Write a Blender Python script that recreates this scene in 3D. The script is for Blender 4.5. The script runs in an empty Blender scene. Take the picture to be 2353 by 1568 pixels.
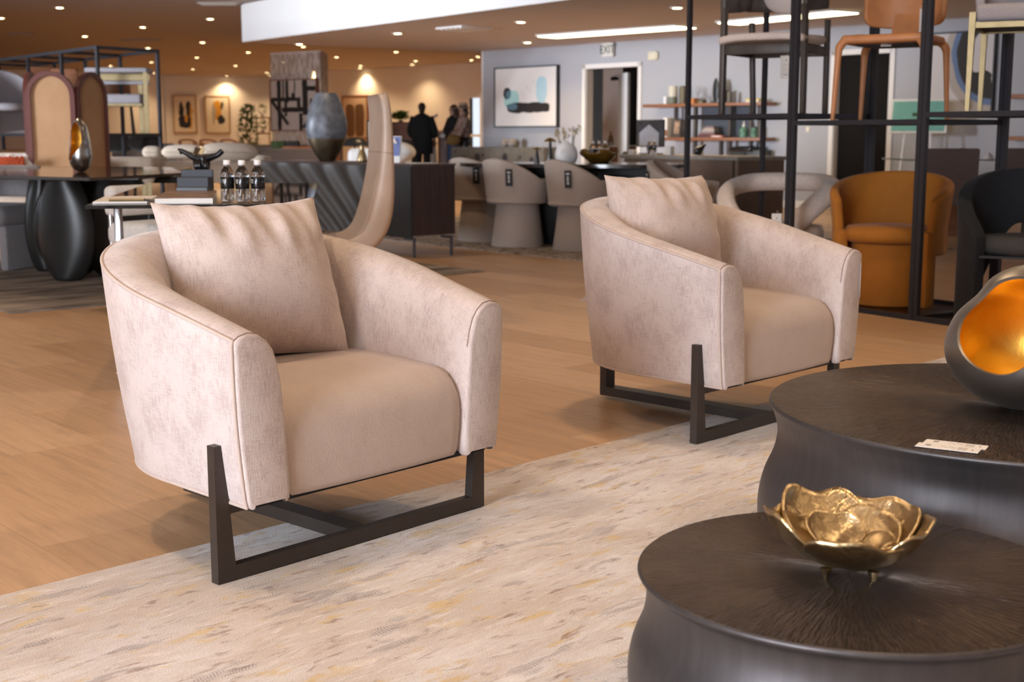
import bpy, bmesh, math, random
from mathutils import Vector, Matrix, Euler
random.seed(7)
PI = math.pi
scn = bpy.context.scene
COL = scn.collection

# ---------------------------------------------------------------- camera model (measured from the photograph)
F, CX, CY, HOR, H = 3030.0, 1176.5, 784.0, 310.0, 1.0
TILT = math.atan((CY - HOR) / F)
CT, ST = math.cos(TILT), math.sin(TILT)

def ray(px, py):
    u, v = px - CX, py - CY
    return (u, F * CT - v * ST, -(F * ST + v * CT))

def at_z(px, py, z):
    r = ray(px, py); k = (z - H) / r[2]
    return Vector((r[0] * k, r[1] * k, z))

def at_d(px, py, d):
    r = ray(px, py); k = d / r[1]
    return Vector((r[0] * k, d, H + r[2] * k))

def rot2(v, a):
    c, s = math.cos(a), math.sin(a)
    return Vector((v[0] * c - v[1] * s, v[0] * s + v[1] * c, 0))

ROOM = math.radians(41.5)
E1 = Vector((math.cos(ROOM), math.sin(ROOM), 0))
E2 = Vector((-math.sin(ROOM), math.cos(ROOM), 0))

def R(a, b, z=0.0):
    p = E1 * a + E2 * b
    return Vector((p.x, p.y, z))

# ---------------------------------------------------------------- mesh builder
class MB:
    def __init__(self):
        self.bm = bmesh.new()
        self.uv = self.bm.loops.layers.uv.new('UVMap')
        self.M = Matrix.Identity(4)

    def v(self, co):
        return self.bm.verts.new(self.M @ Vector(co))

    def f(self, vs, uvs=None):
        try:
            fc = self.bm.faces.new(vs)
        except ValueError:
            return None
        if uvs:
            for l, t in zip(fc.loops, uvs):
                l[self.uv].uv = t
        return fc

    def box(self, c, s, rot=None, bevel=0.0, seg=2, taper=None):
        """box centred at c, size s, optional euler rot, bevel radius; taper = (sx, sy) scale of the top"""
        b = bmesh.new()
        bmesh.ops.create_cube(b, size=1.0)
        for q in b.verts:
            k = taper if (taper and q.co.z > 0) else (1, 1)
            q.co = Vector((q.co.x * s[0] * k[0], q.co.y * s[1] * k[1], q.co.z * s[2]))
        if bevel > 0:
            bmesh.ops.bevel(b, geom=list(b.edges), offset=min(bevel, 0.49 * min(s)), segments=seg, profile=0.5, affect='EDGES')
        m = Matrix.Translation(Vector(c))
        if rot is not None:
            m = m @ (rot.to_4x4() if isinstance(rot, Matrix) else Euler(rot).to_matrix().to_4x4())
        self._take(b, m)
        return self

    def _take(self, b, m):
        mp = {}
        for q in b.verts:
            mp[q] = self.v(m @ q.co)
        for fc in b.faces:
            vs = [mp[q] for q in fc.verts]
            n = fc.normal
            ax = max(range(3), key=lambda i: abs(n[i]))
            o = [i for i in range(3) if i != ax]
            self.f(vs, [(q.co[o[0]], q.co[o[1]]) for q in fc.verts])
        b.free()

    def bar(self, p, q, w, h, up=(0, 0, 1), bevel=0.0, w2=None, h2=None):
        """rectangular bar from p to q, w across, h along up"""
        p, q = Vector(p), Vector(q)
        d = (q - p); L = d.length; d.normalize()
        upv = Vector(up)
        if abs(d.dot(upv)) > 0.98:
            upv = Vector((0, 1, 0)) if abs(d.y) < 0.9 else Vector((1, 0, 0))
        x = d.cross(upv).normalized(); z = x.cross(d).normalized()
        b = bmesh.new()
        bmesh.ops.create_cube(b, size=1.0)
        for k in b.verts:
            e = k.co.y > 0
            k.co = Vector((k.co.x * ((w2 if w2 else w) if e else w), k.co.y * L, k.co.z * ((h2 if h2 else h) if e else h)))
        if bevel > 0:
            bmesh.ops.bevel(b, geom=list(b.edges), offset=bevel, segments=2, profile=0.5, affect='EDGES')
        m = Matrix((x, d, z)).transposed().to_4x4()
        m.translation = (p + q) / 2
        self._take(b, m)
        return self

    def tube(self, pts, r, seg=10, closed=False, flat=1.0, cap=True):
        """round tube along pts; r number or list"""
        pts = [Vector(p) for p in pts]
        n = len(pts)
        rs = r if isinstance(r, (list, tuple)) else [r] * n
        tang = []
        for i in range(n):
            a = pts[(i - 1) % n] if (closed or i > 0) else pts[i]
            b = pts[(i + 1) % n] if (closed or i < n - 1) else pts[i]
            t = (b - a)
            tang.append(t.normalized() if t.length > 1e-9 else Vector((0, 0, 1)))
        ref = Vector((0, 0, 1)) if abs(tang[0].z) < 0.9 else Vector((1, 0, 0))
        nrm = (ref - tang[0] * ref.dot(tang[0])).normalized()
        rings = []; L = 0
        Ls = []
        for i in range(n):
            if i > 0:
                L += (pts[i] - pts[i - 1]).length
            Ls.append(L)
            t = tang[i]
            nrm = (nrm - t * nrm.dot(t))
            nrm = nrm.normalized() if nrm.length > 1e-6 else t.orthogonal().normalized()
            bn = t.cross(nrm)
            rings.append([self.v(pts[i] + (nrm * math.cos(2 * PI * k / seg) * flat + bn * math.sin(2 * PI * k / seg)) * rs[i]) for k in range(seg)])
        m = n if closed else n - 1
        for i in range(m):
            a, b = rings[i], rings[(i + 1) % n]
            for k in range(seg):
                k2 = (k + 1) % seg
                u0, u1 = k / seg * 2 * PI * rs[i], (k + 1) / seg * 2 * PI * rs[i]
                self.f([a[k], a[k2], b[k2], b[k]], [(u0, Ls[i]), (u1, Ls[i]), (u1, Ls[(i + 1) % n]), (u0, Ls[(i + 1) % n])])
        if cap and not closed:
            self.f(list(reversed(rings[0]))); self.f(rings[-1])
        return self

    def lathe(self, prof, c=(0, 0, 0), seg=32, sx=1.0, sy=1.0, mod=None):
        """revolve [(r, z)] about z at c; mod(angle, r, z)->(r, z)"""
        c = Vector(c); rings = []
        for r, z in prof:
            if r < 1e-5:
                rings.append([self.v(c + Vector((0, 0, z)))])
            else:
                ring = []
                for k in range(seg):
                    a = 2 * PI * k / seg
                    rr, zz = mod(a, r, z) if mod else (r, z)
                    ring.append(self.v(c + Vector((rr * math.cos(a) * sx, rr * math.sin(a) * sy, zz))))
                rings.append(ring)
        L = 0
        for i in range(len(rings) - 1):
            a, b = rings[i], rings[i + 1]
            L2 = L + math.hypot(prof[i + 1][0] - prof[i][0], prof[i + 1][1] - prof[i][1])
            for k in range(seg):
                k2 = (k + 1) % seg
                rm = max(prof[i][0], prof[i + 1][0])
                u0, u1 = k / seg * 2 * PI * rm, (k + 1) / seg * 2 * PI * rm
                if len(a) == 1 and len(b) == 1:
                    continue
                if len(a) == 1:
                    self.f([a[0], b[k2], b[k]], [(u0, L), (u1, L2), (u0, L2)])
                elif len(b) == 1:
                    self.f([a[k], a[k2], b[0]], [(u0, L), (u1, L), (u0, L2)])
                else:
                    self.f([a[k], a[k2], b[k2], b[k]], [(u0, L), (u1, L), (u1, L2), (u0, L2)])
            L = L2
        return self

    def prism(self, poly, ax, ay, depth, org=(0, 0, 0)):
        """polygon in the plane (ax, ay) through org, extruded by vector depth"""
        org, ax, ay, depth = Vector(org), Vector(ax), Vector(ay), Vector(depth)
        a = [self.v(org + ax * p[0] + ay * p[1]) for p in poly]
        b = [self.v(org + ax * p[0] + ay * p[1] + depth) for p in poly]
        n = len(poly)
        self.f(list(reversed(a)), [(p[0], p[1]) for p in reversed(poly)])
        self.f(b, [(p[0], p[1]) for p in poly])
        for i in range(n):
            j = (i + 1) % n
            self.f([a[i], a[j], b[j], b[i]])
        return self

    def ell(self, c, r, rot=None, seg=16, rings=10):
        b = bmesh.new()
        bmesh.ops.create_uvsphere(b, u_segments=seg, v_segments=rings, radius=1.0)
        for q in b.verts:
            q.co = Vector((q.co.x * r[0], q.co.y * r[1], q.co.z * r[2]))
        m = Matrix.Translation(Vector(c))
        if rot is not None:
            m = m @ Euler(rot).to_matrix().to_4x4()
        self._take(b, m)
        return self

    def grid(self, fn, nu, nv, cu=False, uvf=None):
        """surface fn(u, v), u and v in 0..1"""
        vs = [[self.v(fn(i / nu, j / nv)) for j in range(nv + 1)] for i in range(nu if cu else nu + 1)]
        for i in range(nu):
            i2 = (i + 1) % nu if cu else i + 1
            for j in range(nv):
                uvs = None
                if uvf:
                    uvs = [uvf(i / nu, j / nv), uvf((i + 1) / nu, j / nv), uvf((i + 1) / nu, (j + 1) / nv), uvf(i / nu, (j + 1) / nv)]
                self.f([vs[i][j], vs[i2][j], vs[i2][j + 1], vs[i][j + 1]], uvs)
        return vs

    def loft(self, rings, cap=True, uv=True):
        """rings: equal-length lists of points, closed round"""
        vr = [[self.v(p) for p in r] for r in rings]
        n = len(rings[0]); L = 0
        for i in range(len(rings) - 1):
            L2 = L + (Vector(rings[i + 1][0]) - Vector(rings[i][0])).length
            u = 0
            for k in range(n):
                k2 = (k + 1) % n
                du = (Vector(rings[i][k2]) - Vector(rings[i][k])).length
                self.f([vr[i][k], vr[i][k2], vr[i + 1][k2], vr[i + 1][k]], [(u, L), (u + du, L), (u + du, L2), (u, L2)])
                u += du
            L = L2
        if cap:
            self.f(list(reversed(vr[0]))); self.f(vr[-1])
        return self

    def build(self, name, mat, parent=None, smooth=40, weld=False):
        bm = self.bm
        if weld:
            bmesh.ops.remove_doubles(bm, verts=bm.verts, dist=1e-5)
        bmesh.ops.recalc_face_normals(bm, faces=bm.faces)
        me = bpy.data.meshes.new(name)
        bm.to_mesh(me); bm.free()
        if smooth:
            me.polygons.foreach_set('use_smooth', [True] * len(me.polygons))
            me.set_sharp_from_angle(angle=math.radians(smooth))
        me.materials.append(mat)
        o = bpy.data.objects.new(name, me)
        COL.objects.link(o)
        if parent is not None:
            o.parent = parent
        return o

def ellring(c, rx, ry, n=20, p=2.0):
    out = []
    for k in range(n):
        a = 2 * PI * k / n
        ca, sa = math.cos(a), math.sin(a)
        out.append((c[0] + rx * math.copysign(abs(ca) ** (2 / p), ca), c[1] + ry * math.copysign(abs(sa) ** (2 / p), sa), c[2]))
    return out

def smooth_path(pts, n=8, closed=False):
    """Catmull-Rom through pts"""
    P = [Vector(p) for p in pts]; out = []
    m = len(P)
    for i in range(m if closed else m - 1):
        p0 = P[(i - 1) % m] if (closed or i > 0) else P[i]
        p1, p2 = P[i], P[(i + 1) % m]
        p3 = P[(i + 2) % m] if (closed or i + 2 < m) else p2
        for k in range(n):
            t = k / n
            out.append(0.5 * ((2 * p1) + (p2 - p0) * t + (2 * p0 - 5 * p1 + 4 * p2 - p3) * t * t + (3 * p1 - p0 - 3 * p2 + p3) * t ** 3))
    if not closed:
        out.append(P[-1])
    return out

# ---------------------------------------------------------------- things and tags
def tag(o, label, cat, group=None, kind=None):
    o['label'] = label; o['category'] = cat
    if group: o['group'] = group
    if kind: o['kind'] = kind
    return o

def thing(name, label, cat, loc=(0, 0, 0), rz=0.0, group=None):
    o = bpy.data.objects.new(name, None)
    o.empty_display_size = 0.1
    COL.objects.link(o)
    o.location = loc; o.rotation_euler = (0, 0, rz)
    return tag(o, label, cat, group)

def structure(o):
    o['kind'] = 'structure'
    return o

def dup(root, loc, rz, label, group=None, scale=None):
    def cp(o, par):
        c = o.copy(); COL.objects.link(c); c.parent = par
        for ch in list(o.children):
            cp(ch, c)
        return c
    r = root.copy(); COL.objects.link(r)
    r.location = loc; r.rotation_euler = (root.rotation_euler.x, root.rotation_euler.y, rz)
    if scale: r.scale = scale
    r['label'] = label
    if group: r['group'] = group
    for ch in list(root.children):
        cp(ch, r)
    return r

def text_mesh(body, size, mat, name, parent=None, loc=(0, 0, 0), rot=(0, 0, 0), ext=0.001):
    cu = bpy.data.curves.new(name, 'FONT')
    cu.body = body; cu.size = size; cu.extrude = ext; cu.align_x = 'CENTER'; cu.align_y = 'CENTER'
    t = bpy.data.objects.new(name, cu)
    COL.objects.link(t)
    bpy.context.view_layer.update()
    me = bpy.data.meshes.new_from_object(t.evaluated_get(bpy.context.evaluated_depsgraph_get()))
    bpy.data.objects.remove(t)
    me.name = name
    me.materials.clear(); me.materials.append(mat)
    o = bpy.data.objects.new(name, me)
    COL.objects.link(o)
    o.parent = parent; o.location = loc; o.rotation_euler = rot
    return o

# ---------------------------------------------------------------- materials
def nd(t, ty, **kw):
    n = t.nodes.new(ty)
    for k, val in kw.items():
        if k.startswith('i_'):
            n.inputs[k[2:].replace('_', ' ')].default_value = val
        else:
            setattr(n, k, val)
    return n

def newmat(name):
    m = bpy.data.materials.new(name); m.use_nodes = True
    t = m.node_tree
    b = t.nodes['Principled BSDF']
    return m, t, b

def ramp(t, fac, stops, interp='LINEAR'):
    r = t.nodes.new('ShaderNodeValToRGB')
    r.color_ramp.interpolation = interp
    e = r.color_ramp.elements
    while len(e) < len(stops):
        e.new(0.5)
    for k, (p, c) in enumerate(stops):
        e[k].position = p
        e[k].color = (c, c, c, 1) if isinstance(c, (int, float)) else (*c, 1)
    t.links.new(fac, r.inputs[0])
    return r

def noise(t, vec, scale, detail=3.0, rough=0.5, dist=0.0):
    n = t.nodes.new('ShaderNodeTexNoise')
    n.inputs['Scale'].default_value = scale; n.inputs['Detail'].default_value = detail
    n.inputs['Roughness'].default_value = rough; n.inputs['Distortion'].default_value = dist
    if vec is not None:
        t.links.new(vec, n.inputs['Vector'])
    return n

def mapping(t, vec, scale=(1, 1, 1), rot=(0, 0, 0), loc=(0, 0, 0)):
    m = t.nodes.new('ShaderNodeMapping')
    m.inputs['Scale'].default_value = scale; m.inputs['Rotation'].default_value = rot; m.inputs['Location'].default_value = loc
    t.links.new(vec, m.inputs['Vector'])
    return m.outputs[0]

def coord(t, kind='Object'):
    return t.nodes.new('ShaderNodeTexCoord').outputs[kind]

def mix(t, fac, a, b, mode='MIX'):
    n = t.nodes.new('ShaderNodeMix'); n.data_type = 'RGBA'; n.blend_type = mode
    for s, val in ((n.inputs[0], fac), (n.inputs[6], a), (n.inputs[7], b)):
        if isinstance(val, (int, float)): s.default_value = val
        elif isinstance(val, tuple): s.default_value = (*val[:3], 1)
        else: t.links.new(val, s)
    return n.outputs[2]

def mth(t, op, a, b=0.0, c=None):
    n = t.nodes.new('ShaderNodeMath'); n.operation = op
    for s, val in zip(n.inputs, (a, b, c)):
        if val is None: continue
        if isinstance(val, (int, float)): s.default_value = val
        else: t.links.new(val, s)
    return n.outputs[0]

def bump(t, b, h, strength=0.3, dist=0.01):
    n = t.nodes.new('ShaderNodeBump')
    n.inputs['Strength'].default_value = strength; n.inputs['Distance'].default_value = dist
    t.links.new(h, n.inputs['Height']); t.links.new(n.outputs[0], b.inputs['Normal'])

_pm = {}
def pm(name, col, rough=0.5, metal=0.0, var=0.08, scale=12.0, bmp=0.0, bscale=150.0, sheen=0.0, coat=0.0, spec=0.5):
    """plain surface with a slight procedural tone variation and optional fine bump"""
    if name in _pm: return _pm[name]
    m, t, b = newmat(name)
    tc = coord(t)
    n = noise(t, tc, scale, 3)
    lo = tuple(max(0, c * (1 - var)) for c in col); hi = tuple(min(1, c * (1 + var)) for c in col)
    r = ramp(t, n.outputs[0], [(0.3, lo), (0.7, hi)])
    t.links.new(r.outputs[0], b.inputs['Base Color'])
    b.inputs['Roughness'].default_value = rough; b.inputs['Metallic'].default_value = metal
    b.inputs['Specular IOR Level'].default_value = spec
    if sheen: b.inputs['Sheen Weight'].default_value = sheen; b.inputs['Sheen Roughness'].default_value = 0.4
    if coat: b.inputs['Coat Weight'].default_value = coat; b.inputs['Coat Roughness'].default_value = 0.1
    if bmp:
        bump(t, b, noise(t, tc, bscale, 2).outputs[0], bmp, 0.004)
    _pm[name] = m
    return m

def glass_mat(name, col=(1, 1, 1), rough=0.0, ior=1.45):
    if name in _pm: return _pm[name]
    m, t, b = newmat(name)
    n = noise(t, coord(t), 3, 2)
    r = ramp(t, n.outputs[0], [(0.3, tuple(c * 0.97 for c in col)), (0.7, col)])
    t.links.new(r.outputs[0], b.inputs['Base Color'])
    b.inputs['Transmission Weight'].default_value = 1.0
    b.inputs['Roughness'].default_value = rough; b.inputs['IOR'].default_value = ior
    _pm[name] = m
    return m

def emit_mat(name, col, strength):
    if name in _pm: return _pm[name]
    m, t, b = newmat(name)
    n = noise(t, coord(t), 5, 1)
    r = ramp(t, n.outputs[0], [(0.2, tuple(c * 0.98 for c in col)), (0.8, col)])
    t.links.new(r.outputs[0], b.inputs['Emission Color'])
    b.inputs['Base Color'].default_value = (*[0.8 * c for c in col], 1)
    b.inputs['Emission Strength'].default_value = strength
    _pm[name] = m
    return m

def velvet_mat(name, light, dark, contrast=1.0, rough=0.75, tweed=0.0):
    """woven chenille: crossing vertical and horizontal threads in uneven patches, on UVs in metres"""
    m, t, b = newmat(name)
    uv = coord(t, 'UV')
    n1 = noise(t, mapping(t, uv, (330, 30, 1)), 1.0, 3, 0.6)
    n2 = noise(t, mapping(t, uv, (34, 340, 1)), 1.0, 3, 0.6)
    big = noise(t, mapping(t, uv, (11, 9, 1), loc=(3, 1, 0)), 1.0, 4, 0.65)
    s = mth(t, 'ADD', mth(t, 'MULTIPLY', n1.outputs[0], 0.5), mth(t, 'MULTIPLY', n2.outputs[0], 0.36))
    s = mth(t, 'ADD', s, mth(t, 'MULTIPLY', big.outputs[0], 0.5))
    w = 0.085 / contrast
    r = ramp(t, s, [(0.80 - w, light), (0.80 + w, dark)])
    r.color_ramp.elements[0].position = 0.64; r.color_ramp.elements[1].position = 0.80
    s2 = mth(t, 'MULTIPLY', s, 1.0)
    fine = noise(t, mapping(t, uv, (900, 900, 1)), 1.0, 2)
    c = mix(t, 0.12, r.outputs[0], fine.outputs[0], 'SOFT_LIGHT')
    t.links.new(c, b.inputs['Base Color'])
    b.inputs['Roughness'].default_value = rough
    b.inputs['Sheen Weight'].default_value = 0.35; b.inputs['Sheen Roughness'].default_value = 0.35
    b.inputs['Specular IOR Level'].default_value = 0.3
    slub = noise(t, mapping(t, uv, (420, 110, 1)), 1.0, 3, 0.6)
    bump(t, b, slub.outputs[0], 0.5, 0.002)
    return m
# ---------------------------------------------------------------- the larger materials
def floor_material():
    m, t, b = newmat('oak_planks')
    v = mapping(t, coord(t), (1, 1, 1), (0, 0, -(ROOM + PI / 2)))      # x along the planks
    br = t.nodes.new('ShaderNodeTexBrick')
    t.links.new(v, br.inputs['Vector'])
    br.offset = 0.37; br.offset_frequency = 2
    br.inputs['Color1'].default_value = (0, 0, 0, 1); br.inputs['Color2'].default_value = (1, 1, 1, 1)
    br.inputs['Scale'].default_value = 1.0; br.inputs['Brick Width'].default_value = 1.55; br.inputs['Row Height'].default_value = 0.30
    br.inputs['Mortar Size'].default_value = 0.0012; br.inputs['Mortar Smooth'].default_value = 0.1
    br.inputs['Mortar'].default_value = (0.5, 0.5, 0.5, 1)
    off = t.nodes.new('ShaderNodeVectorMath'); off.operation = 'ADD'
    sc = t.nodes.new('ShaderNodeVectorMath'); sc.operation = 'SCALE'; sc.inputs['Scale'].default_value = 7.0
    t.links.new(br.outputs['Color'], sc.inputs[0]); t.links.new(v, off.inputs[0]); t.links.new(sc.outputs[0], off.inputs[1])
    grain = noise(t, mapping(t, off.outputs[0], (1.4, 22, 1)), 1.6, 5, 0.6, 0.6)
    rings = noise(t, mapping(t, off.outputs[0], (0.9, 6.5, 1)), 1.5, 2, 0.5, 1.6)
    wv = mth(t, 'FRACT', mth(t, 'MULTIPLY', rings.outputs[0], 9.0))
    wv = mth(t, 'ABSOLUTE', mth(t, 'SUBTRACT', wv, 0.5))
    base = ramp(t, br.outputs['Color'], [(0.0, (0.54, 0.335, 0.19)), (0.5, (0.61, 0.39, 0.23)), (1.0, (0.67, 0.445, 0.275))])
    g = ramp(t, grain.outputs[0], [(0.30, 0.80), (0.55, 1.0), (0.8, 1.06)])
    c = mix(t, 1.0, base.outputs[0], g.outputs[0], 'MULTIPLY')
    g2 = ramp(t, wv, [(0.0, 0.86), (0.16, 1.0)])
    c = mix(t, 0.55, c, mix(t, 1.0, c, g2.outputs[0], 'MULTIPLY'))
    c = mix(t, mth(t, 'MULTIPLY', br.outputs['Fac'], 0.45), c, (0.28, 0.16, 0.085))
    t.links.new(c, b.inputs['Base Color'])
    b.inputs['Roughness'].default_value = 0.42; b.inputs['Specular IOR Level'].default_value = 0.4
    bump(t, b, mth(t, 'SUBTRACT', mth(t, 'MULTIPLY', grain.outputs[0], 0.15), br.outputs['Fac']), 0.25, 0.001)
    return m

def rug_material():
    m, t, b = newmat('abstract_rug')
    v = mapping(t, coord(t), (1, 1, 1), (0, 0, 0))                       # object x runs along the long edge
    warp = noise(t, mapping(t, v, (2, 5, 1)), 1.5, 3)
    wv = t.nodes.new('ShaderNodeVectorMath'); wv.operation = 'SCALE'; wv.inputs['Scale'].default_value = 0.10
    t.links.new(warp.outputs['Color'], wv.inputs[0])
    ad = t.nodes.new('ShaderNodeVectorMath'); ad.operation = 'ADD'
    t.links.new(v, ad.inputs[0]); t.links.new(wv.outputs[0], ad.inputs[1])
    w = ad.outputs[0]
    def nz(sx, sy, off, det=5, ro=0.6):
        return noise(t, mapping(t, w, (sx, sy, 1), loc=off), 1.0, det, ro).outputs[0]
    base = ramp(t, nz(4, 12, (0, 0, 0), 8, 0.7), [(0.30, (0.53, 0.43, 0.375)), (0.45, (0.61, 0.53, 0.49)), (0.62, (0.70, 0.65, 0.63))]).outputs[0]
    zone = ramp(t, nz(1.3, 1.6, (7, 3, 0), 2), [(0.42, 0.0), (0.60, 1.0)]).outputs[0]      # broad tan zones
    c = mix(t, mth(t, 'MULTIPLY', zone, 0.55), base, (0.46, 0.34, 0.225))
    gold = ramp(t, nz(5.0, 17, (2, 9, 0), 10, 0.72), [(0.55, 0.0), (0.63, 1.0)]).outputs[0]
    c = mix(t, mth(t, 'MULTIPLY', gold, 0.8), c, (0.60, 0.40, 0.11))
    brown = ramp(t, nz(9, 38, (5, 1, 0), 10, 0.72), [(0.565, 0.0), (0.63, 1.0)]).outputs[0]
    c = mix(t, mth(t, 'MULTIPLY', brown, 0.75), c, (0.25, 0.13, 0.07))
    grey = ramp(t, nz(3.4, 15, (11, 4, 0), 9, 0.66), [(0.57, 0.0), (0.595, 1.0)]).outputs[0]
    fur = ramp(t, mth(t, 'SINE', mth(t, 'MULTIPLY', t.nodes[mapping_x(t, w)].outputs[0], 900.0)), [(0.35, 0.25), (0.6, 1.0)]).outputs[0]
    c = mix(t, mth(t, 'MULTIPLY', mth(t, 'MULTIPLY', grey, fur), 0.9), c, (0.24, 0.20, 0.19))
    lite = ramp(t, nz(8, 34, (3, 17, 0), 10, 0.74), [(0.52, 0.0), (0.68, 1.0)]).outputs[0]
    c = mix(t, mth(t, 'MULTIPLY', lite, 0.7), c, (0.80, 0.74, 0.70))
    fib = ramp(t, noise(t, mapping(t, v, (18, 170, 1)), 1.0, 6, 0.75).outputs[0], [(0.35, 0.80), (0.65, 1.10)])
    c = mix(t, 0.55, c, mix(t, 1.0, c, fib.outputs[0], 'MULTIPLY'))
    speck = noise(t, mapping(t, v, (260, 260, 1)), 1.0, 2)
    c = mix(t, 0.35, c, speck.outputs[0], 'SOFT_LIGHT')
    t.links.new(c, b.inputs['Base Color'])
    b.inputs['Roughness'].default_value = 0.85; b.inputs['Sheen Weight'].default_value = 0.3
    b.inputs['Specular IOR Level'].default_value = 0.2
    bump(t, b, mth(t, 'ADD', mth(t, 'MULTIPLY', speck.outputs[0], 0.35), mth(t, 'MULTIPLY', nz(4, 20, (1, 1, 0)), 1.2)), 0.6, 0.006)
    return m

def mapping_x(t, vec):
    s = t.nodes.new('ShaderNodeSeparateXYZ'); t.links.new(vec, s.inputs[0])
    return s.name

def dark_rug_material(name, cols, sx=1.4, sy=9.0, scale=1.0):
    m, t, b = newmat(name)
    v = coord(t)
    n = noise(t, mapping(t, v, (sx, sy, 1)), scale, 6, 0.65, 0.4)
    r = ramp(t, n.outputs[0], cols)
    sp = noise(t, mapping(t, v, (180, 180, 1)), 1.0, 2)
    t.links.new(mix(t, 0.4, r.outputs[0], sp.outputs[0], 'SOFT_LIGHT'), b.inputs['Base Color'])
    b.inputs['Roughness'].default_value = 0.9
    bump(t, b, sp.outputs[0], 0.4, 0.004)
    return m

def sculpted_top_material(name):
    """dark metal with ridges running out from the middle like gills"""
    m, t, b = newmat(name)
    v = coord(t)
    n = noise(t, v, 9, 3, 0.5)
    gr = t.nodes.new('ShaderNodeSeparateXYZ'); t.links.new(v, gr.inputs[0])
    ang = mth(t, 'ARCTAN2', gr.outputs[1], gr.outputs[0])
    rad = mth(t, 'SQRT', mth(t, 'ADD', mth(t, 'POWER', gr.outputs[0], 2.0), mth(t, 'POWER', gr.outputs[1], 2.0)))
    cmb = t.nodes.new('ShaderNodeCombineXYZ')
    t.links.new(mth(t, 'COSINE', ang), cmb.inputs[0]); t.links.new(mth(t, 'SINE', ang), cmb.inputs[1])
    t.links.new(mth(t, 'MULTIPLY', rad, 0.42), cmb.inputs[2])
    g = noise(t, mapping(t, cmb.outputs[0], (34, 34, 34)), 1.0, 3, 0.55, 0.5)
    g2 = noise(t, mapping(t, cmb.outputs[0], (70, 70, 70)), 1.0, 2, 0.5, 0.3)
    hgt = mth(t, 'ADD', mth(t, 'MULTIPLY', g.outputs[0], 1.0), mth(t, 'MULTIPLY', g2.outputs[0], 0.5))
    r = ramp(t, n.outputs[0], [(0.3, (0.060, 0.043, 0.033)), (0.7, (0.092, 0.066, 0.050))])
    t.links.new(r.outputs[0], b.inputs['Base Color'])
    b.inputs['Metallic'].default_value = 0.75; b.inputs['Roughness'].default_value = 0.34
    bump(t, b, hgt, 1.0, 0.011)
    return m

def brushed_dark(name, col=(0.085, 0.078, 0.080), rough=0.46):
    m, t, b = newmat(name)
    v = coord(t)
    n = noise(t, mapping(t, v, (60, 60, 2)), 1.0, 3)
    r = ramp(t, n.outputs[0], [(0.3, tuple(c * 0.9 for c in col)), (0.7, tuple(c * 1.1 for c in col))])
    t.links.new(r.outputs[0], b.inputs['Base Color'])
    b.inputs['Metallic'].default_value = 0.8; b.inputs['Roughness'].default_value = rough
    sc = noise(t, mapping(t, v, (4, 4, 300)), 1.0, 2)
    bump(t, b, n.outputs[0], 0.05, 0.001)
    return m

def beaten_metal(name, c1, c2, rough=0.28, scale=28, strength=0.6):
    m, t, b = newmat(name)
    v = coord(t)
    n = noise(t, v, scale, 5, 0.6, 0.8)
    n2 = noise(t, v, scale * 4, 3, 0.6)
    r = ramp(t, n.outputs[0], [(0.3, c1), (0.7, c2)])
    t.links.new(r.outputs[0], b.inputs['Base Color'])
    b.inputs['Metallic'].default_value = 1.0; b.inputs['Roughness'].default_value = rough
    bump(t, b, mth(t, 'ADD', n.outputs[0], mth(t, 'MULTIPLY', n2.outputs[0], 0.35)), strength, 0.006)
    return m

def boucle(name, col, var=0.1):
    return pm(name, col, 0.95, 0, var, 60, 0.8, 260, sheen=0.3, spec=0.2)

def wood(name, c1, c2, along=(2, 40, 40), rough=0.45):
    if name in _pm: return _pm[name]
    m, t, b = newmat(name)
    n = noise(t, mapping(t, coord(t), along), 1.0, 4, 0.6, 0.4)
    r = ramp(t, n.outputs[0], [(0.3, c1), (0.7, c2)])
    t.links.new(r.outputs[0], b.inputs['Base Color'])
    b.inputs['Roughness'].default_value = rough
    bump(t, b, n.outputs[0], 0.15, 0.002)
    _pm[name] = m
    return m

def cane_material():
    m, t, b = newmat('woven_cane')
    s = t.nodes.new('ShaderNodeSeparateXYZ'); t.links.new(coord(t), s.inputs[0])
    k = 2 * PI / 0.022
    a = mth(t, 'SINE', mth(t, 'MULTIPLY', s.outputs[0], k)); c = mth(t, 'SINE', mth(t, 'MULTIPLY', s.outputs[2], k))
    p = mth(t, 'MULTIPLY', a, c)
    hole = ramp(t, p, [(0.45, 0.0), (0.70, 1.0)])
    n = noise(t, mapping(t, coord(t), (3, 3, 3)), 1.0, 3)
    tone = ramp(t, n.outputs[0], [(0.3, (0.48, 0.26, 0.12)), (0.7, (0.58, 0.35, 0.18))])
    t.links.new(mix(t, hole.outputs[0], tone.outputs[0], (0.22, 0.10, 0.04)), b.inputs['Base Color'])
    b.inputs['Roughness'].default_value = 0.7
    return m

def art_material(name, fn):
    m, t, b = newmat(name)
    s = t.nodes.new('ShaderNodeSeparateXYZ'); t.links.new(coord(t, 'UV'), s.inputs[0])
    c = fn(t, s.outputs[0], s.outputs[1])
    t.links.new(c, b.inputs['Base Color'])
    b.inputs['Roughness'].default_value = 0.7
    return m

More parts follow.
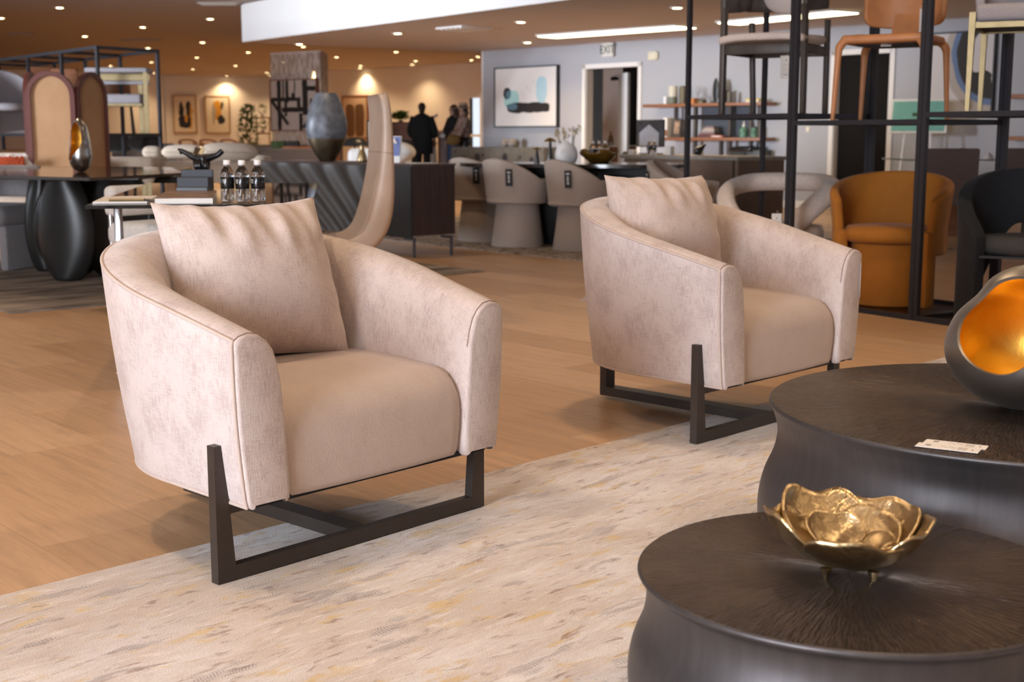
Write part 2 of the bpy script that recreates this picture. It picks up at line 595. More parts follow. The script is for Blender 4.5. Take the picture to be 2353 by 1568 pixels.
WHITE = (0.8, 0.78, 0.76)
M = {}
M['floor'] = floor_material()
M['rug'] = rug_material()
M['velvet'] = velvet_mat('blush_velvet', (0.61, 0.52, 0.49), (0.455, 0.365, 0.345))
M['velvet_plain'] = velvet_mat('blush_velvet_plain', (0.55, 0.445, 0.395), (0.51, 0.405, 0.355))
M['velvet_pillow'] = velvet_mat('blush_velvet_pillow', (0.59, 0.49, 0.45), (0.46, 0.365, 0.33))
M['bronze'] = pm('bronze_frame', (0.062, 0.049, 0.042), 0.45, 0.6, 0.06, 20)
M['black_metal'] = pm('black_rack_metal', (0.026, 0.025, 0.031), 0.5, 0.0, 0.08, 20, spec=0.35)
M['ctop'] = sculpted_top_material('gilled_top')
M['cside'] = brushed_dark('dark_pewter')
M['gold'] = beaten_metal('beaten_gold', (0.46, 0.35, 0.19), (0.64, 0.51, 0.31))
M['ivory'] = pm('ivory_paper', (0.80, 0.77, 0.74), 0.8, 0, 0.03)
M['ink'] = pm('ink', (0.03, 0.03, 0.035), 0.7)
M['ink_grey'] = pm('faded_ink', (0.32, 0.29, 0.29), 0.8)
M['brass'] = pm('brushed_brass', (0.27, 0.21, 0.115), 0.5, 1.0, 0.08, 20)
M['chrome'] = pm('chrome', (0.62, 0.62, 0.65), 0.18, 1.0, 0.03)
M['white_boucle'] = boucle('white_boucle', (0.72, 0.70, 0.68))
M['cream'] = boucle('cream_boucle', (0.62, 0.52, 0.42))
M['taupe'] = pm('taupe_weave', (0.48, 0.40, 0.345), 0.9, 0, 0.08, 90, 0.5, 400, sheen=0.2)
M['mustard'] = pm('mustard_velvet', (0.43, 0.155, 0.013), 0.8, 0, 0.08, 8, 0.2, 300, sheen=0.12)
M['black_cloth'] = pm('black_cloth', (0.008, 0.009, 0.012), 0.85, 0, 0.15, 60, 0.4, 350, sheen=0.05)
M['charcoal_cloth'] = pm('charcoal_cloth', (0.05, 0.05, 0.052), 0.9, 0, 0.15, 90, 0.4, 350)
M['tan_leather'] = pm('tan_leather', (0.50, 0.215, 0.085), 0.42, 0, 0.08, 14, 0.15, 260)
M['beige_leather'] = pm('beige_leather', (0.58, 0.45, 0.36), 0.40, 0, 0.04, 10, 0.08, 260)
M['grey_cloth'] = pm('grey_cloth', (0.30, 0.28, 0.30), 0.9, 0, 0.12, 120, 0.4, 380)
M['dark_oak'] = wood('dark_oak', (0.055, 0.043, 0.036), (0.10, 0.082, 0.07), (14, 14, 3))
M['walnut'] = wood('walnut', (0.22, 0.085, 0.04), (0.33, 0.14, 0.07), (3, 30, 30))
M['black_gloss'] = pm('black_gloss', (0.012, 0.012, 0.013), 0.22, 0.1, 0.1, 8, coat=0.4)
M['black_satin'] = pm('black_satin', (0.018, 0.018, 0.018), 0.38, 0.2, 0.1, 8)
M['white_plastic'] = pm('white_plastic', (0.82, 0.80, 0.80), 0.4, 0, 0.02)
M['white_wall'] = pm('white_paint', (0.80, 0.76, 0.73), 0.85, 0, 0.015, 2)
M['grey_wall'] = pm('grey_paint', (0.42, 0.42, 0.45), 0.85, 0, 0.02, 2)
M['ceil'] = pm('ceiling_paint', (0.44, 0.37, 0.32), 0.9, 0, 0.015, 2)
M['ceil_low'] = pm('low_ceiling_paint', (0.60, 0.52, 0.47), 0.9, 0, 0.015, 2)
M['soffit'] = pm('soffit_paint', (0.84, 0.82, 0.81), 0.9, 0, 0.01, 2)
M['lens'] = emit_mat('lamp_lens', (1.0, 0.78, 0.42), 30.0)
M['tube_light'] = emit_mat('strip_diffuser', (1.0, 0.86, 0.55), 7.0)
M['leaf'] = pm('leaf_green', (0.035, 0.085, 0.02), 0.6, 0, 0.3, 20)
M['leaf_light'] = pm('leaf_light', (0.10, 0.17, 0.03), 0.6, 0, 0.3, 20)
M['dark_void'] = pm('dark_paint', (0.035, 0.03, 0.027), 0.8)
M['skin'] = pm('skin', (0.50, 0.29, 0.20), 0.55, 0, 0.05)
M['hair'] = pm('dark_brown_hair', (0.035, 0.02, 0.014), 0.6, 0, 0.2, 40)
# ================================================================ camera, light, room
cam_d = bpy.data.cameras.new('camera'); cam = bpy.data.objects.new('camera', cam_d); COL.objects.link(cam)
cam.location = (0, 0, H); cam.rotation_euler = (PI / 2 - TILT, 0, 0)
cam_d.sensor_width = 36.0; cam_d.lens = 36.0 * F / 2353.0
cam_d.clip_start = 0.05; cam_d.clip_end = 200
cam_d.dof.use_dof = True; cam_d.dof.focus_distance = 3.25; cam_d.dof.aperture_fstop = 5.6
scn.camera = cam
scn.view_settings.view_transform = 'Standard'; scn.view_settings.look = 'None'
scn.view_settings.gamma = 1.0; scn.view_settings.use_curve_mapping = False
scn.view_settings.exposure = 0.28
cy = scn.cycles
cy.max_bounces = 7; cy.diffuse_bounces = 3; cy.glossy_bounces = 3; cy.transmission_bounces = 6; cy.transparent_max_bounces = 8
cy.caustics_reflective = False; cy.caustics_refractive = False; cy.sample_clamp_indirect = 6.0
cy.use_adaptive_sampling = True; cy.adaptive_threshold = 0.03; cy.use_denoising = True

wd = bpy.data.worlds.new('world'); scn.world = wd; wd.use_nodes = True
wd.node_tree.nodes['Background'].inputs[0].default_value = (0.80, 0.88, 1.0, 1)
wd.node_tree.nodes['Background'].inputs[1].default_value = 1.0

ZL, ZU = 2.42, 3.0                      # lower and upper ceiling
FLOOR_PTS = [(-26, -14), (26, -14), (26, 56), (-26, 56)]
mb = MB(); mb.box((0, 20, -0.05), (60, 76, 0.1)); structure(mb.build('floor', M['floor'], smooth=0))
mb = MB(); mb.box((0, 20, ZU + 0.05), (60, 76, 0.1)); structure(mb.build('ceiling', M['ceil'], smooth=0))

# lowered ceiling on the right: its front face is the white bulkhead
S0 = at_z(562, 97, ZL); S1 = at_z(1310, 0, ZL)
sd = (S1 - S0).normalized(); sn = Vector((-sd.y, sd.x, 0))
if sn.y < 0: sn = -sn
p0, p1 = S0, S0 + sd * 24
poly = [p0, p1, p1 + sn * 26, p0 + sn * 22]
mb = MB()
mb.prism([(q.x, q.y) for q in poly], (1, 0, 0), (0, 1, 0), (0, 0, ZU - ZL - 0.01), (0, 0, ZL))
low = mb.build('ceiling_lower', M['ceil_low'], smooth=0); structure(low)
# bulkhead face board, painted white
mb = MB()
c = (p0 + p1) / 2
mb.bar(p0 - sn * 0.02 + Vector((0, 0, (ZU - ZL) / 2 - 0.005)), p1 - sn * 0.02 + Vector((0, 0, (ZU - ZL) / 2 - 0.005)), 0.04, ZU - ZL - 0.01)
structure(mb.build('trim_1', M['soffit'], smooth=0))

def wall(name, a, b, z0, z1, mat, th=0.12, gaps=()):
    """wall from a to b (xy), thickness away from the camera; gaps = [(s0, s1, ztop)] along it in metres"""
    a, b = Vector((a[0], a[1], 0)), Vector((b[0], b[1], 0))
    d = (b - a); L = d.length; d.normalize(); n = Vector((-d.y, d.x, 0))
    if n.dot(a) < 0: n = -n
    mb = MB(); s = 0
    def seg(s0, s1, za, zb):
        if s1 - s0 < 1e-4 or zb - za < 1e-4: return
        p, q = a + d * s0 + n * th / 2, a + d * s1 + n * th / 2
        mb.bar(p + Vector((0, 0, (za + zb) / 2)), q + Vector((0, 0, (za + zb) / 2)), th, zb - za)
    for g in gaps:
        seg(s, g[0], z0, z1); seg(g[0], g[1], g[2], z1); s = g[1]
    seg(s, L, z0, z1)
    return structure(mb.build(name, mat, smooth=0)), a, d, n, L

def on_plane(px, py, P, n, off=0.0):
    r = Vector(ray(px, py)); o = Vector((0, 0, H))
    k = (P - o).dot(n) / r.dot(n)
    return o + r * k - n * off
# grey wall on the right with two doorways
G0 = at_z(1110, 118, ZL); G1 = at_z(1885, 64, ZL)
gd = (G1 - G0).normalized(); gd.z = 0; gd.normalize()
gn = Vector((-gd.y, gd.x, 0))
if gn.y < 0: gn = -gn
def on_grey(px, py, off=0.0):
    """point of the grey wall seen at pixel (px, py), moved off towards the room"""
    r = Vector(ray(px, py)); o = Vector((0, 0, H))
    k = (G0 - o).dot(gn) / r.dot(gn)
    return o + r * k - gn * off
def grey_s(px, py=300):
    p = on_grey(px, py); return (Vector((p.x, p.y, 0)) - Vector((G0.x, G0.y, 0))).dot(gd)
s1a, s1b = grey_s(1346), grey_s(1466); zt1 = on_grey(1400, 156).z
s2a, s2b = grey_s(1916), grey_s(2040); zt2 = on_grey(1975, 125).z
GEND = G0 + gd * 16
wall('wall_right', (G0.x, G0.y), (GEND.x, GEND.y), 0, ZL, M['grey_wall'], 0.15, [(s1a, s1b, zt1), (s2a, s2b, zt2)])
# end face of the grey wall, cream like the far hall
mb = MB(); q = G0 - gd * 0.02
mb.bar(Vector((q.x, q.y, ZL / 2)) - gn * 0.001, Vector((q.x, q.y, ZL / 2)) + gn * 3.0, 0.04, ZL)
structure(mb.build('wall_end', M['white_wall'], smooth=0))
# skirting
mb = MB()
for sa, sb in ((0, s1a - 0.09), (s1b + 0.09, s2a - 0.09), (s2b + 0.09, 16)):
    a = Vector((G0.x, G0.y, 0.05)) + gd * sa - gn * 0.008; b = Vector((G0.x, G0.y, 0.05)) + gd * sb - gn * 0.008
    mb.bar(a, b, 0.016, 0.10)
structure(mb.build('baseboard_right', M['white_wall'], smooth=0))

def doorway(name, sa, sb, zt, leaf):
    g0 = Vector((G0.x, G0.y, 0))
    mb = MB()
    for s in (sa - 0.035, sb + 0.035):
        a = g0 + gd * s - gn * 0.01
        mb.bar(a, a + Vector((0, 0, zt + 0.07)), 0.07, 0.03, up=gn)
    a = g0 + gd * (sa - 0.07) - gn * 0.01 + Vector((0, 0, zt + 0.035)); b = g0 + gd * (sb + 0.07) - gn * 0.01 + Vector((0, 0, zt + 0.035))
    mb.bar(a, b, 0.03, 0.07)
    for s in (sa + 0.004, sb - 0.004):       # jamb linings
        a = g0 + gd * s + gn * 0.075
        mb.bar(a, a + Vector((0, 0, zt)), 0.008, 0.15, up=gn)
    o = structure(mb.build(name, M['white_wall'], smooth=0))
    return o
doorway('door_1', s1a, s1b, zt1, 0)
doorway('door_2', s2a, s2b, zt2, 0)
g0 = Vector((G0.x, G0.y, 0))
# room behind doorway 1: dim corridor with a white door frame further in
mb = MB()
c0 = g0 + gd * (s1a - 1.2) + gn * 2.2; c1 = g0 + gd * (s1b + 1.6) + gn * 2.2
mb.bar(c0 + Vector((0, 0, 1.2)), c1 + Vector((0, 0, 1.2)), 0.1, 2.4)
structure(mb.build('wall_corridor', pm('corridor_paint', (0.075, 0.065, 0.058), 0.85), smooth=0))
mb = MB()
p = on_plane(1424, 250, G0 + gn * 0.9, gn); p = Vector((p.x, p.y, 0))
q = on_plane(1444, 250, G0 + gn * 0.9, gn); q = Vector((q.x, q.y, 0))
mb.bar(p + Vector((0, 0, 1.0)), q + Vector((0, 0, 1.0)), 0.06, 2.0)
structure(mb.build('trim_2', M['white_wall'], smooth=0))
# dark leaf behind doorway 2
mb = MB()
a = g0 + gd * (s2a + 0.01) + gn * 0.11; b = g0 + gd * (s2b - 0.01) + gn * 0.11
mb.bar(a + Vector((0, 0, zt2 / 2)), b + Vector((0, 0, zt2 / 2)), 0.045, zt2 - 0.01)
d2 = structure(mb.build('door_3', pm('dark_door', (0.010, 0.008, 0.007), 0.7, spec=0.1), smooth=0))

# far hall: wall on the right of it and wall at the very back
F0 = at_z(640, 168.5, ZU); F1 = at_z(1100, 143.8, ZU)
fd = (F1 - F0).normalized()
fn = Vector((-fd.y, fd.x, 0)); fn = fn if fn.y > 0 else -fn
def on_plane(px, py, P, n, off=0.0):
    r = Vector(ray(px, py)); o = Vector((0, 0, H))
    k = (P - o).dot(n) / r.dot(n)
    return o + r * k - n * off
gl0 = on_plane(1078, 250, F0, fn); gl1 = on_plane(1125, 250, F0, fn)
def far_s(p): return (Vector((p.x, p.y, 0)) - Vector((F0.x, F0.y, 0))).dot(fd)
sA, sB = far_s(gl0), far_s(gl1); zg = on_plane(1090, 219, F0, fn).z
FE = F0 + fd * 16
wall('wall_far', (F0.x, F0.y), (FE.x, FE.y), 0, ZU, M['white_wall'], 0.15, [(sA, sB, zg)])
# glazed door in it, daylight behind
g = Vector((F0.x, F0.y, 0))
mb = MB()
for s in (sA, (sA + sB) / 2 + 0.1, sB):
    a = g + fd * s; mb.bar(a, a + Vector((0, 0, zg)), 0.08, 0.08, up=fn)
for z in (0.06, 0.98, zg - 0.04):
    mb.bar(g + fd * sA + Vector((0, 0, z)), g + fd * sB + Vector((0, 0, z)), 0.07, 0.07)
gdoor = structure(mb.build('window_1', M['white_plastic'], smooth=0))
mb = MB(); mb.bar(g + fd * sA + Vector((0, 0, zg / 2)), g + fd * sB + Vector((0, 0, zg / 2)), 0.01, zg)
o = mb.build('window_pane', glass_mat('clear_pane'), gdoor, smooth=0)
# a sunlit yard seen through it
mb = MB(); a = g + fd * (sA - 3) + fn * 4; b = g + fd * (sB + 3) + fn * 4
mb.bar(a + Vector((0, 0, 1.5)), b + Vector((0, 0, 1.5)), 0.1, 3.0)
structure(mb.build('wall_yard', pm('yard_wall', (0.75, 0.80, 0.86), 0.9), smooth=0))

B0 = at_z(375, 173, ZU); B1 = at_z(600, 176, ZU)
bd = (B1 - B0).normalized(); bn = Vector((-bd.y, bd.x, 0)); bn = bn if bn.y > 0 else -bn
BS = B0 - bd * 0.2; BE = B0 + bd * 9
wall('wall_back', (BS.x, BS.y), (BE.x, BE.y), 0, ZU, M['white_wall'], 0.15)
# nearer return wall on the left of the back wall
L0 = at_z(372, 172, ZU); L1 = L0 - E1 * 14
wall('wall_left', (L1.x, L1.y), (L0.x, L0.y), 0, ZU, M['white_wall'], 0.15)

# ---------------------------------------------------------------- shop front behind the camera: a long glazed wall
KS = -5.4
def SF(b, z, k=0.0): return R(KS + k, b, z)
mb = MB()
for b0, b1, z0, z1 in ((-12, 30, 0, 0.12), (-12, 30, 2.85, 3.0), (-14, -12, 0, 3.0), (30, 42, 0, 3.0)):
    mb.bar(SF((b0 + b1) / 2, z0), SF((b0 + b1) / 2, z1), b1 - b0, 0.15, up=E1) if False else mb.bar(SF(b0, (z0 + z1) / 2), SF(b1, (z0 + z1) / 2), 0.15, z1 - z0)
structure(mb.build('wall_front', M['white_wall'], smooth=0))
mb = MB()
b = -12.0
while b <= 30.01:
    mb.bar(SF(b, 0.12), SF(b, 2.85), 0.06, 0.10, up=E1); b += 2.0
structure(mb.build('window_2', M['black_metal'], smooth=0))
# other walls that close the hall out of view
def plainwall(name, p, q):
    mb = MB(); mb.bar(Vector((p.x, p.y, 1.5)), Vector((q.x, q.y, 1.5)), 0.15, 3.0); structure(mb.build(name, M['white_wall'], smooth=0))
plainwall('wall_near_right', R(-5.4, -12), R(14, -12))

def area(name, loc, direction, sx, sy, power, col, spread=PI):
    l = bpy.data.lights.new(name, 'AREA'); l.shape = 'RECTANGLE'; l.size = sx; l.size_y = sy
    l.energy = power; l.color = col; l.spread = spread
    o = bpy.data.objects.new(name, l); COL.objects.link(o)
    o.location = loc
    o.rotation_euler = Vector(direction).to_track_quat('-Z', 'Z').to_euler()
    return o
# daylight entering through the shop front, then an added light for the bulkhead
DAY = (0.84, 0.90, 1.0)
area('daylight', SF(0.0, 2.15, 0.15), E1 + Vector((0, 0, -0.14)), 20, 1.6, 3400, DAY)
area('daylight', SF(13.5, 2.62, 0.15), E1 + Vector((0, 0, 0.03)), 12, 0.4, 900, DAY, math.radians(60))  # narrow light added to brighten the white bulkhead face

# ---------------------------------------------------------------- ceiling lamps
def spot(name, loc, power, col, size=2.4, blend=0.9, rad=0.05, parent=None):
    l = bpy.data.lights.new(name, 'SPOT'); l.energy = power; l.color = col; l.spot_size = size; l.spot_blend = blend; l.shadow_soft_size = rad
    o = bpy.data.objects.new(name, l); COL.objects.link(o); o.location = loc
    if parent: o.parent = parent
    return o
WARM = (1.0, 0.69, 0.37)
def make_downlight(label, loc, r=0.062):
    t = thing('downlight', label, 'ceiling light', loc, 0, 'recessed downlights')
    mb = MB()
    mb.lathe([(r * 0.78, -0.004), (r, -0.012), (r * 1.35, -0.008), (r * 1.42, 0.0)], seg=24)
    mb.build('trim_ring', M['white_plastic'], t)
    mb = MB(); mb.lathe([(0, -0.010), (r * 0.8, -0.009), (r * 0.82, -0.003)], seg=20)
    mb.build('lens', M['lens'], t)
    return t
UP = [(137, 17, 'near the top left corner of the picture, nearest of the upper hall'), (2, 41, 'cut by the left edge of the picture'),
      (483, 43, 'just left of the white bulkhead end'), (328, 62, 'midway between the bulkhead and the left edge'), (195, 83, 'above the long side of the chair rack'),
      (465, 97, 'second in the row running back from the bulkhead end'), (452, 132, 'third in the row running back from the bulkhead end'),
      (443, 159, 'last of the row behind the bulkhead end'), (570, 120, 'small one below the bulkhead corner'), (541, 151, 'between the two framed prints and the bulkhead'),
      (521, 174, 'washing the wall over the right framed print'), (340, 110, 'just above the rack corner'), (348, 143, 'seen through the right end of the rack'),
      (353, 168, 'washing the wall beside the rack end post'), (254, 151, 'seen through the rack over the brass chair'), (613, 167, 'left of the sheer panel, upper of a pair'),
      (620, 173, 'left of the sheer panel, lower of a pair'), (773, 131, 'just right of the sheer panel'), (829, 151, 'over the arched print, upper of a pair'),
      (827, 157, 'over the arched print, lower of a pair'), (910, 119, 'middle of the far ceiling, left of two in line'), (978, 111, 'middle of the far ceiling, right of two in line'),
      (955, 140, 'above the people, upper of a pair'), (947, 148, 'above the people, lower of a pair'), (1098, 130, 'beside the grey wall corner, upper of a pair'),
      (1083, 138, 'beside the grey wall corner, lower of a pair'), (46, 140, 'seen between the rack posts at far left'), (649, 142, 'seen through the sheer panel, left one'),
      (719, 164, 'seen through the sheer panel, right one'), (697, 107, 'beyond the bulkhead above the sheer panel')]
proto = None
upper_pts = []
for px, py, w in UP:
    p = at_z(px, py, ZU)
    lab = 'round recessed downlight ' + w
    if proto is None:
        proto = make_downlight(lab, p)
        tl = proto
    else:
        tl = dup(proto, p, 0, lab)
    upper_pts.append(p)
    near_wall = py > 150
    spot('lamp_beam', (0, 0, -0.03), 55 if near_wall else 38, WARM, 2.2, 0.8, 0.04, tl)
LO = [(914, 76, 'below the bulkhead, left of the square vent'), (1197, 50, 'left of the light strip on the low ceiling'), (1556, 17, 'beside the rack post on the low ceiling'),
      (1212, 97, 'nearest the grey wall over the painting'), (688, 101, 'large one under the bulkhead edge')]
for px, py, w in LO:
    tl = dup(proto, at_z(px, py, ZL), 0, 'round recessed downlight ' + w)
    spot('lamp_beam', (0, 0, -0.03), 26, WARM, 2.3, 0.8, 0.04, tl)
# unseen ceiling lamps added for warm fill over the front of the shop
for a, b, z, pw in ((1.0, 0.5, ZU, 60), (3.4, 0.5, ZU, 60), (5.6, 0.5, ZU, 55), (1.0, 3.2, ZU, 60), (3.4, 3.2, ZU, 60), (5.6, 3.4, ZU, 50), (1.0, -2.0, ZU, 60),
                 (3.4, -2.0, ZU, 60), (5.6, -2.2, ZU, 50), (0.6, 6.0, ZU, 50), (3.2, 6.2, ZU, 50), (5.8, 6.2, ZU, 40), (0.5, 9, ZU, 45), (3.4, 9.2, ZU, 45), (6.2, 9.0, ZU, 40),
                 (8.0, 0.5, ZU, 40), (8.0, -2.5, ZU, 40), (8.2, 3.0, ZU, 40), (0.5, 12, ZU, 45), (3.5, 12.5, ZU, 45), (-1.6, 2, ZU, 40), (-1.6, -2, ZU, 40), (-1.6, 6, ZU, 40)):
    spot('fill_lamp', R(a, b, z - 0.04), pw, (1.0, 0.74, 0.48), 2.4, 0.8, 0.06)

# strip lights on the low ceiling
def strip(name, label, pts, power):
    ps = [at_z(x, y, ZL) for x, y in pts]
    a, b = (ps[0] + ps[1]) / 2, (ps[2] + ps[3]) / 2
    wv = (ps[1] - ps[0]).length
    t = thing(name, label, 'ceiling light', (0, 0, 0), 0, 'fluorescent strip fittings')
    mb = MB(); mb.bar(a - Vector((0, 0, 0.012)), b - Vector((0, 0, 0.012)), wv * 1.08, 0.02); mb.build('housing', M['white_plastic'], t, smooth=0)
    mb = MB(); mb.bar(a - Vector((0, 0, 0.026)), b - Vector((0, 0, 0.026)), wv * 0.86, 0.012, bevel=0.004); mb.build('diffuser', M['tube_light'], t)
    return t
strip('strip_light', 'long flat strip light on the low ceiling left of the rack', [(1243, 79), (1272, 84), (1592, 61), (1565, 56)], 60)
strip('strip_light', 'strip light on the low ceiling seen between the rack chairs', [(1660, 47), (1690, 53), (1962, 27), (1932, 20)], 60)

# vents
def vent(label, px, py, z, sx, sy, rz, fm=None):
    t = thing('air_vent', label, 'vent', at_z(px, py, z), rz, 'ceiling air vents')
    mb = MB(); mb.box((0, 0, -0.012), (sx, sy, 0.024), bevel=0.006); mb.build('vent_frame', fm or M['white_plastic'], t)
    mb = MB()
    for k in range(5):
        mb.box((0, -sy * 0.36 + k * sy * 0.18, -0.028), (sx * 0.86, sy * 0.06, 0.012), (0.5, 0, 0))
    mb.build('vent_louvre', fm or M['ivory'], t)
vent('square white air vent under the low ceiling by the bulkhead', 1067, 63, ZL, 0.55, 0.55, ROOM)
vent('long flat air vent at the top edge left of the bulkhead', 502, 6, ZU, 0.62, 0.2, 0, M['ceil'])
vent('faint flat air vent above the left rack, right of two', 322, 90, ZU, 0.9, 0.2, 0, M['ceil'])
vent('faint flat air vent near the left edge, above the rack', 48, 75, ZU, 0.5, 0.2, 0, M['ceil'])
# ================================================================ big rug
RA = at_z(0, 1381.7, 0.0); RB = at_z(1350, 1037, 0.0)
rdir = (RB - RA).normalized(); rug_a = math.atan2(rdir.y, rdir.x)
rn = Vector((rdir.y, -rdir.x, 0))                                     # towards the camera
rc = RA + rdir * 1.55 + rn * 1.6
mb = MB()
LX, LY, TH = 6.4, 3.2, 0.012
def rugf(u, v):
    return ((u - 0.5) * LX, (v - 0.5) * LY, TH + 0.0016 * math.sin(u * 37) * math.sin(v * 23 + u * 9))
mb.grid(rugf, 120, 60)
mb.grid(lambda u, v: ((u - 0.5) * LX, LY / 2 , TH * v), 60, 1); mb.grid(lambda u, v: ((u - 0.5) * LX, -LY / 2, TH * v), 60, 1)
mb.grid(lambda u, v: (-LX / 2, (u - 0.5) * LY, TH * v), 30, 1); mb.grid(lambda u, v: (LX / 2, (u - 0.5) * LY, TH * v), 30, 1)
rug = mb.build('rug', M['rug'])
rug.location = rc; rug.rotation_euler = (0, 0, rug_a)
tag(rug, 'large cream and gold abstract rug under the pale armchairs and round tables', 'rug')

# ================================================================ tub armchair
ZB, YF, YS = 0.175, -0.065, 0.235
def zt_of(y):
    t = max(0.0, min(1.0, (y - YF) / 0.752))
    return 0.555 + 0.179 * (1 - (1 - t) ** 1.02)
def body_path(s, lvl):
    """s 0..1 along the D-shaped outline (front left, round the back, front right); returns point and outward normal"""
    hf = 0.394 + 0.027 * lvl
    hw = 0.381 + 0.058 * lvl
    yb = 0.666 + 0.021 * lvl
    n = 2.21
    a = 0.24
    if s < a:
        y = YF + (YS - YF) * (s / a); k = s / a
        return Vector((-(hf + (hw - hf) * k), y, 0)), Vector((-1, 0, 0))
    if s > 1 - a:
        y = YF + (YS - YF) * ((1 - s) / a); k = (1 - s) / a
        return Vector(((hf + (hw - hf) * k), y, 0)), Vector((1, 0, 0))
    th = PI * (s - a) / (1 - 2 * a)
    c, sn_ = math.cos(th), math.sin(th)
    x = -hw * math.copysign(abs(c) ** (2 / n), c); y = YS + (yb - YS) * abs(sn_) ** (2 / n)
    nx = -math.copysign(abs(c) ** (2 - 2 / n), c) / hw; ny = abs(sn_) ** (2 - 2 / n) / (yb - YS)
    return Vector((x, y, 0)), Vector((nx, ny, 0)).normalized()

def body_profile(s):
    """cross-section at s, outer bottom -> rim -> inner bottom, as points"""
    y = body_path(s, 1.0)[0].y
    zt = zt_of(y)
    out = []
    prof = [(0.014, ZB), (0.003, ZB + 0.006), (0.0, ZB + 0.02)]
    for k in range(1, 9):
        prof.append((0.0 - 0.006 * math.sin(PI * k / 9), ZB + 0.02 + (zt - ZB - 0.04) * k / 9))
    prof += [(0.0, zt - 0.014), (0.004, zt - 0.004), (0.018, zt + 0.005), (0.042, zt + 0.010), (0.066, zt + 0.006), (0.086, zt - 0.008),
             (0.101, zt - 0.030), (0.110, zt - 0.060), (0.116, zt - 0.10)]
    for k in range(1, 5):
        prof.append((0.118, zt - 0.10 - (zt - 0.10 - 0.22) * k / 4))
    prof += [(0.115, ZB + 0.008), (0.106, ZB)]
    kt = 1 + 0.40 * math.sin(PI * s) ** 1.5
    for o, z in prof:
        o = o * (kt if o > 0.03 else 1)
        lvl = (z - ZB) / 0.405
        lvl = max(0, min(1.6, lvl))
        p, n = body_path(s, lvl)
        q = p - n * o
        out.append(Vector((q.x, q.y, z)))
    return out, prof

def fabric_edge_tube(pts, r=0.0045):
    mb = MB(); mb.tube(pts, r, 8); return mb

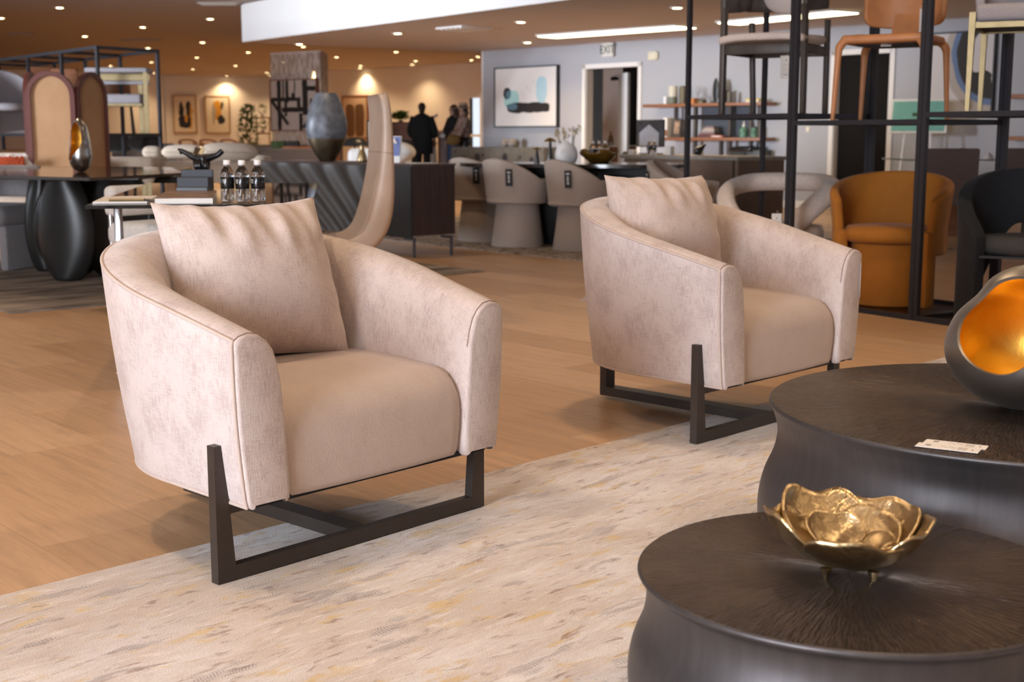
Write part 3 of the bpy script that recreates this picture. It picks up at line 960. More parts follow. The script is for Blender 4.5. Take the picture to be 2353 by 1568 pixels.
def make_armchair(label, loc, rz):
    t = thing('tub_armchair', label, 'armchair', loc, rz, 'blush tub armchairs')
    NS = 96
    profs = []
    ss = [0.0] + [k / NS for k in range(1, NS)] + [1.0]
    for s in ss:
        profs.append(body_profile(s)[0])
    mb = MB()
    n = len(profs[0])
    # front caps: rounded end of each arm
    def cap_rings(pr, sgn):
        c = sum(pr, Vector()) / n
        ax = Vector((pr[11].x + pr[16].x, 0, 0)) / 2
        rings = []
        for dy, k in ((0.0, 1.0), (-0.004, 0.995), (-0.008, 0.98), (-0.011, 0.95), (-0.013, 0.85)):
            rings.append([Vector((((p.x - c.x) * k + c.x), p.y + dy, (p.z - c.z) * (1 - (1 - k) * 0.35) + c.z)) for p in pr])
        return rings
    left = cap_rings(profs[0], -1); right = cap_rings(profs[-1], 1)
    allr = list(reversed(left[1:])) + profs + right[1:]
    # arc length along the outline for the weave coordinates
    U = [0.0]
    for i in range(1, len(allr)):
        U.append(U[-1] + (allr[i][6] - allr[i - 1][6]).length)
    vr = [[mb.v(p) for p in r] for r in allr]
    for i in range(len(allr) - 1):
        V = 0.0
        for k in range(n - 1):
            dv = (allr[i][k + 1] - allr[i][k]).length
            mb.f([vr[i][k], vr[i + 1][k], vr[i + 1][k + 1], vr[i][k + 1]], [(U[i], V), (U[i + 1], V), (U[i + 1], V + dv), (U[i], V + dv)])
            V += dv
    for rr in (vr[0], vr[-1]):
        mb.f(rr, [(q.co.x, q.co.z) for q in rr])
    mb.build('body_shell', M['velvet'], t, smooth=50)

    # seat: upholstered block whose front runs down to the underside
    mb = MB()
    sp = []                                    # (y, z) profile from underside front to the back
    yf, zs, rr = YF + 0.006, 0.398, 0.10
    sp.append((yf + 0.02, ZB)); sp.append((yf + 0.004, ZB + 0.006))
    for k in range(5): sp.append((yf - 0.004 * math.sin(PI * k / 5), ZB + 0.02 + (zs - rr - ZB - 0.02) * k / 4))
    for k in range(1, 9):
        a = PI / 2 * k / 8
        sp.append((yf + rr - rr * math.cos(a), zs - rr + rr * math.sin(a)))
    for k in range(1, 8): sp.append((yf + rr + (0.60 - yf - rr) * k / 7, zs + 0.012 * math.sin(PI * k / 7)))
    SL = [0.0]
    for k in range(1, len(sp)): SL.append(SL[-1] + math.hypot(sp[k][0] - sp[k - 1][0], sp[k][1] - sp[k - 1][1]))
    nx = 24
    def seatp(u, j):
        y, z = sp[j]
        lv = max(0, (z - ZB) / 0.405)
        hw = 0.388 + 0.040 * lv - 0.110
        e = (2 * u - 1)
        crown = 0.010 * (1 - e ** 4) * (1 if j > 6 else 0) 
        bul = 0.010 * (1 - e ** 2) * (1 if j <= 12 else 0)
        edge = 0.012 * max(0, abs(e) - 0.93) / 0.07
        return Vector((e * hw, y - bul + edge * (1 if j < 12 else 0), z + crown - edge * (1 if j > 8 else 0)))
    vs = [[mb.v(seatp(i / nx, j)) for j in range(len(sp))] for i in range(nx + 1)]
    for i in range(nx):
        for j in range(len(sp) - 1):
            mb.f([vs[i][j], vs[i + 1][j], vs[i + 1][j + 1], vs[i][j + 1]], [(i / nx * 0.6, SL[j]), ((i + 1) / nx * 0.6, SL[j]), ((i + 1) / nx * 0.6, SL[j + 1]), (i / nx * 0.6, SL[j + 1])])
    mb.build('seat', M['velvet_plain'], t, smooth=60)

    # piping round the outer edges
    mb = MB()
    rim = [body_profile(s)[0][12] for s in ss]
    edgeL = [profs[0][k] + Vector((-0.002, -0.002, 0)) for k in range(1, 12)]
    edgeR = [profs[-1][k] + Vector((0.002, -0.002, 0)) for k in range(11, 0, -1)]
    mb.tube(edgeL + rim + edgeR, 0.0046, 8)
    bot = [body_profile(s)[0][1] for s in ss]
    mb.tube(bot, 0.0046, 8)
    mb.build('piping', M['velvet_plain'], t, smooth=80)
    # seam across the arm ends
    for pr, r_ in ((profs[0], left), (profs[-1], right)):
        mb = MB(); mb.tube([Vector((p.x, p.y - 0.001, p.z + 0.0008)) for p in r_[0][12:20]], 0.0018, 6)
        mb.build('seam', pm('seam_thread', (0.30, 0.215, 0.18), 0.9), t)
    # underside board
    mb = MB()
    pts = [body_path(k / 40, 0)[0] for k in range(41)]
    mb.prism([(p.x * 0.95, p.y * 0.97 + 0.01) for p in pts], (1, 0, 0), (0, 1, 0), (0, 0, 0.012), (0, 0, ZB - 0.002))
    mb.build('underside', M['black_cloth'], t, smooth=0)

    # metal base: uprights outside the arms, floor bar, spine to a rear post
    hx = 0.427
    z0 = 0.0
    for s in (-1, 1):
        mb = MB()
        poly = [(s * hx, z0), (s * hx, 0.313), (s * (hx - 0.021), 0.313), (s * (hx - 0.034), 0.20), (s * (hx - 0.048), 0.034), (s * (hx - 0.05), z0)]
        mb.prism(poly, (1, 0, 0), (0, 0, 1), (0, 0.026, 0), (0, 0.0, 0))
        mb.build('leg', M['bronze'], t, smooth=0)
    mb = MB(); mb.box((0, 0.013, 0.017), (2 * hx - 0.09, 0.0255, 0.034)); mb.build('front_bar', M['bronze'], t, smooth=0)
    mb = MB(); mb.box((0, 0.38, 0.0165), (0.055, 0.70, 0.033)); mb.build('spine_bar', M['bronze'], t, smooth=0)
    mb = MB(); mb.box((0, 0.72, 0.11), (0.052, 0.03, 0.22), bevel=0.001, seg=1); mb.build('rear_leg', M['bronze'], t, smooth=0)
    mb = MB(); mb.box((0, 0.013, 0.166), (2 * hx - 0.06, 0.024, 0.022)); mb.box((0, 0.37, 0.166), (0.05, 0.70, 0.018)); mb.build('support_rail', M['bronze'], t, smooth=0)
    return t

A1 = at_z(503, 1347.5, 0.012); B1_ = at_z(1112.3, 1165, 0.012)
ex = (B1_ - A1).normalized(); ang1 = math.atan2(ex.y, ex.x)
c1 = (A1 + B1_) / 2
chair1 = make_armchair('blush tub armchair nearest the camera, with square cushion', (c1.x, c1.y, 0.0145), ang1)
A2 = at_z(1600, 1023, 0.012); ang2 = math.radians(46.0)
c2 = A2 + Vector((math.cos(ang2), math.sin(ang2), 0)) * 0.427 * 1.03
chair2 = dup(chair1, (c2.x, c2.y, 0.0145), ang2, 'blush tub armchair standing behind the large round table, price tag on arm', None, (1.03, 1.03, 1.03))

# ================================================================ scatter cushions
def make_cushion(name, label, mat, TL, TR, BR, BL, puff, group=None, folds=1.0, cat='cushion', nrm=None):
    TL, TR, BR, BL = [Vector(p) for p in (TL, TR, BR, BL)]
    n = (TR - TL).cross(BL - TL).normalized()
    if n.y > 0: n = -n
    N = 44
    W = (TR - TL).length; Hh = (BL - TL).length
    mb = MB()
    rnd = random.Random(len(label))
    ph = [rnd.uniform(0, 6) for _ in range(4)]
    def pt(u, v, side):
        a, b = 2 * u - 1, 2 * v - 1
        ua = a * (1 - 0.055 * (1 - b * b)); vb = b * (1 - 0.10 * (1 - a * a))
        uu, vv = (ua + 1) / 2, (vb + 1) / 2
        p = (TL * (1 - uu) + TR * uu) * (1 - vv) + (BL * (1 - uu) + BR * uu) * vv
        th = ((1 - abs(a) ** 2.6) * (1 - abs(b) ** 2.6))
        th = max(0, th) ** 0.62
        wr = 0.0
        if side > 0:
            e = max(0, -b) ** 1.5                                    # folds fanning down from the top edge
            wr = folds * 0.019 * e * th * (math.sin(a * 13 + 2.0 * b + ph[0]) + 0.7 * math.sin(a * 23 - 3 * b + ph[1]))
            e2 = max(0, abs(a) - 0.45) ** 1.2
            wr += folds * 0.014 * e2 * th * math.sin(b * 15 + a * 4 + ph[2])
        return p + n * side * (th * puff * (1.0 if side > 0 else 0.75) + wr)
    uvf = lambda u, v: (u * W, v * Hh)
    mb.grid(lambda u, v: pt(u, v, 1), N, N, uvf=uvf)
    mb.grid(lambda u, v: pt(u, v, -1), N, N, uvf=uvf)
    o = mb.build(name, mat, None, smooth=70, weld=True)
    return tag(o, label, cat, group)

def cl(chair_c, ang, p):
    """chair-local point to world"""
    q = rot2((p[0], p[1]), ang)
    return Vector((chair_c[0] + q.x, chair_c[1] + q.y, p[2] + 0.012))
def on_local_y(px, py, cc, ang, y0, slope=0.0, z0=0.4):
    """point seen at pixel on the chair-local plane y = y0 + slope * (z - z0)"""
    r = Vector(ray(px, py)); o = Vector((0, 0, H))
    ey = rot2((0, 1), ang); c = Vector((cc[0], cc[1], 0))
    # (o + k r - c).ey = y0 + slope * (o.z + k r.z - z0)
    k = (y0 + slope * (o.z - z0) - (o - c).dot(ey)) / (r.dot(ey) - slope * r.z)
    return o + r * k
cu1 = make_cushion('scatter_cushion', 'square blush cushion leaning on the back of the front armchair', M['velvet_pillow'],
             on_local_y(345, 466, c1, ang1, 0.43, 0.25), on_local_y(721, 452, c1, ang1, 0.36, 0.28),
             on_local_y(806, 818, c1, ang1, 0.30, 0.2), on_local_y(425, 850, c1, ang1, 0.36, 0.2), 0.135, 'blush scatter cushions')
cu2 = make_cushion('scatter_cushion', 'square blush cushion leaning in the armchair behind the table', M['velvet_pillow'],
             on_local_y(1388, 402, c2, ang2, 0.46, 0.2), on_local_y(1614, 402, c2, ang2, 0.36, 0.28),
             on_local_y(1660, 640, c2, ang2, 0.31, 0.22), on_local_y(1430, 660, c2, ang2, 0.38, 0.2), 0.135, 'blush scatter cushions')

# swing tag on the right arm of the second chair
def price_tag(label, P, w, h, rz=0.0, rx=0.0, string=None, parent=None, mat=None, lines=True, emblem=True, cat='price tag'):
    t = thing('price_tag', label, cat, P, rz, 'paper price tags')
    t.rotation_euler = (rx, 0, rz)
    mb = MB(); mb.box((0, 0, -h / 2), (w, 0.0012, h), bevel=0.0005, seg=1); mb.build('card', mat or M['ivory'], t, smooth=0)
    if lines:
        mb = MB()
        for k, (zz, ww) in enumerate(((0.36, 0.5), (0.42, 0.62), (0.52, 0.55), (0.60, 0.6), (0.68, 0.4), (0.76, 0.58))):
            mb.box((0, -0.0009, -h * zz), (w * ww, 0.0004, h * 0.012))
        mb.build('printed_lines', M['ink_grey'], t, smooth=0)
    if emblem:
        mb = MB(); mb.lathe([(0, -0.0003), (w * 0.06, -0.0003), (w * 0.06, 0.0003), (0, 0.0003)], seg=10)
        o = mb.build('eyelet', M['ink'], t); o.rotation_euler = (PI / 2, 0, 0); o.location = (0, -0.0009, -h * 0.2)
        mb = MB(); mb.box((0, -0.0009, -h * 0.83), (w * 0.42, 0.0004, h * 0.022)); mb.build('printed_price', M['ink'], t, smooth=0)
    if string:
        mb = MB(); mb.tube([(0, 0, -h * 0.06), tuple(Vector(string) * 0.5 + Vector((0.006, 0, 0))), string], 0.0009, 6); mb.build('string', M['ivory'], t)
    return t
P = cl(c2, ang2, (0.432, -0.075, 0.535))
price_tag('paper price tag hanging edge-on from the right arm of the second armchair', P, 0.05, 0.125, math.radians(75), 0, (0, 0, 0.03))

# ================================================================ round hourglass coffee tables
def round_table(label, cx, cy, r, zt, sc):
    t = thing('coffee_table', label, 'coffee table', (cx, cy, 0.0145), 0, 'dark round coffee tables')
    zt -= 0.0145
    mb = MB()
    prof = [(r - 0.05, 0.0), (r - 0.012, 0.004), (r + 0.002 * sc, 0.02 * sc)]
    # s-curve side
    key = [(r + 0.002 * sc, 0.02 * sc), (r + 0.014 * sc, 0.075 * sc), (r + 0.017 * sc, 0.125 * sc), (r + 0.008 * sc, 0.175 * sc), (r - 0.012 * sc, zt - 0.11 * sc), (r - 0.019 * sc, zt - 0.065 * sc), (r - 0.012, zt - 0.028 * sc), (r - 0.002, zt - 0.010)]
    sm = smooth_path([(a, 0, b) for a, b in key], 6)
    prof += [(p.x, p.z) for p in sm[1:]]
    prof += [(r, zt - 0.006), (r - 0.001, zt - 0.002), (r - 0.004, zt)]
    mb.lathe(prof, seg=128)
    mb.build('base', M['cside'], t, smooth=60)
    mb = MB()
    rs = [r - 0.004 - (r - 0.004) * (k / 24) for k in range(25)]
    mb.lathe([(r - 0.004, zt - 0.001)] + [(max(q, 0), zt + 0.0005) for q in rs], seg=128)
    mb.build('table_top', M['ctop'], t, smooth=60)
    return t
T1 = (1.144, 2.896, 0.558, 0.400); T2 = (0.564, 2.088, 0.356, 0.290)
round_table('larger round dark metal coffee table with pinched sides, holding the egg-shaped vase', *T1, 1.15)
round_table('smaller lower round dark metal coffee table holding the gold bowl', *T2, 0.82)

# ---------------------------------------------------------------- hollow vessels with a gilded inside
def dense(key, n=10):
    return [(max(p.x, 0.0), p.z) for p in smooth_path([(a, 0, b) for a, b in key], n)]

def hollow_vessel(name, label, cat, loc, polar, zc, d0, beta, outer, inner, group=None, flat=1.0, lip=0.007, lean=0.0, base_r=0.0):
    """closed shell around centre height zc; polar = [(elevation deg, radius)], opening round direction d0 with angular radii beta = [deg...]"""
    t = thing(name, label, cat, loc, 0, group)
    d0 = Vector(d0).normalized()
    up = Vector((0, 0, 1)); rt = d0.cross(up).normalized(); uu = rt.cross(d0)
    def rho(d):
        el = math.degrees(math.asin(max(-1, min(1, d.z))))
        for (e0, r0), (e1, r1) in zip(polar, polar[1:]):
            if e0 <= el <= e1:
                k = (el - e0) / (e1 - e0)
                i = polar.index((e0, r0)); pm1 = polar[i - 1][1] if i > 0 else r0; pp2 = polar[i + 2][1] if i + 2 < len(polar) else r1
                return 0.5 * (2 * r0 + (r1 - pm1) * k + (2 * pm1 - 5 * r0 + 4 * r1 - pp2) * k * k + (3 * r0 - pm1 - 3 * r1 + pp2) * k ** 3)
        return polar[-1][1]
    NP, NR = 96, 40
    def bet(ph):
        x = ph / (2 * PI) * len(beta); n = len(beta); i = int(x) % n; k = x - int(x)
        a_, b_, c_, d_ = beta[(i - 1) % n], beta[i], beta[(i + 1) % n], beta[(i + 2) % n]
        return math.radians(0.5 * (2 * b_ + (c_ - a_) * k + (2 * a_ - 5 * b_ + 4 * c_ - d_) * k * k + (3 * b_ - a_ - 3 * c_ + d_) * k ** 3))
    def pt(ph, q, sh):
        b = bet(ph); th = b + (PI - b) * q
        d = d0 * math.cos(th) + (rt * math.cos(ph) + uu * math.sin(ph)) * math.sin(th)
        p = d * (rho(d) - sh)
        p = Vector((p.x, p.y, p.z + zc))
        if p.z < sh: p.z = sh                                          # flattened foot
        p.x += lean * p.z
        return p
    mb = MB(); mb.grid(lambda u, v: pt(2 * PI * u, v, 0.0), NP, NR, cu=True)
    mb.grid(lambda u, v: pt(2 * PI * u, 0.0, lip * v), NP, 2, cu=True)
    mb.build('shell', outer, t, smooth=60, weld=True)
    mb = MB(); mb.grid(lambda u, v: pt(2 * PI * u, v, lip), NP, NR, cu=True)
    mb.build('gilded_hollow', inner, t, smooth=60, weld=True)
    return t
M['pewter'] = beaten_metal('cast_pewter', (0.27, 0.25, 0.225), (0.38, 0.355, 0.32), 0.42, 5, 0.12)
M['silver'] = beaten_metal('brushed_silver', (0.45, 0.44, 0.42), (0.58, 0.57, 0.55), 0.25, 6, 0.08)
M['gilt'] = beaten_metal('orange_gilt', (0.93, 0.47, 0.05), (1.0, 0.62, 0.13), 0.42, 9, 0.35)
vb = at_z(2352, 936, 0.40)
tocam = Vector((-vb.x, -vb.y, 0)).normalized()
dd = rot2(tocam, math.radians(-16)); dd = Vector((dd.x, dd.y, 0.27))
hollow_vessel('egg_vase', 'dark pewter egg-shaped vase with an orange gilded hollow, on the larger round table', 'vase', (vb.x, vb.y, 0.402),
              [(-90, 0.150), (-60, 0.152), (-35, 0.168), (-8, 0.176), (18, 0.166), (42, 0.152), (62, 0.166), (90, 0.176)], 0.142, dd, [43, 50, 52, 52, 36, 28, 31, 35], M['pewter'], M['gilt'])

# ---------------------------------------------------------------- gold petal bowl
def petal_bowl():
    bx = at_z(1965, 1338, T2[3])
    t = thing('petal_bowl', 'hammered gold bowl shaped like an open flower, on the smaller round table', 'bowl', (bx.x + 0.0, bx.y + 0.05, T2[3] + 0.001), 0)
    rnd = random.Random(3)
    def petal(a0, span, R0, hgt, z0, rmin, lean, seed, dipk=0.30):
        mb = MB(); NU, NV = 30, 18
        rr = random.Random(seed); ph = [rr.uniform(0, 6) for _ in range(4)]
        def fn(u, v):
            a = a0 + (u - 0.5) * span
            e = abs(2 * u - 1)
            top = 1.0 - dipk * e ** 3 + 0.05 * math.sin(u * 9 + ph[0]) + 0.03 * math.sin(u * 17 + ph[1])
            w = v * top
            th = w * 1.22
            r = rmin + (R0 - rmin) * math.sin(th) / math.sin(1.22) + 0.003 * math.sin(5 * u + 4 * v + ph[2]) * v + lean * w
            z = z0 + hgt * (1 - math.cos(th)) / (1 - math.cos(1.22)) + 0.003 * math.sin(11 * u + 7 * v + ph[3]) * v
            r += 0.008 * (1 - e ** 2) * w
            return Vector((r * math.cos(a), r * math.sin(a), z))
        mb.grid(fn, NU, NV)
        o = mb.build('petal', M['gold'], t, smooth=80)
        m = o.modifiers.new('thickness', 'SOLIDIFY'); m.thickness = 0.0045; m.offset = 0
        return o
    for k, (a, R0, h) in enumerate(((-1.75, 0.126, 0.074), (-0.45, 0.128, 0.086), (0.75, 0.124, 0.088), (1.85, 0.128, 0.096), (3.05, 0.128, 0.092))):
        petal(a, 1.75, R0, h, 0.013, 0.0, 0.0, k)
    for k, (a, R0, h) in enumerate(((-1.2, 0.096, 0.046), (0.85, 0.094, 0.062), (2.7, 0.096, 0.062))):
        petal(a, 2.3, R0, h, 0.021, 0.0, 0.0, 10 + k, 0.35)
    for k, (a, R0, h) in enumerate(((-0.2, 0.070, 0.036), (1.9, 0.074, 0.056))):
        petal(a, 2.2, R0, h, 0.027, 0.0, 0.0, 20 + k, 0.4)
    for a in (-1.57 - 0.9, -1.57 + 0.55, 1.5):
        mb = MB(); mb.lathe([(0.0, 0.0), (0.005, 0.0), (0.007, 0.008), (0.010, 0.017), (0.0, 0.018)], (0.056 * math.cos(a), 0.056 * math.sin(a), 0.0), 12)
        mb.build('foot', M['gold'], t)
petal_bowl()

# ---------------------------------------------------------------- two flat price labels on the larger table
def flat_label(label, P, a, dz):
    t = thing('price_tag', label, 'price tag', (P.x, P.y, T1[3] + 0.0014 + dz), a, 'flat printed price labels')
    mb = MB(); mb.box((0, 0, 0), (0.118, 0.036, 0.0008)); mb.build('card', M['ivory'], t, smooth=0)
    mb = MB()
    mb.box((-0.038, 0.004, 0.0006), (0.010, 0.012, 0.0003))
    for k in range(6): mb.box((-0.012 + 0.005 * k, 0.006 - 0.004 * (k % 3), 0.0006), (0.0022, 0.004, 0.0003))
    for k in range(5): mb.box((0.020 + 0.0035 * k, 0.0, 0.0006), (0.0009, 0.024, 0.0003))
    mb.build('printed_lines', M['ink_grey'], t, smooth=0)
    mb = MB(); mb.box((0.046, 0.0, 0.0006), (0.0016, 0.008, 0.0003)); mb.build('printed_price', M['ink'], t, smooth=0)
la = at_z(2105, 1026, 0.40); lb = at_z(2245, 1042, 0.40); aa = math.atan2(lb.y - la.y, lb.x - la.x)
flat_label('white printed label lying nearest the rim of the larger round table', at_z(2178, 1030, 0.402), aa, 0.0011)
flat_label('white printed label tucked partly under the other on the larger round table', at_z(2196, 1021, 0.402), aa, 0.0)
# ================================================================ display racks
def rack_post(mb, x, y, h, w=0.028):
    mb.box((x, y, h / 2), (w, w, h))

# ---- right rack: three bays in a line; each bay frame is a thing bolted to the next
P3 = at_z(2096, 737, 0); P3.z = 0
rv = (at_z(2178, 748, 0) - at_z(1966, 717, 0)); rv.z = 0; rv.normalize()
RK = math.atan2(rv.y, rv.x)                                     # along the rack, towards the right of the picture
BAY, DEP, RH = 0.965, 0.70, 2.25
def rack_bay(label, org, zshelf, rz, w, d, h, group, cat='display rack'):
    t = thing('display_rack', label, cat, (org.x, org.y, 0), rz, group)
    k = 0.028
    for x, y in ((k / 2, k / 2), (w - k / 2, k / 2), (k / 2, d - k / 2), (w - k / 2, d - k / 2)):
        mb = MB(); rack_post(mb, x, y, h, k); mb.build('post', M['black_metal'], t, smooth=0)
    for z in (0.014, zshelf, h - k / 2):
        for a, b in (((k, k / 2), (w - k, k / 2)), ((k, d - k / 2), (w - k, d - k / 2)), ((k / 2, k), (k / 2, d - k)), ((w - k / 2, k), (w - k / 2, d - k))):
            mb = MB(); mb.bar((a[0], a[1], z), (b[0], b[1], z), k, k); mb.build('rail', M['black_metal'], t, smooth=0)
    for z, nm in ((zshelf, 'shelf_panel'), (0.014, 'base_panel')):
        mb = MB(); mb.box((w / 2, d / 2, z + 0.009), (w - 2 * k, d - 2 * k, 0.008)); mb.build(nm, M['rack_panel'], t, smooth=0)
    return t
M['rack_panel'] = glass_mat('clear_acrylic', (0.96, 0.98, 0.98), 0.0, 1.02)
def rk(s, dpt, z=0.0):
    """rack coordinates: s bays along from the joint at the double post, depth behind the front"""
    p = P3 + rv * (s * BAY) + Vector((-rv.y, rv.x, 0)) * dpt
    return Vector((p.x, p.y, z))
SH1, SH2, SH3 = 1.113, 1.069, 1.106
rack_bay('black metal display rack bay holding the dark wooden armchair, left bay of three', rk(-2, 0), SH1, RK, BAY - 0.004, DEP, RH, 'black rack bays on the right')
rack_bay('black metal display rack bay holding the tan leather chair, middle bay of three', rk(-1, 0), SH2, RK, BAY - 0.004, DEP, RH, 'black rack bays on the right')
rack_bay('black metal display rack bay holding the grey brass-legged stool, right bay of three', rk(0, 0), SH3, RK, BAY - 0.004, DEP, RH, 'black rack bays on the right')

# ---- dark oak chair with pale seat (left bay, upper)
def oak_chair():
    p = rk(-1.53, 0.36, SH1 + 0.0135)
    t = thing('wooden_armchair', 'dark oak armchair with a pale padded seat on the left rack shelf', 'chair', p, RK + math.radians(26), None)
    hw, hd = 0.265, 0.235
    for x in (-hw, hw):
        mb = MB(); mb.bar((x, -hd, 0), (x * 0.985, -hd, 0.66), 0.030, 0.050, up=(0, 1, 0), bevel=0.004, w2=0.032, h2=0.056); mb.build('leg', M['dark_oak'], t)
        mb = MB(); mb.bar((x * 0.92, hd + 0.03, 0), (x * 0.96, hd - 0.01, 0.60), 0.028, 0.048, up=(0, 1, 0), bevel=0.004); mb.build('leg', M['dark_oak'], t)
        mb = MB()
        pts = [(x, -hd - 0.02, 0.665), (x, 0.0, 0.69), (x * 0.96, hd * 0.8, 0.72)]
        for a, b in zip(pts, pts[1:]): mb.bar(a, b, 0.034, 0.085, bevel=0.004)
        mb.build('armrest', M['dark_oak'], t)
        mb = MB(); mb.bar((x, -hd, 0.40), (x * 0.94, hd, 0.40), 0.022, 0.055, bevel=0.003); mb.build('side_rail', M['dark_oak'], t)
    for y in (-hd, hd):
        mb = MB(); mb.bar((-hw * 0.97, y, 0.40), (hw * 0.97, y, 0.40), 0.024, 0.06, bevel=0.003); mb.build('cross_rail', M['dark_oak'], t)
    mb = MB()
    def bk(u, v):
        a = (u - 0.5) * 2.0
        return Vector((0.275 * math.sin(a) / math.sin(1.0), 0.17 + 0.13 * (1 - abs(a) ** 2.0) , 0.665 + 0.10 * v))
    mb.grid(bk, 24, 2)
    o = mb.build('back_rail', M['dark_oak'], t); md = o.modifiers.new('thickness', 'SOLIDIFY'); md.thickness = 0.026
    mb = MB(); mb.ell((0, 0.245, 0.775), (0.20, 0.045, 0.135)); mb.build('back_pad', M['seat_pale'], t)
    mb = MB()
    pr = [(-0.285, -0.27), (-0.27, -0.285), (0.27, -0.285), (0.285, -0.27), (0.25, 0.25), (-0.25, 0.25)]
    def st(u, v):
        return Vector(((2 * u - 1) * (0.285 - 0.03 * v), -0.285 + 0.54 * v, 0.475 + 0.022 * (1 - (2 * u - 1) ** 4) - 0.022 * math.sin(PI * v) + 0.018 * v))
    mb.grid(st, 18, 18)
    o = mb.build('seat', M['seat_pale'], t); md = o.modifiers.new('thickness', 'SOLIDIFY'); md.thickness = 0.045; md.offset = -1
    bv = o.modifiers.new('soft', 'BEVEL'); bv.width = 0.014; bv.segments = 3
    return t
M['seat_pale'] = pm('pale_leather', (0.66, 0.58, 0.54), 0.5, 0, 0.03)
oc = oak_chair()
tp = at_d(1807, 128, 8.18)
price_tag('white swing tag hanging from the dark oak armchair on the rack', tp, 0.073, 0.138, math.radians(8), 0, (0.02, 0.05, 0.012))

# ---- tan leather chair (middle bay, upper)
def tan_chair():
    p = rk(-0.55, 0.36, SH2 + 0.0135)
    t = thing('leather_chair', 'tan leather side chair on the middle rack shelf', 'chair', p, RK + math.radians(24), None)
    hw, hd = 0.243, 0.232
    def leg(x, y, tx, ty):
        mb = MB(); mb.tube(smooth_path([(x * 1.06, y * 1.06, 0), (x * 1.0, y * 1.0, 0.34), (x * 0.97, y * 0.97, 0.415), (x * 0.80, y * 0.90, 0.452), (x * 0.4, y * 0.86, 0.456)], 5),
                           [0.012] * 4 + [0.016] * 3 + [0.021] * 3 + [0.024] * 11 if False else [0.012 + 0.012 * min(1, i / 9) for i in range(21)], 12)
        mb.build('leg', M['tan_leather'], t)
    for x in (-hw, hw):
        for y in (-hd, hd): leg(x, y, 0, 0)
    mb = MB()
    def st(u, v):
        a, b = 2 * u - 1, 2 * v - 1
        return Vector((hw * 1.0 * a * (1 - 0.04 * b * b), hd * 1.02 * b, 0.478 - 0.010 * (1 - a * a) * (1 - b * b)))
    mb.grid(st, 16, 16)
    o = mb.build('seat', M['tan_leather'], t); md = o.modifiers.new('thickness', 'SOLIDIFY'); md.thickness = 0.048; md.offset = -1
    bv = o.modifiers.new('soft', 'BEVEL'); bv.width = 0.02; bv.segments = 4
    mb = MB(); mb.box((0, 0, 0.425), (0.33, 0.32, 0.012)); mb.build('underside', M['black_cloth'], t, smooth=0)
    mb = MB(); mb.bar((0, hd * 0.85, 0.455), (0, hd + 0.045, 0.62), 0.16, 0.018, up=(0, 1, 0)); mb.build('back_strut', M['tan_leather'], t)
    mb = MB()
    def bk(u, v):
        a = (2 * u - 1)
        w = 0.245 + 0.010 * v
        k = 1.0
        e = max(0, abs(a) - 0.86) / 0.14
        zz = 0.555 + 0.285 * v
        zz = 0.70 + (zz - 0.70) * (1 - 0.28 * e * e) - 0.03 * (1 - v) * (1 - abs(a)) * 0
        return Vector((w * a, hd + 0.065 - 0.115 * abs(a) ** 2.4 + 0.04 * v, zz - 0.02 * (1 - a * a) * (1 - v)))
    mb.grid(bk, 26, 12)
    o = mb.build('backrest', M['tan_leather'], t); md = o.modifiers.new('thickness', 'SOLIDIFY'); md.thickness = 0.030
    bv = o.modifiers.new('soft', 'BEVEL'); bv.width = 0.011; bv.segments = 3
    mb = MB(); mb.box((0.012, -hd * 0.72, 0.418), (0.058, 0.036, 0.002), (0.4, 0, 0.2)); o = mb.build('maker_label', M['ivory'], t, smooth=0); o['label'] = 'small white sewn label'
    return t
tan_chair()
price_tag('white swing tag hung on the back of the tan leather chair, behind the double post', at_d(2126, 20, 7.55), 0.070, 0.135, math.radians(20), 0, (0, 0.05, 0.02), lines=False)

# ---- grey stool chair with brass frame (right bay, upper)
def brass_stool():
    p = rk(0.36, 0.36, SH3 + 0.0135)
    t = thing('brass_frame_chair', 'grey upholstered chair on brass legs on the right rack shelf', 'chair', p, RK + math.radians(30), None)
    hw, hd = 0.235, 0.225
    for x in (-hw, hw):
        for y in (-hd, hd):
            mb = MB(); mb.bar((x * 1.02, y * 1.02, 0), (x, y, 0.50 if y < 0 else 0.46), 0.022, 0.022, up=(0, 1, 0), w2=0.034, h2=0.034, bevel=0.001); mb.build('leg', M['brass'], t, smooth=0)
    mb = MB()
    for y in (-hd, hd): mb.bar((-hw, y, 0.435), (hw, y, 0.435), 0.022, 0.028)
    for x in (-hw, hw): mb.bar((x, -hd, 0.435), (x, hd, 0.435), 0.022, 0.028)
    mb.build('seat_frame', M['brass'], t, smooth=0)
    mb = MB(); mb.box((0, -0.01, 0.497), (2 * hw - 0.02, 2 * hd + 0.0, 0.09), bevel=0.028, seg=4); mb.build('seat', M['grey_cloth'], t)
    mb = MB(); mb.box((0, 0, 0.438), (2 * hw - 0.03, 2 * hd - 0.03, 0.02)); mb.build('underside', M['black_cloth'], t, smooth=0)
    mb = MB()
    def bk(u, v):
        a = (u - 0.5) * 2 * 1.75
        rr = 0.255 + 0.03 * v
        return Vector((rr * math.sin(a), 0.02 + rr * 0.92 * math.cos(a), 0.53 + 0.34 * v * (0.62 + 0.38 * math.cos(a * 0.55))))
    mb.grid(bk, 30, 10)
    o = mb.build('backrest', M['grey_cloth'], t); md = o.modifiers.new('thickness', 'SOLIDIFY'); md.thickness = 0.05
    bv = o.modifiers.new('soft', 'BEVEL'); bv.width = 0.018; bv.segments = 3
    return t
brass_stool()

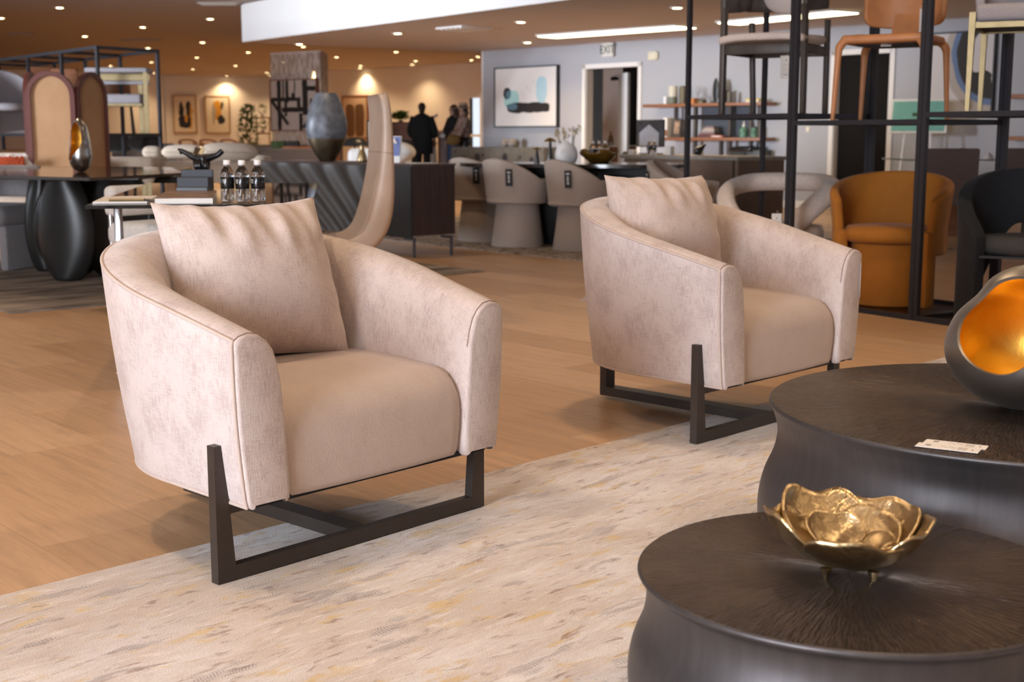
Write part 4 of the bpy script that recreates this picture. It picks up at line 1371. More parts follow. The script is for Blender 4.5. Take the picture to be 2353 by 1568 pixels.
# ---- tub shells on the floor of the rack
def shell_chair(name, label, loc, rz, mat, cat='chair', r=0.30, zlow=0.0, zseat=0.43, zback=0.73, zarm=0.66, open_deg=62, th=0.06, flare=0.04, group=None, seat_mat=None, cut_low=None, gap=False, seat_r=None):
    """barrel chair: curved shell open to the front, seat pad, optional gap between back and seat"""
    t = thing(name, label, cat, loc, rz, group)
    a0 = math.radians(open_deg)
    def ang(u): return -PI / 2 + a0 + (2 * PI - 2 * a0) * u           # from right front round the back to left front
    NU, NV = 48, 14
    def top(u):
        k = math.sin(PI * u) ** 0.8
        return zarm + (zback - zarm) * k
    def low(u):
        return zlow if not cut_low else cut_low(u)
    mb = MB()
    def rad(z): return r + flare * max(0, (z - zseat)) / max(0.05, zback - zseat)
    def sh(u, v):
        a = ang(u); z = low(u) + (top(u) - low(u)) * v
        return Vector((rad(z) * math.cos(a), rad(z) * math.sin(a), z))
    mb.grid(sh, NU, NV, uvf=lambda u, v: (u * 1.6, v * 0.7))
    o = mb.build('shell', mat, t, smooth=80)
    md = o.modifiers.new('thickness', 'SOLIDIFY'); md.thickness = th; md.offset = -1
    bv = o.modifiers.new('soft', 'BEVEL'); bv.width = min(0.024, th * 0.4); bv.segments = 4; bv.limit_method = 'ANGLE'
    sr = (seat_r or (r - th - 0.004))
    mb = MB()
    mb.lathe([(0, zseat - 0.085), (sr - 0.02, zseat - 0.085), (sr, zseat - 0.065), (sr, zseat - 0.025), (sr - 0.03, zseat + 0.002), (sr * 0.5, zseat + 0.012), (0, zseat + 0.014)], seg=40)
    mb.build('seat', seat_mat or mat, t, smooth=60)
    return t
mp = at_z(2060, 700, 0.02)
mus = rk(-0.50, 0.34, 0.0185)
mc = shell_chair('barrel_chair', 'mustard velvet barrel chair on the floor of the middle rack bay', mus, math.radians(-27), M['mustard'], r=0.325, zseat=0.455, zback=0.765, zarm=0.61, open_deg=58, th=0.055, flare=0.035, zlow=0.30)
# front legs of the shell and plinth
for s in (-1, 1):
    a = -PI / 2 + s * math.radians(58)
    mb = MB(); mb.bar((0.292 * math.cos(a), 0.292 * math.sin(a), 0.0), (0.292 * math.cos(a), 0.292 * math.sin(a), 0.44), 0.085, 0.075, up=(math.cos(a), math.sin(a), 0), bevel=0.025); mb.build('leg', M['mustard'], mc)
mb = MB(); mb.lathe([(0.20, 0.0), (0.212, 0.005), (0.212, 0.36), (0.20, 0.365)], seg=40); 
mb.build('plinth', M['mustard'], mc)
bp = rk(0.42, 0.36, 0.0185)
bc = shell_chair('barrel_chair', 'black fabric chair with cut-out back on the floor of the right rack bay', bp, math.radians(-18), M['black_cloth'], r=0.33, zseat=0.45, zback=0.80, zarm=0.46, open_deg=48, th=0.075, flare=0.02,
                 seat_mat=M['charcoal_cloth'], cut_low=lambda u: 0.004 + 0.50 * max(0, math.sin(PI * u)) ** 6)
mb = MB(); mb.box((0, -0.01, 0.355), (0.44, 0.44, 0.012)); mb.build('seat_board', M['black_metal'], bc, smooth=0)

# white open-armed chair behind the left bay
def ring_chair():
    p = rk(-1.50, 0.40, 0.0185)
    t = thing('ring_back_chair', 'pale fabric chair with a curved tube back in the left rack bay', 'chair', p, math.radians(-28), None)
    mb = MB()
    pts = [(0.17, -0.26, 0.41), (0.25, -0.25, 0.50), (0.315, -0.14, 0.585), (0.33, 0.02, 0.635), (0.25, 0.22, 0.668), (0.0, 0.30, 0.675), (-0.25, 0.22, 0.668), (-0.33, 0.02, 0.635), (-0.315, -0.14, 0.585), (-0.25, -0.25, 0.50), (-0.17, -0.26, 0.41)]
    sp = smooth_path(pts, 6)
    mb.tube(sp, [0.048 + 0.008 * math.sin(PI * i / (len(sp) - 1)) for i in range(len(sp))], 14, flat=1.25)
    mb.build('back_tube', M['pale_fabric'], t, smooth=80)
    mb = MB(); mb.lathe([(0, 0.30), (0.25, 0.30), (0.285, 0.32), (0.29, 0.37), (0.275, 0.405), (0.20, 0.42), (0, 0.425)], seg=36); mb.build('seat', M['pale_fabric'], t, smooth=70)
    for x, y in ((-0.2, -0.18), (0.2, -0.18), (-0.18, 0.2), (0.18, 0.2)):
        mb = MB(); mb.tube([(x * 1.1, y * 1.1, 0), (x, y, 0.31)], [0.016, 0.03], 12); mb.build('leg', M['pale_fabric'], t)
    return t
M['pale_fabric'] = boucle('pale_fabric', (0.74, 0.63, 0.55))
ring_chair()
price_tag('white swing tag hanging in front of the pale ring-backed chair', at_d(1785, 491, 7.98), 0.062, 0.14, math.radians(6), 0, (0.01, 0.03, 0.015))

# ================================================================ left rack (far side of the hall)
Q0 = at_d(222, 105, 16.2); RH2 = Q0.z
Q0 = Vector((Q0.x, Q0.y, 0))
QR = at_z(361, 114, RH2); ql = at_z(0, 135, RH2)
rvr = Vector((QR.x - Q0.x, QR.y - Q0.y, 0)); wr = rvr.length
rvl = Vector((ql.x - Q0.x, ql.y - Q0.y, 0)); wl = rvl.length
t = thing('display_rack', 'long black metal display rack at the far left, full of chairs', 'display rack', (Q0.x, Q0.y, 0), math.atan2(rvr.y, rvr.x), None)
ax = Vector((1, 0, 0)); lv = rvl.normalized(); r0 = math.atan2(rvr.y, rvr.x)
lv = rot2(lv, -r0)
k = 0.038
def lp(s, d): 
    q = ax * d + lv * s
    return Vector((q.x, q.y, 0))
xs = [0.0, 1.18, 2.4, 3.6, 4.6]
SHL = 1.0
for s in xs:
    for d in (0.0, wr):
        p = lp(s, d); mb = MB(); mb.bar(p, p + Vector((0, 0, RH2)), k, k, up=(0, 1, 0)); mb.build('post', M['black_metal'], t, smooth=0)
for z in (0.04, SHL, RH2 - k / 2):
    for d in (0.0, wr):
        p, q = lp(0, d), lp(xs[-1], d); mb = MB(); mb.bar(p + Vector((0, 0, z)), q + Vector((0, 0, z)), k, k); mb.build('rail', M['black_metal'], t, smooth=0)
    for s in xs:
        p, q = lp(s, 0), lp(s, wr); mb = MB(); mb.bar(p + Vector((0, 0, z)), q + Vector((0, 0, z)), k, k); mb.build('rail', M['black_metal'], t, smooth=0)
LRK = r0
def lrk(s, d, z):
    q = rot2(lp(s, d), r0); return Vector((Q0.x + q.x, Q0.y + q.y, z))
def put(px, py, z, fallback=16.5):
    d = fallback
    q = at_d(px, py, d); return Vector((q.x, q.y, z))
# brass-sided chair at the near end of the rack
pb = put(280, 310, SHL + k / 2 + 0.002, 17.2)
bt = thing('brass_frame_chair', 'brass-sided chair with a grey seat at the near end of the far-left rack', 'chair', pb, math.radians(4), None)
for x in (-0.36, -0.27, 0.22, 0.37):
    mb = MB(); mb.bar((x, -0.22 if abs(x) > 0.3 else 0.2, 0), (x, -0.22 if abs(x) > 0.3 else 0.2, 0.76), 0.055, 0.02, up=(0, 1, 0)); mb.build('leg', M['brass'], bt, smooth=0)
mb = MB(); mb.box((0, -0.02, 0.43), (0.62, 0.46, 0.12), bevel=0.03, seg=3); mb.build('seat', M['grey_cloth'], bt)
mb = MB(); mb.box((0, -0.02, 0.355), (0.64, 0.46, 0.03)); mb.build('seat_frame', M['brass'], bt, smooth=0)
mb = MB(); mb.box((0, 0.0, 0.79), (0.78, 0.42, 0.06), bevel=0.02); mb.build('armrest', M['grey_cloth'], bt)
mb = MB(); mb.box((0, 0.16, 0.72), (0.70, 0.02, 0.09)); mb.build('back_band', M['brass'], bt, smooth=0)
mb = MB(); mb.box((0, 0.16, 0.645), (0.70, 0.05, 0.045), bevel=0.015); mb.build('back_pad', M['grey_cloth'], bt)
# black cantilever chair behind it
pk = put(262, 308, SHL + k / 2 + 0.002, 18.3)
kt = thing('black_chair', 'black framed chair standing behind the brass-sided chair on the far-left rack', 'chair', pk, 0.3, None)
for x in (-0.25, 0.25):
    mb = MB(); mb.bar((x, -0.2, 0), (x * 0.92, -0.18, 0.45), 0.035, 0.035, up=(0, 1, 0)); mb.build('leg', M['black_satin'], kt)
    mb = MB(); mb.bar((x * 1.1, 0.26, 0), (x * 0.85, 0.2, 0.72), 0.035, 0.035, up=(0, 1, 0)); mb.build('leg', M['black_satin'], kt)
mb = MB(); mb.box((0, 0, 0.43), (0.52, 0.46, 0.06), bevel=0.015); mb.build('seat', M['black_satin'], kt)
mb = MB(); mb.box((0, 0.2, 0.64), (0.50, 0.03, 0.20), bevel=0.01); mb.build('backrest', M['walnut'], kt)
mb = MB(); mb.box((0, 0.2, 0.76), (0.52, 0.05, 0.05), bevel=0.01); mb.build('top_rail', M['black_satin'], kt)
# grey winged chair at the left edge
pg = put(20, 312, SHL + k / 2 + 0.002, 16.6)
gt = shell_chair('winged_chair', 'grey winged chair at the left end of the far-left rack', pg, math.radians(40), M['grey_cloth'], r=0.34, zseat=0.36, zback=0.78, zarm=0.45, open_deg=70, th=0.07, flare=0.03, zlow=0.0)
# brown leather chairs glimpsed behind the cane screen
for i, (px, lab, hh) in enumerate(((150, 'brown leather chair back showing between the two arches of the cane screen', 0.86), (105, 'brown leather chair back showing behind the middle arch of the cane screen', 0.92))):
    pc = put(px, 311, SHL + k / 2 + 0.002, 17.6 + 0.7 * i)
    ct = thing('brown_chair', lab, 'chair', pc, 0.2 + 0.3 * i, 'brown chairs on the far-left rack')
    mb = MB(); mb.box((0, 0.2, hh * 0.70), (0.46, 0.05, hh * 0.58), (-0.12, 0, 0), bevel=0.03, seg=3, taper=(0.72, 1)); mb.build('backrest', M['walnut'], ct)
    mb = MB(); mb.box((0, 0, 0.42), (0.46, 0.44, 0.07), bevel=0.02); mb.build('seat', M['walnut'], ct)
    for x in (-0.2, 0.2):
        for y in (-0.19, 0.19):
            mb = MB(); mb.tube([(x, y, 0), (x * 0.95, y * 0.95, 0.40)], 0.014, 8); mb.build('leg', M['black_satin'], ct)

# ================================================================ arched cane folding screen
sb = at_d(120, 395, 12.0)
sc_t = thing('folding_screen', 'three-leaf arched folding screen with woven cane, behind the dark table', 'folding screen', (sb.x, sb.y, 0), 0, None)
def arch_panel(x0, y0, ang_, w, h):
    d = rot2((1, 0), ang_); up = Vector((0, 0, 1)); n = Vector((-d.y, d.x, 0))
    o = Vector((x0, y0, 0))
    outl = [(0.03, 0.05)] + [(0.03, z) for z in (h - w / 2 - 0.3, h - w / 2)]
    pts = [(0.022, 0.03), (0.022, h - w / 2)]
    for kk in range(1, 18):
        a = PI - PI * kk / 18
        pts.append((w / 2 + (w / 2 - 0.022) * math.cos(a), h - w / 2 + (w / 2 - 0.022) * math.sin(a)))
    pts += [(w - 0.022, h - w / 2), (w - 0.022, 0.03)]
    mb = MB()
    for a, b in zip(pts, pts[1:]):
        mb.bar(o + d * a[0] + up * a[1], o + d * b[0] + up * b[1], 0.044, 0.04, up=n)
    mb.bar(o + d * pts[0][0] + up * 0.03, o + d * pts[-1][0] + up * 0.03, 0.04, 0.04, up=n)
    fr = mb.build('leaf_frame', pm('plum_lacquer', (0.13, 0.032, 0.022), 0.5), sc_t, smooth=30)
    mb = MB(); mb.prism(pts, d, up, n * 0.004, o - n * 0.002)
    mb.build('cane_panel', M['cane'], fr, smooth=0)
M['cane'] = cane_material()
W_ = 0.46; hsc = at_d(120, 163, 12.0).z
arch_panel(-W_ / 2 + 0.03, 0, 0.0, W_ - 0.02, hsc)
arch_panel(W_ / 2 + 0.015, 0.0, math.radians(71), W_ - 0.02, hsc)
arch_panel(-W_ / 2 + 0.02 - (W_ - 0.02) * math.cos(math.radians(84)), (W_ - 0.02) * math.sin(math.radians(84)), math.radians(-84), W_ - 0.02, hsc)
# ================================================================ dark dining table on the left with the silver vessel
rl0 = at_z(25, 722, 0); rl1 = at_z(240, 703, 0); dl = (rl1 - rl0).normalized(); nl = Vector((-dl.y, dl.x, 0))
mb = MB()
mb.box((1.75, 1.6, 0.005), (3.5, 3.2, 0.010), bevel=0.002, seg=1)
lr = mb.build('rug', dark_rug_material('smoky_rug', [(0.36, (0.075, 0.06, 0.055)), (0.46, (0.22, 0.18, 0.155)), (0.58, (0.42, 0.36, 0.31)), (0.68, (0.30, 0.22, 0.17))], 0.9, 5.0))
lr.location = (rl0.x, rl0.y, 0.0); lr.rotation_euler = (0, 0, math.atan2(dl.y, dl.x))
lr.location = (rl0.x, rl0.y, 0.0)
tag(lr, 'smoky grey streaked rug under the dark dining table at left', 'rug')

tb = at_z(165, 646, 0.011)
tt = thing('dining_table', 'black dining table with curved blade pedestal at left, holding the silver vessel', 'dining table', (tb.x, tb.y, 0.0105), 0, None)
ZT = 0.745
def tl_(px, py, z=ZT): 
    q = at_z(px, py, z); return Vector((q.x - tb.x, q.y - tb.y, 0))
mb = MB()
cut = [tl_(-160, 402), tl_(205, 413), tl_(420, 401), tl_(395, 388), tl_(180, 384), tl_(-160, 388)]
mb.prism([(p.x, p.y) for p in cut], (1, 0, 0), (0, 1, 0), (0, 0, -0.018), (0, 0, ZT))
mb.build('table_top', pm('smoked_glass_top', (0.045, 0.028, 0.018), 0.08, 0.0, 0.35, 60, spec=0.8), tt, smooth=0)
mb = MB(); cen = tl_(190, 397)
mb.box((cen.x * 0.5, cen.y * 0.6, ZT - 0.035), (1.0, 0.5, 0.03)); mb.build('top_frame', M['black_satin'], tt, smooth=0)
# front blade: tall lens-shaped curved shell standing on its point
def blade(dx, dy, yaw, w, name='pedestal_blade'):
    mb = MB(); NZ, NU = 40, 24
    def fn(u, v):
        z = v * (ZT - 0.05)
        hw = w * (0.16 + 0.84 * math.sin(PI * min(1.0, 0.08 + 0.80 * (v ** 0.85))) ** 0.75)
        a = (2 * u - 1) * 1.05
        return Vector((hw * math.sin(a) / math.sin(1.05), -0.16 * math.cos(a) + 0.10, z))
    mb.grid(fn, NU, NZ)
    mb.M = Matrix.Identity(4)
    o = mb.build(name, pm('black_lacquer', (0.022, 0.022, 0.021), 0.33, 0.25, 0.08, 4), tt, smooth=80)
    o.location = (dx, dy, 0); o.rotation_euler = (0, 0, yaw)
    md = o.modifiers.new('thickness', 'SOLIDIFY'); md.thickness = 0.02
    return o
blade(-0.05, 0.05, math.radians(-14), 0.22)
blade(-0.16, 0.52, math.radians(14), 0.26)
blade(0.25, 0.34, math.radians(38), 0.30)
blade(0.55, 0.62, math.radians(60), 0.24)
blade(-0.42, 0.70, math.radians(25), 0.13)
sv = at_z(186, 395, ZT + 0.011)
hollow_vessel('teardrop_vase', 'tall silver teardrop vessel with an orange gilded hollow, on the black dining table', 'vase', (sv.x, sv.y, ZT + 0.012),
              [(-90, 0.125), (-70, 0.118), (-40, 0.092), (-10, 0.078), (15, 0.078), (40, 0.092), (60, 0.128), (75, 0.185), (90, 0.232)], 0.125,
              Vector((-0.85, -0.72, 0.42)), [48, 50, 62, 66, 54, 44, 60, 58], M['silver'], M['gilt'], lip=0.008)

# grey boucle chair at the left edge
gp = at_z(20, 585, 0.0)
gt = thing('boucle_chair', 'grey boucle chair with a curved back at the left edge, behind the dark table', 'chair', (-3.90, 9.98, 0.0105), math.radians(-20), None)
GB = boucle('grey_boucle', (0.30, 0.28, 0.285))
mb = MB(); mb.box((0, 0, 0.40), (0.62, 0.58, 0.15), bevel=0.06, seg=4); mb.build('seat', GB, gt)
mb = MB()
def gbk(u, v):
    a = (u - 0.5) * 2 * 1.35
    return Vector((0.36 * math.sin(a), 0.30 * math.cos(a) + 0.02, 0.52 + 0.24 * v))
mb.grid(gbk, 26, 6); o = mb.build('backrest', GB, gt); md = o.modifiers.new('thickness', 'SOLIDIFY'); md.thickness = 0.11
bv = o.modifiers.new('soft', 'BEVEL'); bv.width = 0.04; bv.segments = 4
for x in (-0.27, 0.27):
    mb = MB(); mb.box((x, 0.0, 0.165), (0.075, 0.50, 0.33), bevel=0.02); mb.build('leg', GB, gt)
# tan leather low bench seen behind the grey chair
lb_ = at_z(10, 575, 0.0)
bt = thing('low_cabinet', 'tan low cabinet on the floor behind the grey boucle chair', 'cabinet', (lb_.x - 0.25, lb_.y + 1.5, 0.0), math.radians(4), None)
mb = MB(); mb.box((0, 0, 0.30), (0.9, 0.45, 0.36), bevel=0.01); mb.build('body', pm('tan_veneer', (0.42, 0.20, 0.07), 0.5), bt)
mb = MB(); mb.box((0, 0, 0.055), (0.85, 0.40, 0.11)); mb.build('plinth', pm('pale_oak', (0.55, 0.36, 0.2), 0.5), bt, smooth=0)

# white cushion with rust tufting on a chair behind the dark table
cp_ = at_d(40, 385, 10.8)
cush = make_cushion('tufted_cushion', 'white cushion with a rust tufted panel, at the left edge behind the black table', pm('white_linen', (0.74, 0.70, 0.67), 0.9, 0, 0.04, 60),
                    at_d(-55, 352, 12.0), at_d(86, 349, 12.05), at_d(88, 425, 11.95), at_d(-55, 425, 11.9), 0.07, None, 0.5)
mb = MB()
rnd = random.Random(5)
for i in range(30):
    for j in range(9):
        q = at_d(-50 + i * 3.6 + rnd.uniform(-1, 1), 364 + j * 6 + rnd.uniform(-2, 2), 11.88 - 0.02 * math.sin(i / 30 * PI))
        mb.ell(q, (0.014, 0.012, 0.018), seg=6, rings=4)
tf = mb.build('tufting', pm('rust_wool', (0.42, 0.07, 0.02), 0.95), cush); tf['kind'] = 'stuff'
seatc = at_d(20, 430, 12.3)
ch = thing('upholstered_chair', 'pale upholstered chair carrying the rust-tufted cushion', 'chair', (seatc.x, 12.35, 0.0), 0.0, None)
mb = MB(); mb.box((0, 0, 0.33), (0.8, 0.66, 0.22), bevel=0.05, seg=3); mb.build('seat', M['cream'], ch)
mb = MB(); mb.box((0, 0.30, 0.58), (0.8, 0.12, 0.50), bevel=0.05, seg=3); mb.build('backrest', M['cream'], ch)
for x in (-0.34, 0.34):
    for y in (-0.26, 0.26):
        mb = MB(); mb.tube([(x, y, 0), (x, y, 0.23)], 0.02, 8); mb.build('leg', M['dark_oak'], ch)

# ================================================================ glass desk with things on it
ZD = 0.74
dFL, dBL, dBR = at_z(195, 472, ZD), at_z(342, 421, ZD), at_z(732, 420.5, ZD)
dFR = at_z(716, 468, ZD)
dk = thing('glass_desk', 'long smoked glass desk behind the front armchair', 'desk', (dFL.x, dFL.y, 0), 0, None)
def dq(p): return (p.x - dFL.x, p.y - dFL.y)
mb = MB(); mb.prism([dq(dFL), dq(dFR), dq(dBR), dq(dBL)], (1, 0, 0), (0, 1, 0), (0, 0, -0.014), (0, 0, ZD))
m_, t_, b_ = newmat('smoked_glass')
n_ = noise(t_, coord(t_), 4, 2); r_ = ramp(t_, n_.outputs[0], [(0.3, (0.016, 0.016, 0.015)), (0.7, (0.020, 0.020, 0.019))])
t_.links.new(r_.outputs[0], b_.inputs['Base Color']); b_.inputs['Roughness'].default_value = 0.03; b_.inputs['Specular IOR Level'].default_value = 0.9
b_.inputs['Transmission Weight'].default_value = 0.0
M['smoked_glass'] = m_
mb.build('glass_top', M['smoked_glass'], dk, smooth=0)
for p in (dFL.lerp(dBR, 0.10), dFR.lerp(dBL, 0.12), dBL.lerp(dFR, 0.10), dBR.lerp(dFL, 0.10)):
    q = dq(p); mb = MB(); mb.bar((q[0], q[1], 0), (q[0], q[1], ZD - 0.014), 0.028, 0.028, up=(0, 1, 0), bevel=0.003); mb.build('leg', M['chrome'], dk)
zt = ZD + 0.001
# note pad, book, stand, bottles, pen
def flat_on_desk(name, label, cat, corners, th, mat, extra=None, group=None):
    ps = [at_z(x, y, zt) for x, y in corners]; o0 = ps[0]
    t = thing(name, label, cat, (o0.x, o0.y, zt), 0, group)
    mb = MB(); mb.prism([(p.x - o0.x, p.y - o0.y) for p in ps], (1, 0, 0), (0, 1, 0), (0, 0, th)); mb.build('pages', mat, t, smooth=0)
    return t, [(p.x - o0.x, p.y - o0.y) for p in ps]
pad, pc = flat_on_desk('notepad', 'open cream notepad at the left corner of the glass desk', 'notepad', [(213, 469), (338, 468), (362, 454), (240, 456)], 0.008, M['ivory'])
pad, pc = pad, pc
mb = MB(); mb.prism([(a * 1.0, b) for a, b in pc], (1, 0, 0), (0, 1, 0), (0, 0, -0.0005), (0, 0, 0.0005)); mb.build('cover_board', pm('sage_card', (0.35, 0.38, 0.3), 0.8), pad, smooth=0)
pp = at_z(312, 455.5, zt + 0.02)
pen = thing('pen', 'gold and black pen lying on the cream notepad', 'pen', (pp.x, pp.y, zt + 0.013), 0.1, None)
mb = MB(); mb.tube([(-0.10, 0, 0), (0.03, 0, 0)], 0.005, 8); mb.build('barrel', M['brass'], pen)
mb = MB(); mb.tube([(0.03, 0, 0), (0.075, 0, 0)], [0.006, 0.004], 8); mb.build('cap', M['black_gloss'], pen)
bk_, bcn = flat_on_desk('book', 'thick white-edged book lying on the glass desk between notepad and bottles', 'book', [(356, 469), (489, 468), (498, 449), (384, 450)], 0.020, M['ivory'])
mb = MB(); mb.prism(bcn, (1, 0, 0), (0, 1, 0), (0, 0, 0.002), (0, 0, 0.0205)); mb.build('cover', pm('photo_cover', (0.25, 0.16, 0.11), 0.35, 0, 0.6, 14), bk_, smooth=0)
# black letter stand
bs = at_z(452, 449, zt)
st = thing('letter_stand', 'black stepped letter stand on the glass desk', 'stand', (bs.x, bs.y, zt + 0.0), math.radians(-3), None)
wS = (490 - 417) * (bs.y / F)
hS = (449 - 391) * (bs.y / F)
mb = MB(); mb.box((0, 0.02, hS / 2), (wS, 0.012, hS), bevel=0.001, seg=1); mb.build('back_plate', M['navy'] if 'navy' in M else pm('navy_card', (0.028, 0.032, 0.045), 0.55), st, smooth=0)
mb = MB(); mb.box((0, -0.02, hS * 0.36), (wS * 0.985, 0.07, hS * 0.72), bevel=0.002, seg=1); mb.build('tray', pm('navy_card', (0.028, 0.032, 0.045), 0.55), st, smooth=0)
mb = MB(); mb.box((0, -0.04, hS * 0.17), (wS * 0.99, 0.06, hS * 0.34), bevel=0.002, seg=1); mb.build('front_step', M['black_satin'], st, smooth=0)
mb = MB(); mb.tube([(-wS * 0.5, 0.02, hS + 0.002), (-wS * 0.18, 0.015, hS + 0.006)], 0.005, 8); mb.build('clip', M['brass'], st)

# water bottles
M['water'] = glass_mat('clear_bottle', (0.97, 0.98, 1.0), 0.02, 1.33)
def water_bottle(label, p, h=0.20, rz=0.0):
    t = thing('water_bottle', label, 'bottle', (p.x, p.y, p.z), rz, 'plastic water bottles')
    r = h * 0.168
    prof = [(0, 0.002), (r * 0.80, 0.0), (r * 0.96, h * 0.02), (r, h * 0.05), (r, h * 0.30), (r * 0.985, h * 0.31), (r * 0.985, h * 0.60), (r, h * 0.62), (r * 0.97, h * 0.68), (r * 0.80, h * 0.76), (r * 0.52, h * 0.825), (r * 0.46, h * 0.84), (r * 0.46, h * 0.90), (0, h * 0.90)]
    mb = MB(); mb.lathe(prof, seg=28); mb.build('bottle_body', M['water'], t, smooth=50)
    mb = MB(); mb.lathe([(r * 0.995, h * 0.315), (r * 1.01, h * 0.32), (r * 1.01, h * 0.595), (r * 0.995, h * 0.60)], seg=28); mb.build('label_band', M['black_gloss'], t)
    mb = MB(); mb.lathe([(r * 0.50, h * 0.885), (r * 0.52, h * 0.89), (r * 0.52, h * 0.985), (r * 0.47, h), (0, h)], seg=24); mb.build('cap', M['white_plastic'], t)
    mb = MB()
    for k in range(3): mb.box((-r * 0.5 + 0.002, -r * 0.90, h * (0.53 - 0.035 * k)), (r * (0.55 - 0.1 * k), 0.001, h * 0.012), (0, 0, -0.5))
    mb.build('printed_lines', M['ivory'], t, smooth=0)
    return t
hb = (463.5 - 369) * (at_z(528, 464, zt).y / F)
b0 = water_bottle('clear water bottle with black label, left of three on the glass desk', at_z(524, 463.5, zt), hb, 0.2)
dup(b0, at_z(558, 464, zt), -0.15, 'clear water bottle with black label, middle of three on the glass desk')
dup(b0, at_z(594, 463.5, zt), -0.3, 'clear water bottle with black label, right of three on the glass desk')
# hands sculpture
hp = at_z(467, 430, zt)
hd_ = hp.y
ht = thing('hands_sculpture', 'dark sculpture of raised hands with spread arms, behind the letter stand on the desk', 'sculpture', (hp.x, hp.y, zt), 0, None)
def hw_(px, py): 
    q = at_d(px, py, hd_); return (q.x - hp.x, 0, q.z - zt)
BR_ = pm('black_bronze', (0.03, 0.028, 0.03), 0.35, 0.7, 0.1, 10)
mb = MB(); mb.tube(smooth_path([(0.0, 0, 0.0), hw_(466, 395), hw_(468, 372), hw_(466, 362)], 5), [0.040] * 6 + [0.034] * 5 + [0.028] * 5, 14); mb.build('wrist', BR_, ht)
mb = MB(); mb.tube(smooth_path([hw_(464, 366), hw_(445, 361), hw_(430, 353), hw_(414, 345)], 5), [0.026, 0.025, 0.024, 0.022, 0.02, 0.018, 0.017, 0.016, 0.015, 0.014, 0.013, 0.012, 0.012, 0.011, 0.011, 0.010], 10)
mb.tube([hw_(424, 349), hw_(413, 352)], [0.009, 0.006], 8); mb.tube([hw_(424, 349), hw_(409, 343)], [0.010, 0.006], 8); mb.build('left_arm', BR_, ht)
mb = MB(); mb.tube(smooth_path([hw_(466, 366), hw_(485, 361), hw_(500, 356), hw_(511, 346)], 5), [0.026, 0.025, 0.024, 0.022, 0.02, 0.018, 0.017, 0.016, 0.015, 0.014, 0.014, 0.014, 0.014, 0.014, 0.014, 0.013], 10)
mb.tube([hw_(504, 352), hw_(502, 347)], [0.008, 0.005], 8); mb.build('right_arm', BR_, ht)
for k, (x, y) in enumerate(((451, 370), (455, 369), (460, 368), (474, 369))):
    mb = MB(); q0 = hw_(x + 6, 392); q1 = hw_(x, y); mb.tube(smooth_path([(q0[0], -0.03, q0[2]), ((q0[0] + q1[0]) / 2, -0.045, (q0[2] + q1[2]) / 2), (q1[0], -0.03, q1[2])], 4), 0.010, 8); mb.build('finger', BR_, ht)
mb = MB(); q = hw_(456, 349); mb.box(q, (0.045, 0.004, 0.04), (0.2, 0.3, 0.4)); mb.box((q[0] + 0.012, q[1], q[2] + 0.004), (0.03, 0.004, 0.045), (-0.2, 0.4, -0.3)); o = mb.build('gold_leaf', M['gold'], ht, smooth=0)

# white boucle dining chair behind the desk corner
wp = at_z(300, 545, 0.0)
wt = thing('boucle_side_chair', 'white boucle chair with chrome legs between the glass desk and the black table', 'chair', (-1.90, 7.42, 0.0), math.radians(58), None)
mb = MB(); mb.box((0, 0.02, 0.455), (0.50, 0.52, 0.13), bevel=0.045, seg=4); mb.build('seat', M['white_boucle'], wt)
mb = MB(); mb.box((0, 0.25, 0.635), (0.50, 0.085, 0.17), bevel=0.035, seg=4); mb.build('backrest', M['white_boucle'], wt)
for x in (-0.23, 0.23):
    mb = MB(); mb.tube([(x, 0.25, 0), (x, 0.25, 0.60)], 0.013, 10); mb.build('leg', M['chrome'], wt)
    mb = MB(); mb.tube([(x, -0.2, 0), (x, -0.2, 0.40)], 0.013, 10); mb.build('leg', M['chrome'], wt)

# ================================================================ high-backed office chair
op = Vector((-1.035, 7.05, 0))
ot = thing('office_chair', 'beige leather high-backed office chair beside the wave-fronted cabinet', 'office chair', (op.x, op.y, 0), math.radians(-75), None)
# profile in the chair's own side plane: y backwards, z up
prof = [(-0.30, 0.50), (-0.10, 0.485), (0.08, 0.475), (0.17, 0.50), (0.215, 0.57), (0.255, 0.70), (0.285, 0.84), (0.30, 0.96), (0.305, 1.08), (0.30, 1.17), (0.292, 1.205)]
pc_ = smooth_path([(0, a, b) for a, b in prof], 5)
def th_(i, n):
    k = i / (n - 1)
    return 0.075 + 0.075 * math.exp(-((k - 0.40) / 0.20) ** 2) - 0.05 * max(0, k - 0.7)
mb = MB(); rings = []
nn = len(pc_)
for i, p in enumerate(pc_):
    a = pc_[max(0, i - 1)]; b = pc_[min(nn - 1, i + 1)]
    tg = (b - a).normalized(); nb = Vector((0, -tg.z, tg.y))          # towards the sitter side
    if nb.z < 0 and i < nn * 0.3: nb = -nb
    nb = Vector((0, -tg.z, tg.y)); 
    k = i / (nn - 1)
    hw = 0.255 - 0.02 * k - (0.055 * max(0, (k - 0.86) / 0.14) ** 2)
    T = th_(i, nn) * (1 if i < nn - 1 else 0.5)
    back = -nb
    ring = []
    for q in range(28):
        an = 2 * PI * q / 28
        cx_, sx_ = math.cos(an), math.sin(an)
        px_ = hw * math.copysign(abs(cx_) ** 0.35, cx_)
        tv = T * (0.5 * math.copysign(abs(sx_) ** 0.6, sx_) - 0.5)
        if sx_ < 0: tv *= 1.0
        dish = 0.022 * (1 - (px_ / hw) ** 2) if sx_ > 0 else 0.0
        ring.append(p + Vector((px_, 0, 0)) + nb * (tv + 0.0 - dish))
    rings.append(ring)
mb.loft(rings)
mb.build('upholstered_shell', M['beige_leather'], ot, smooth=55)
mb = MB(); seam = []
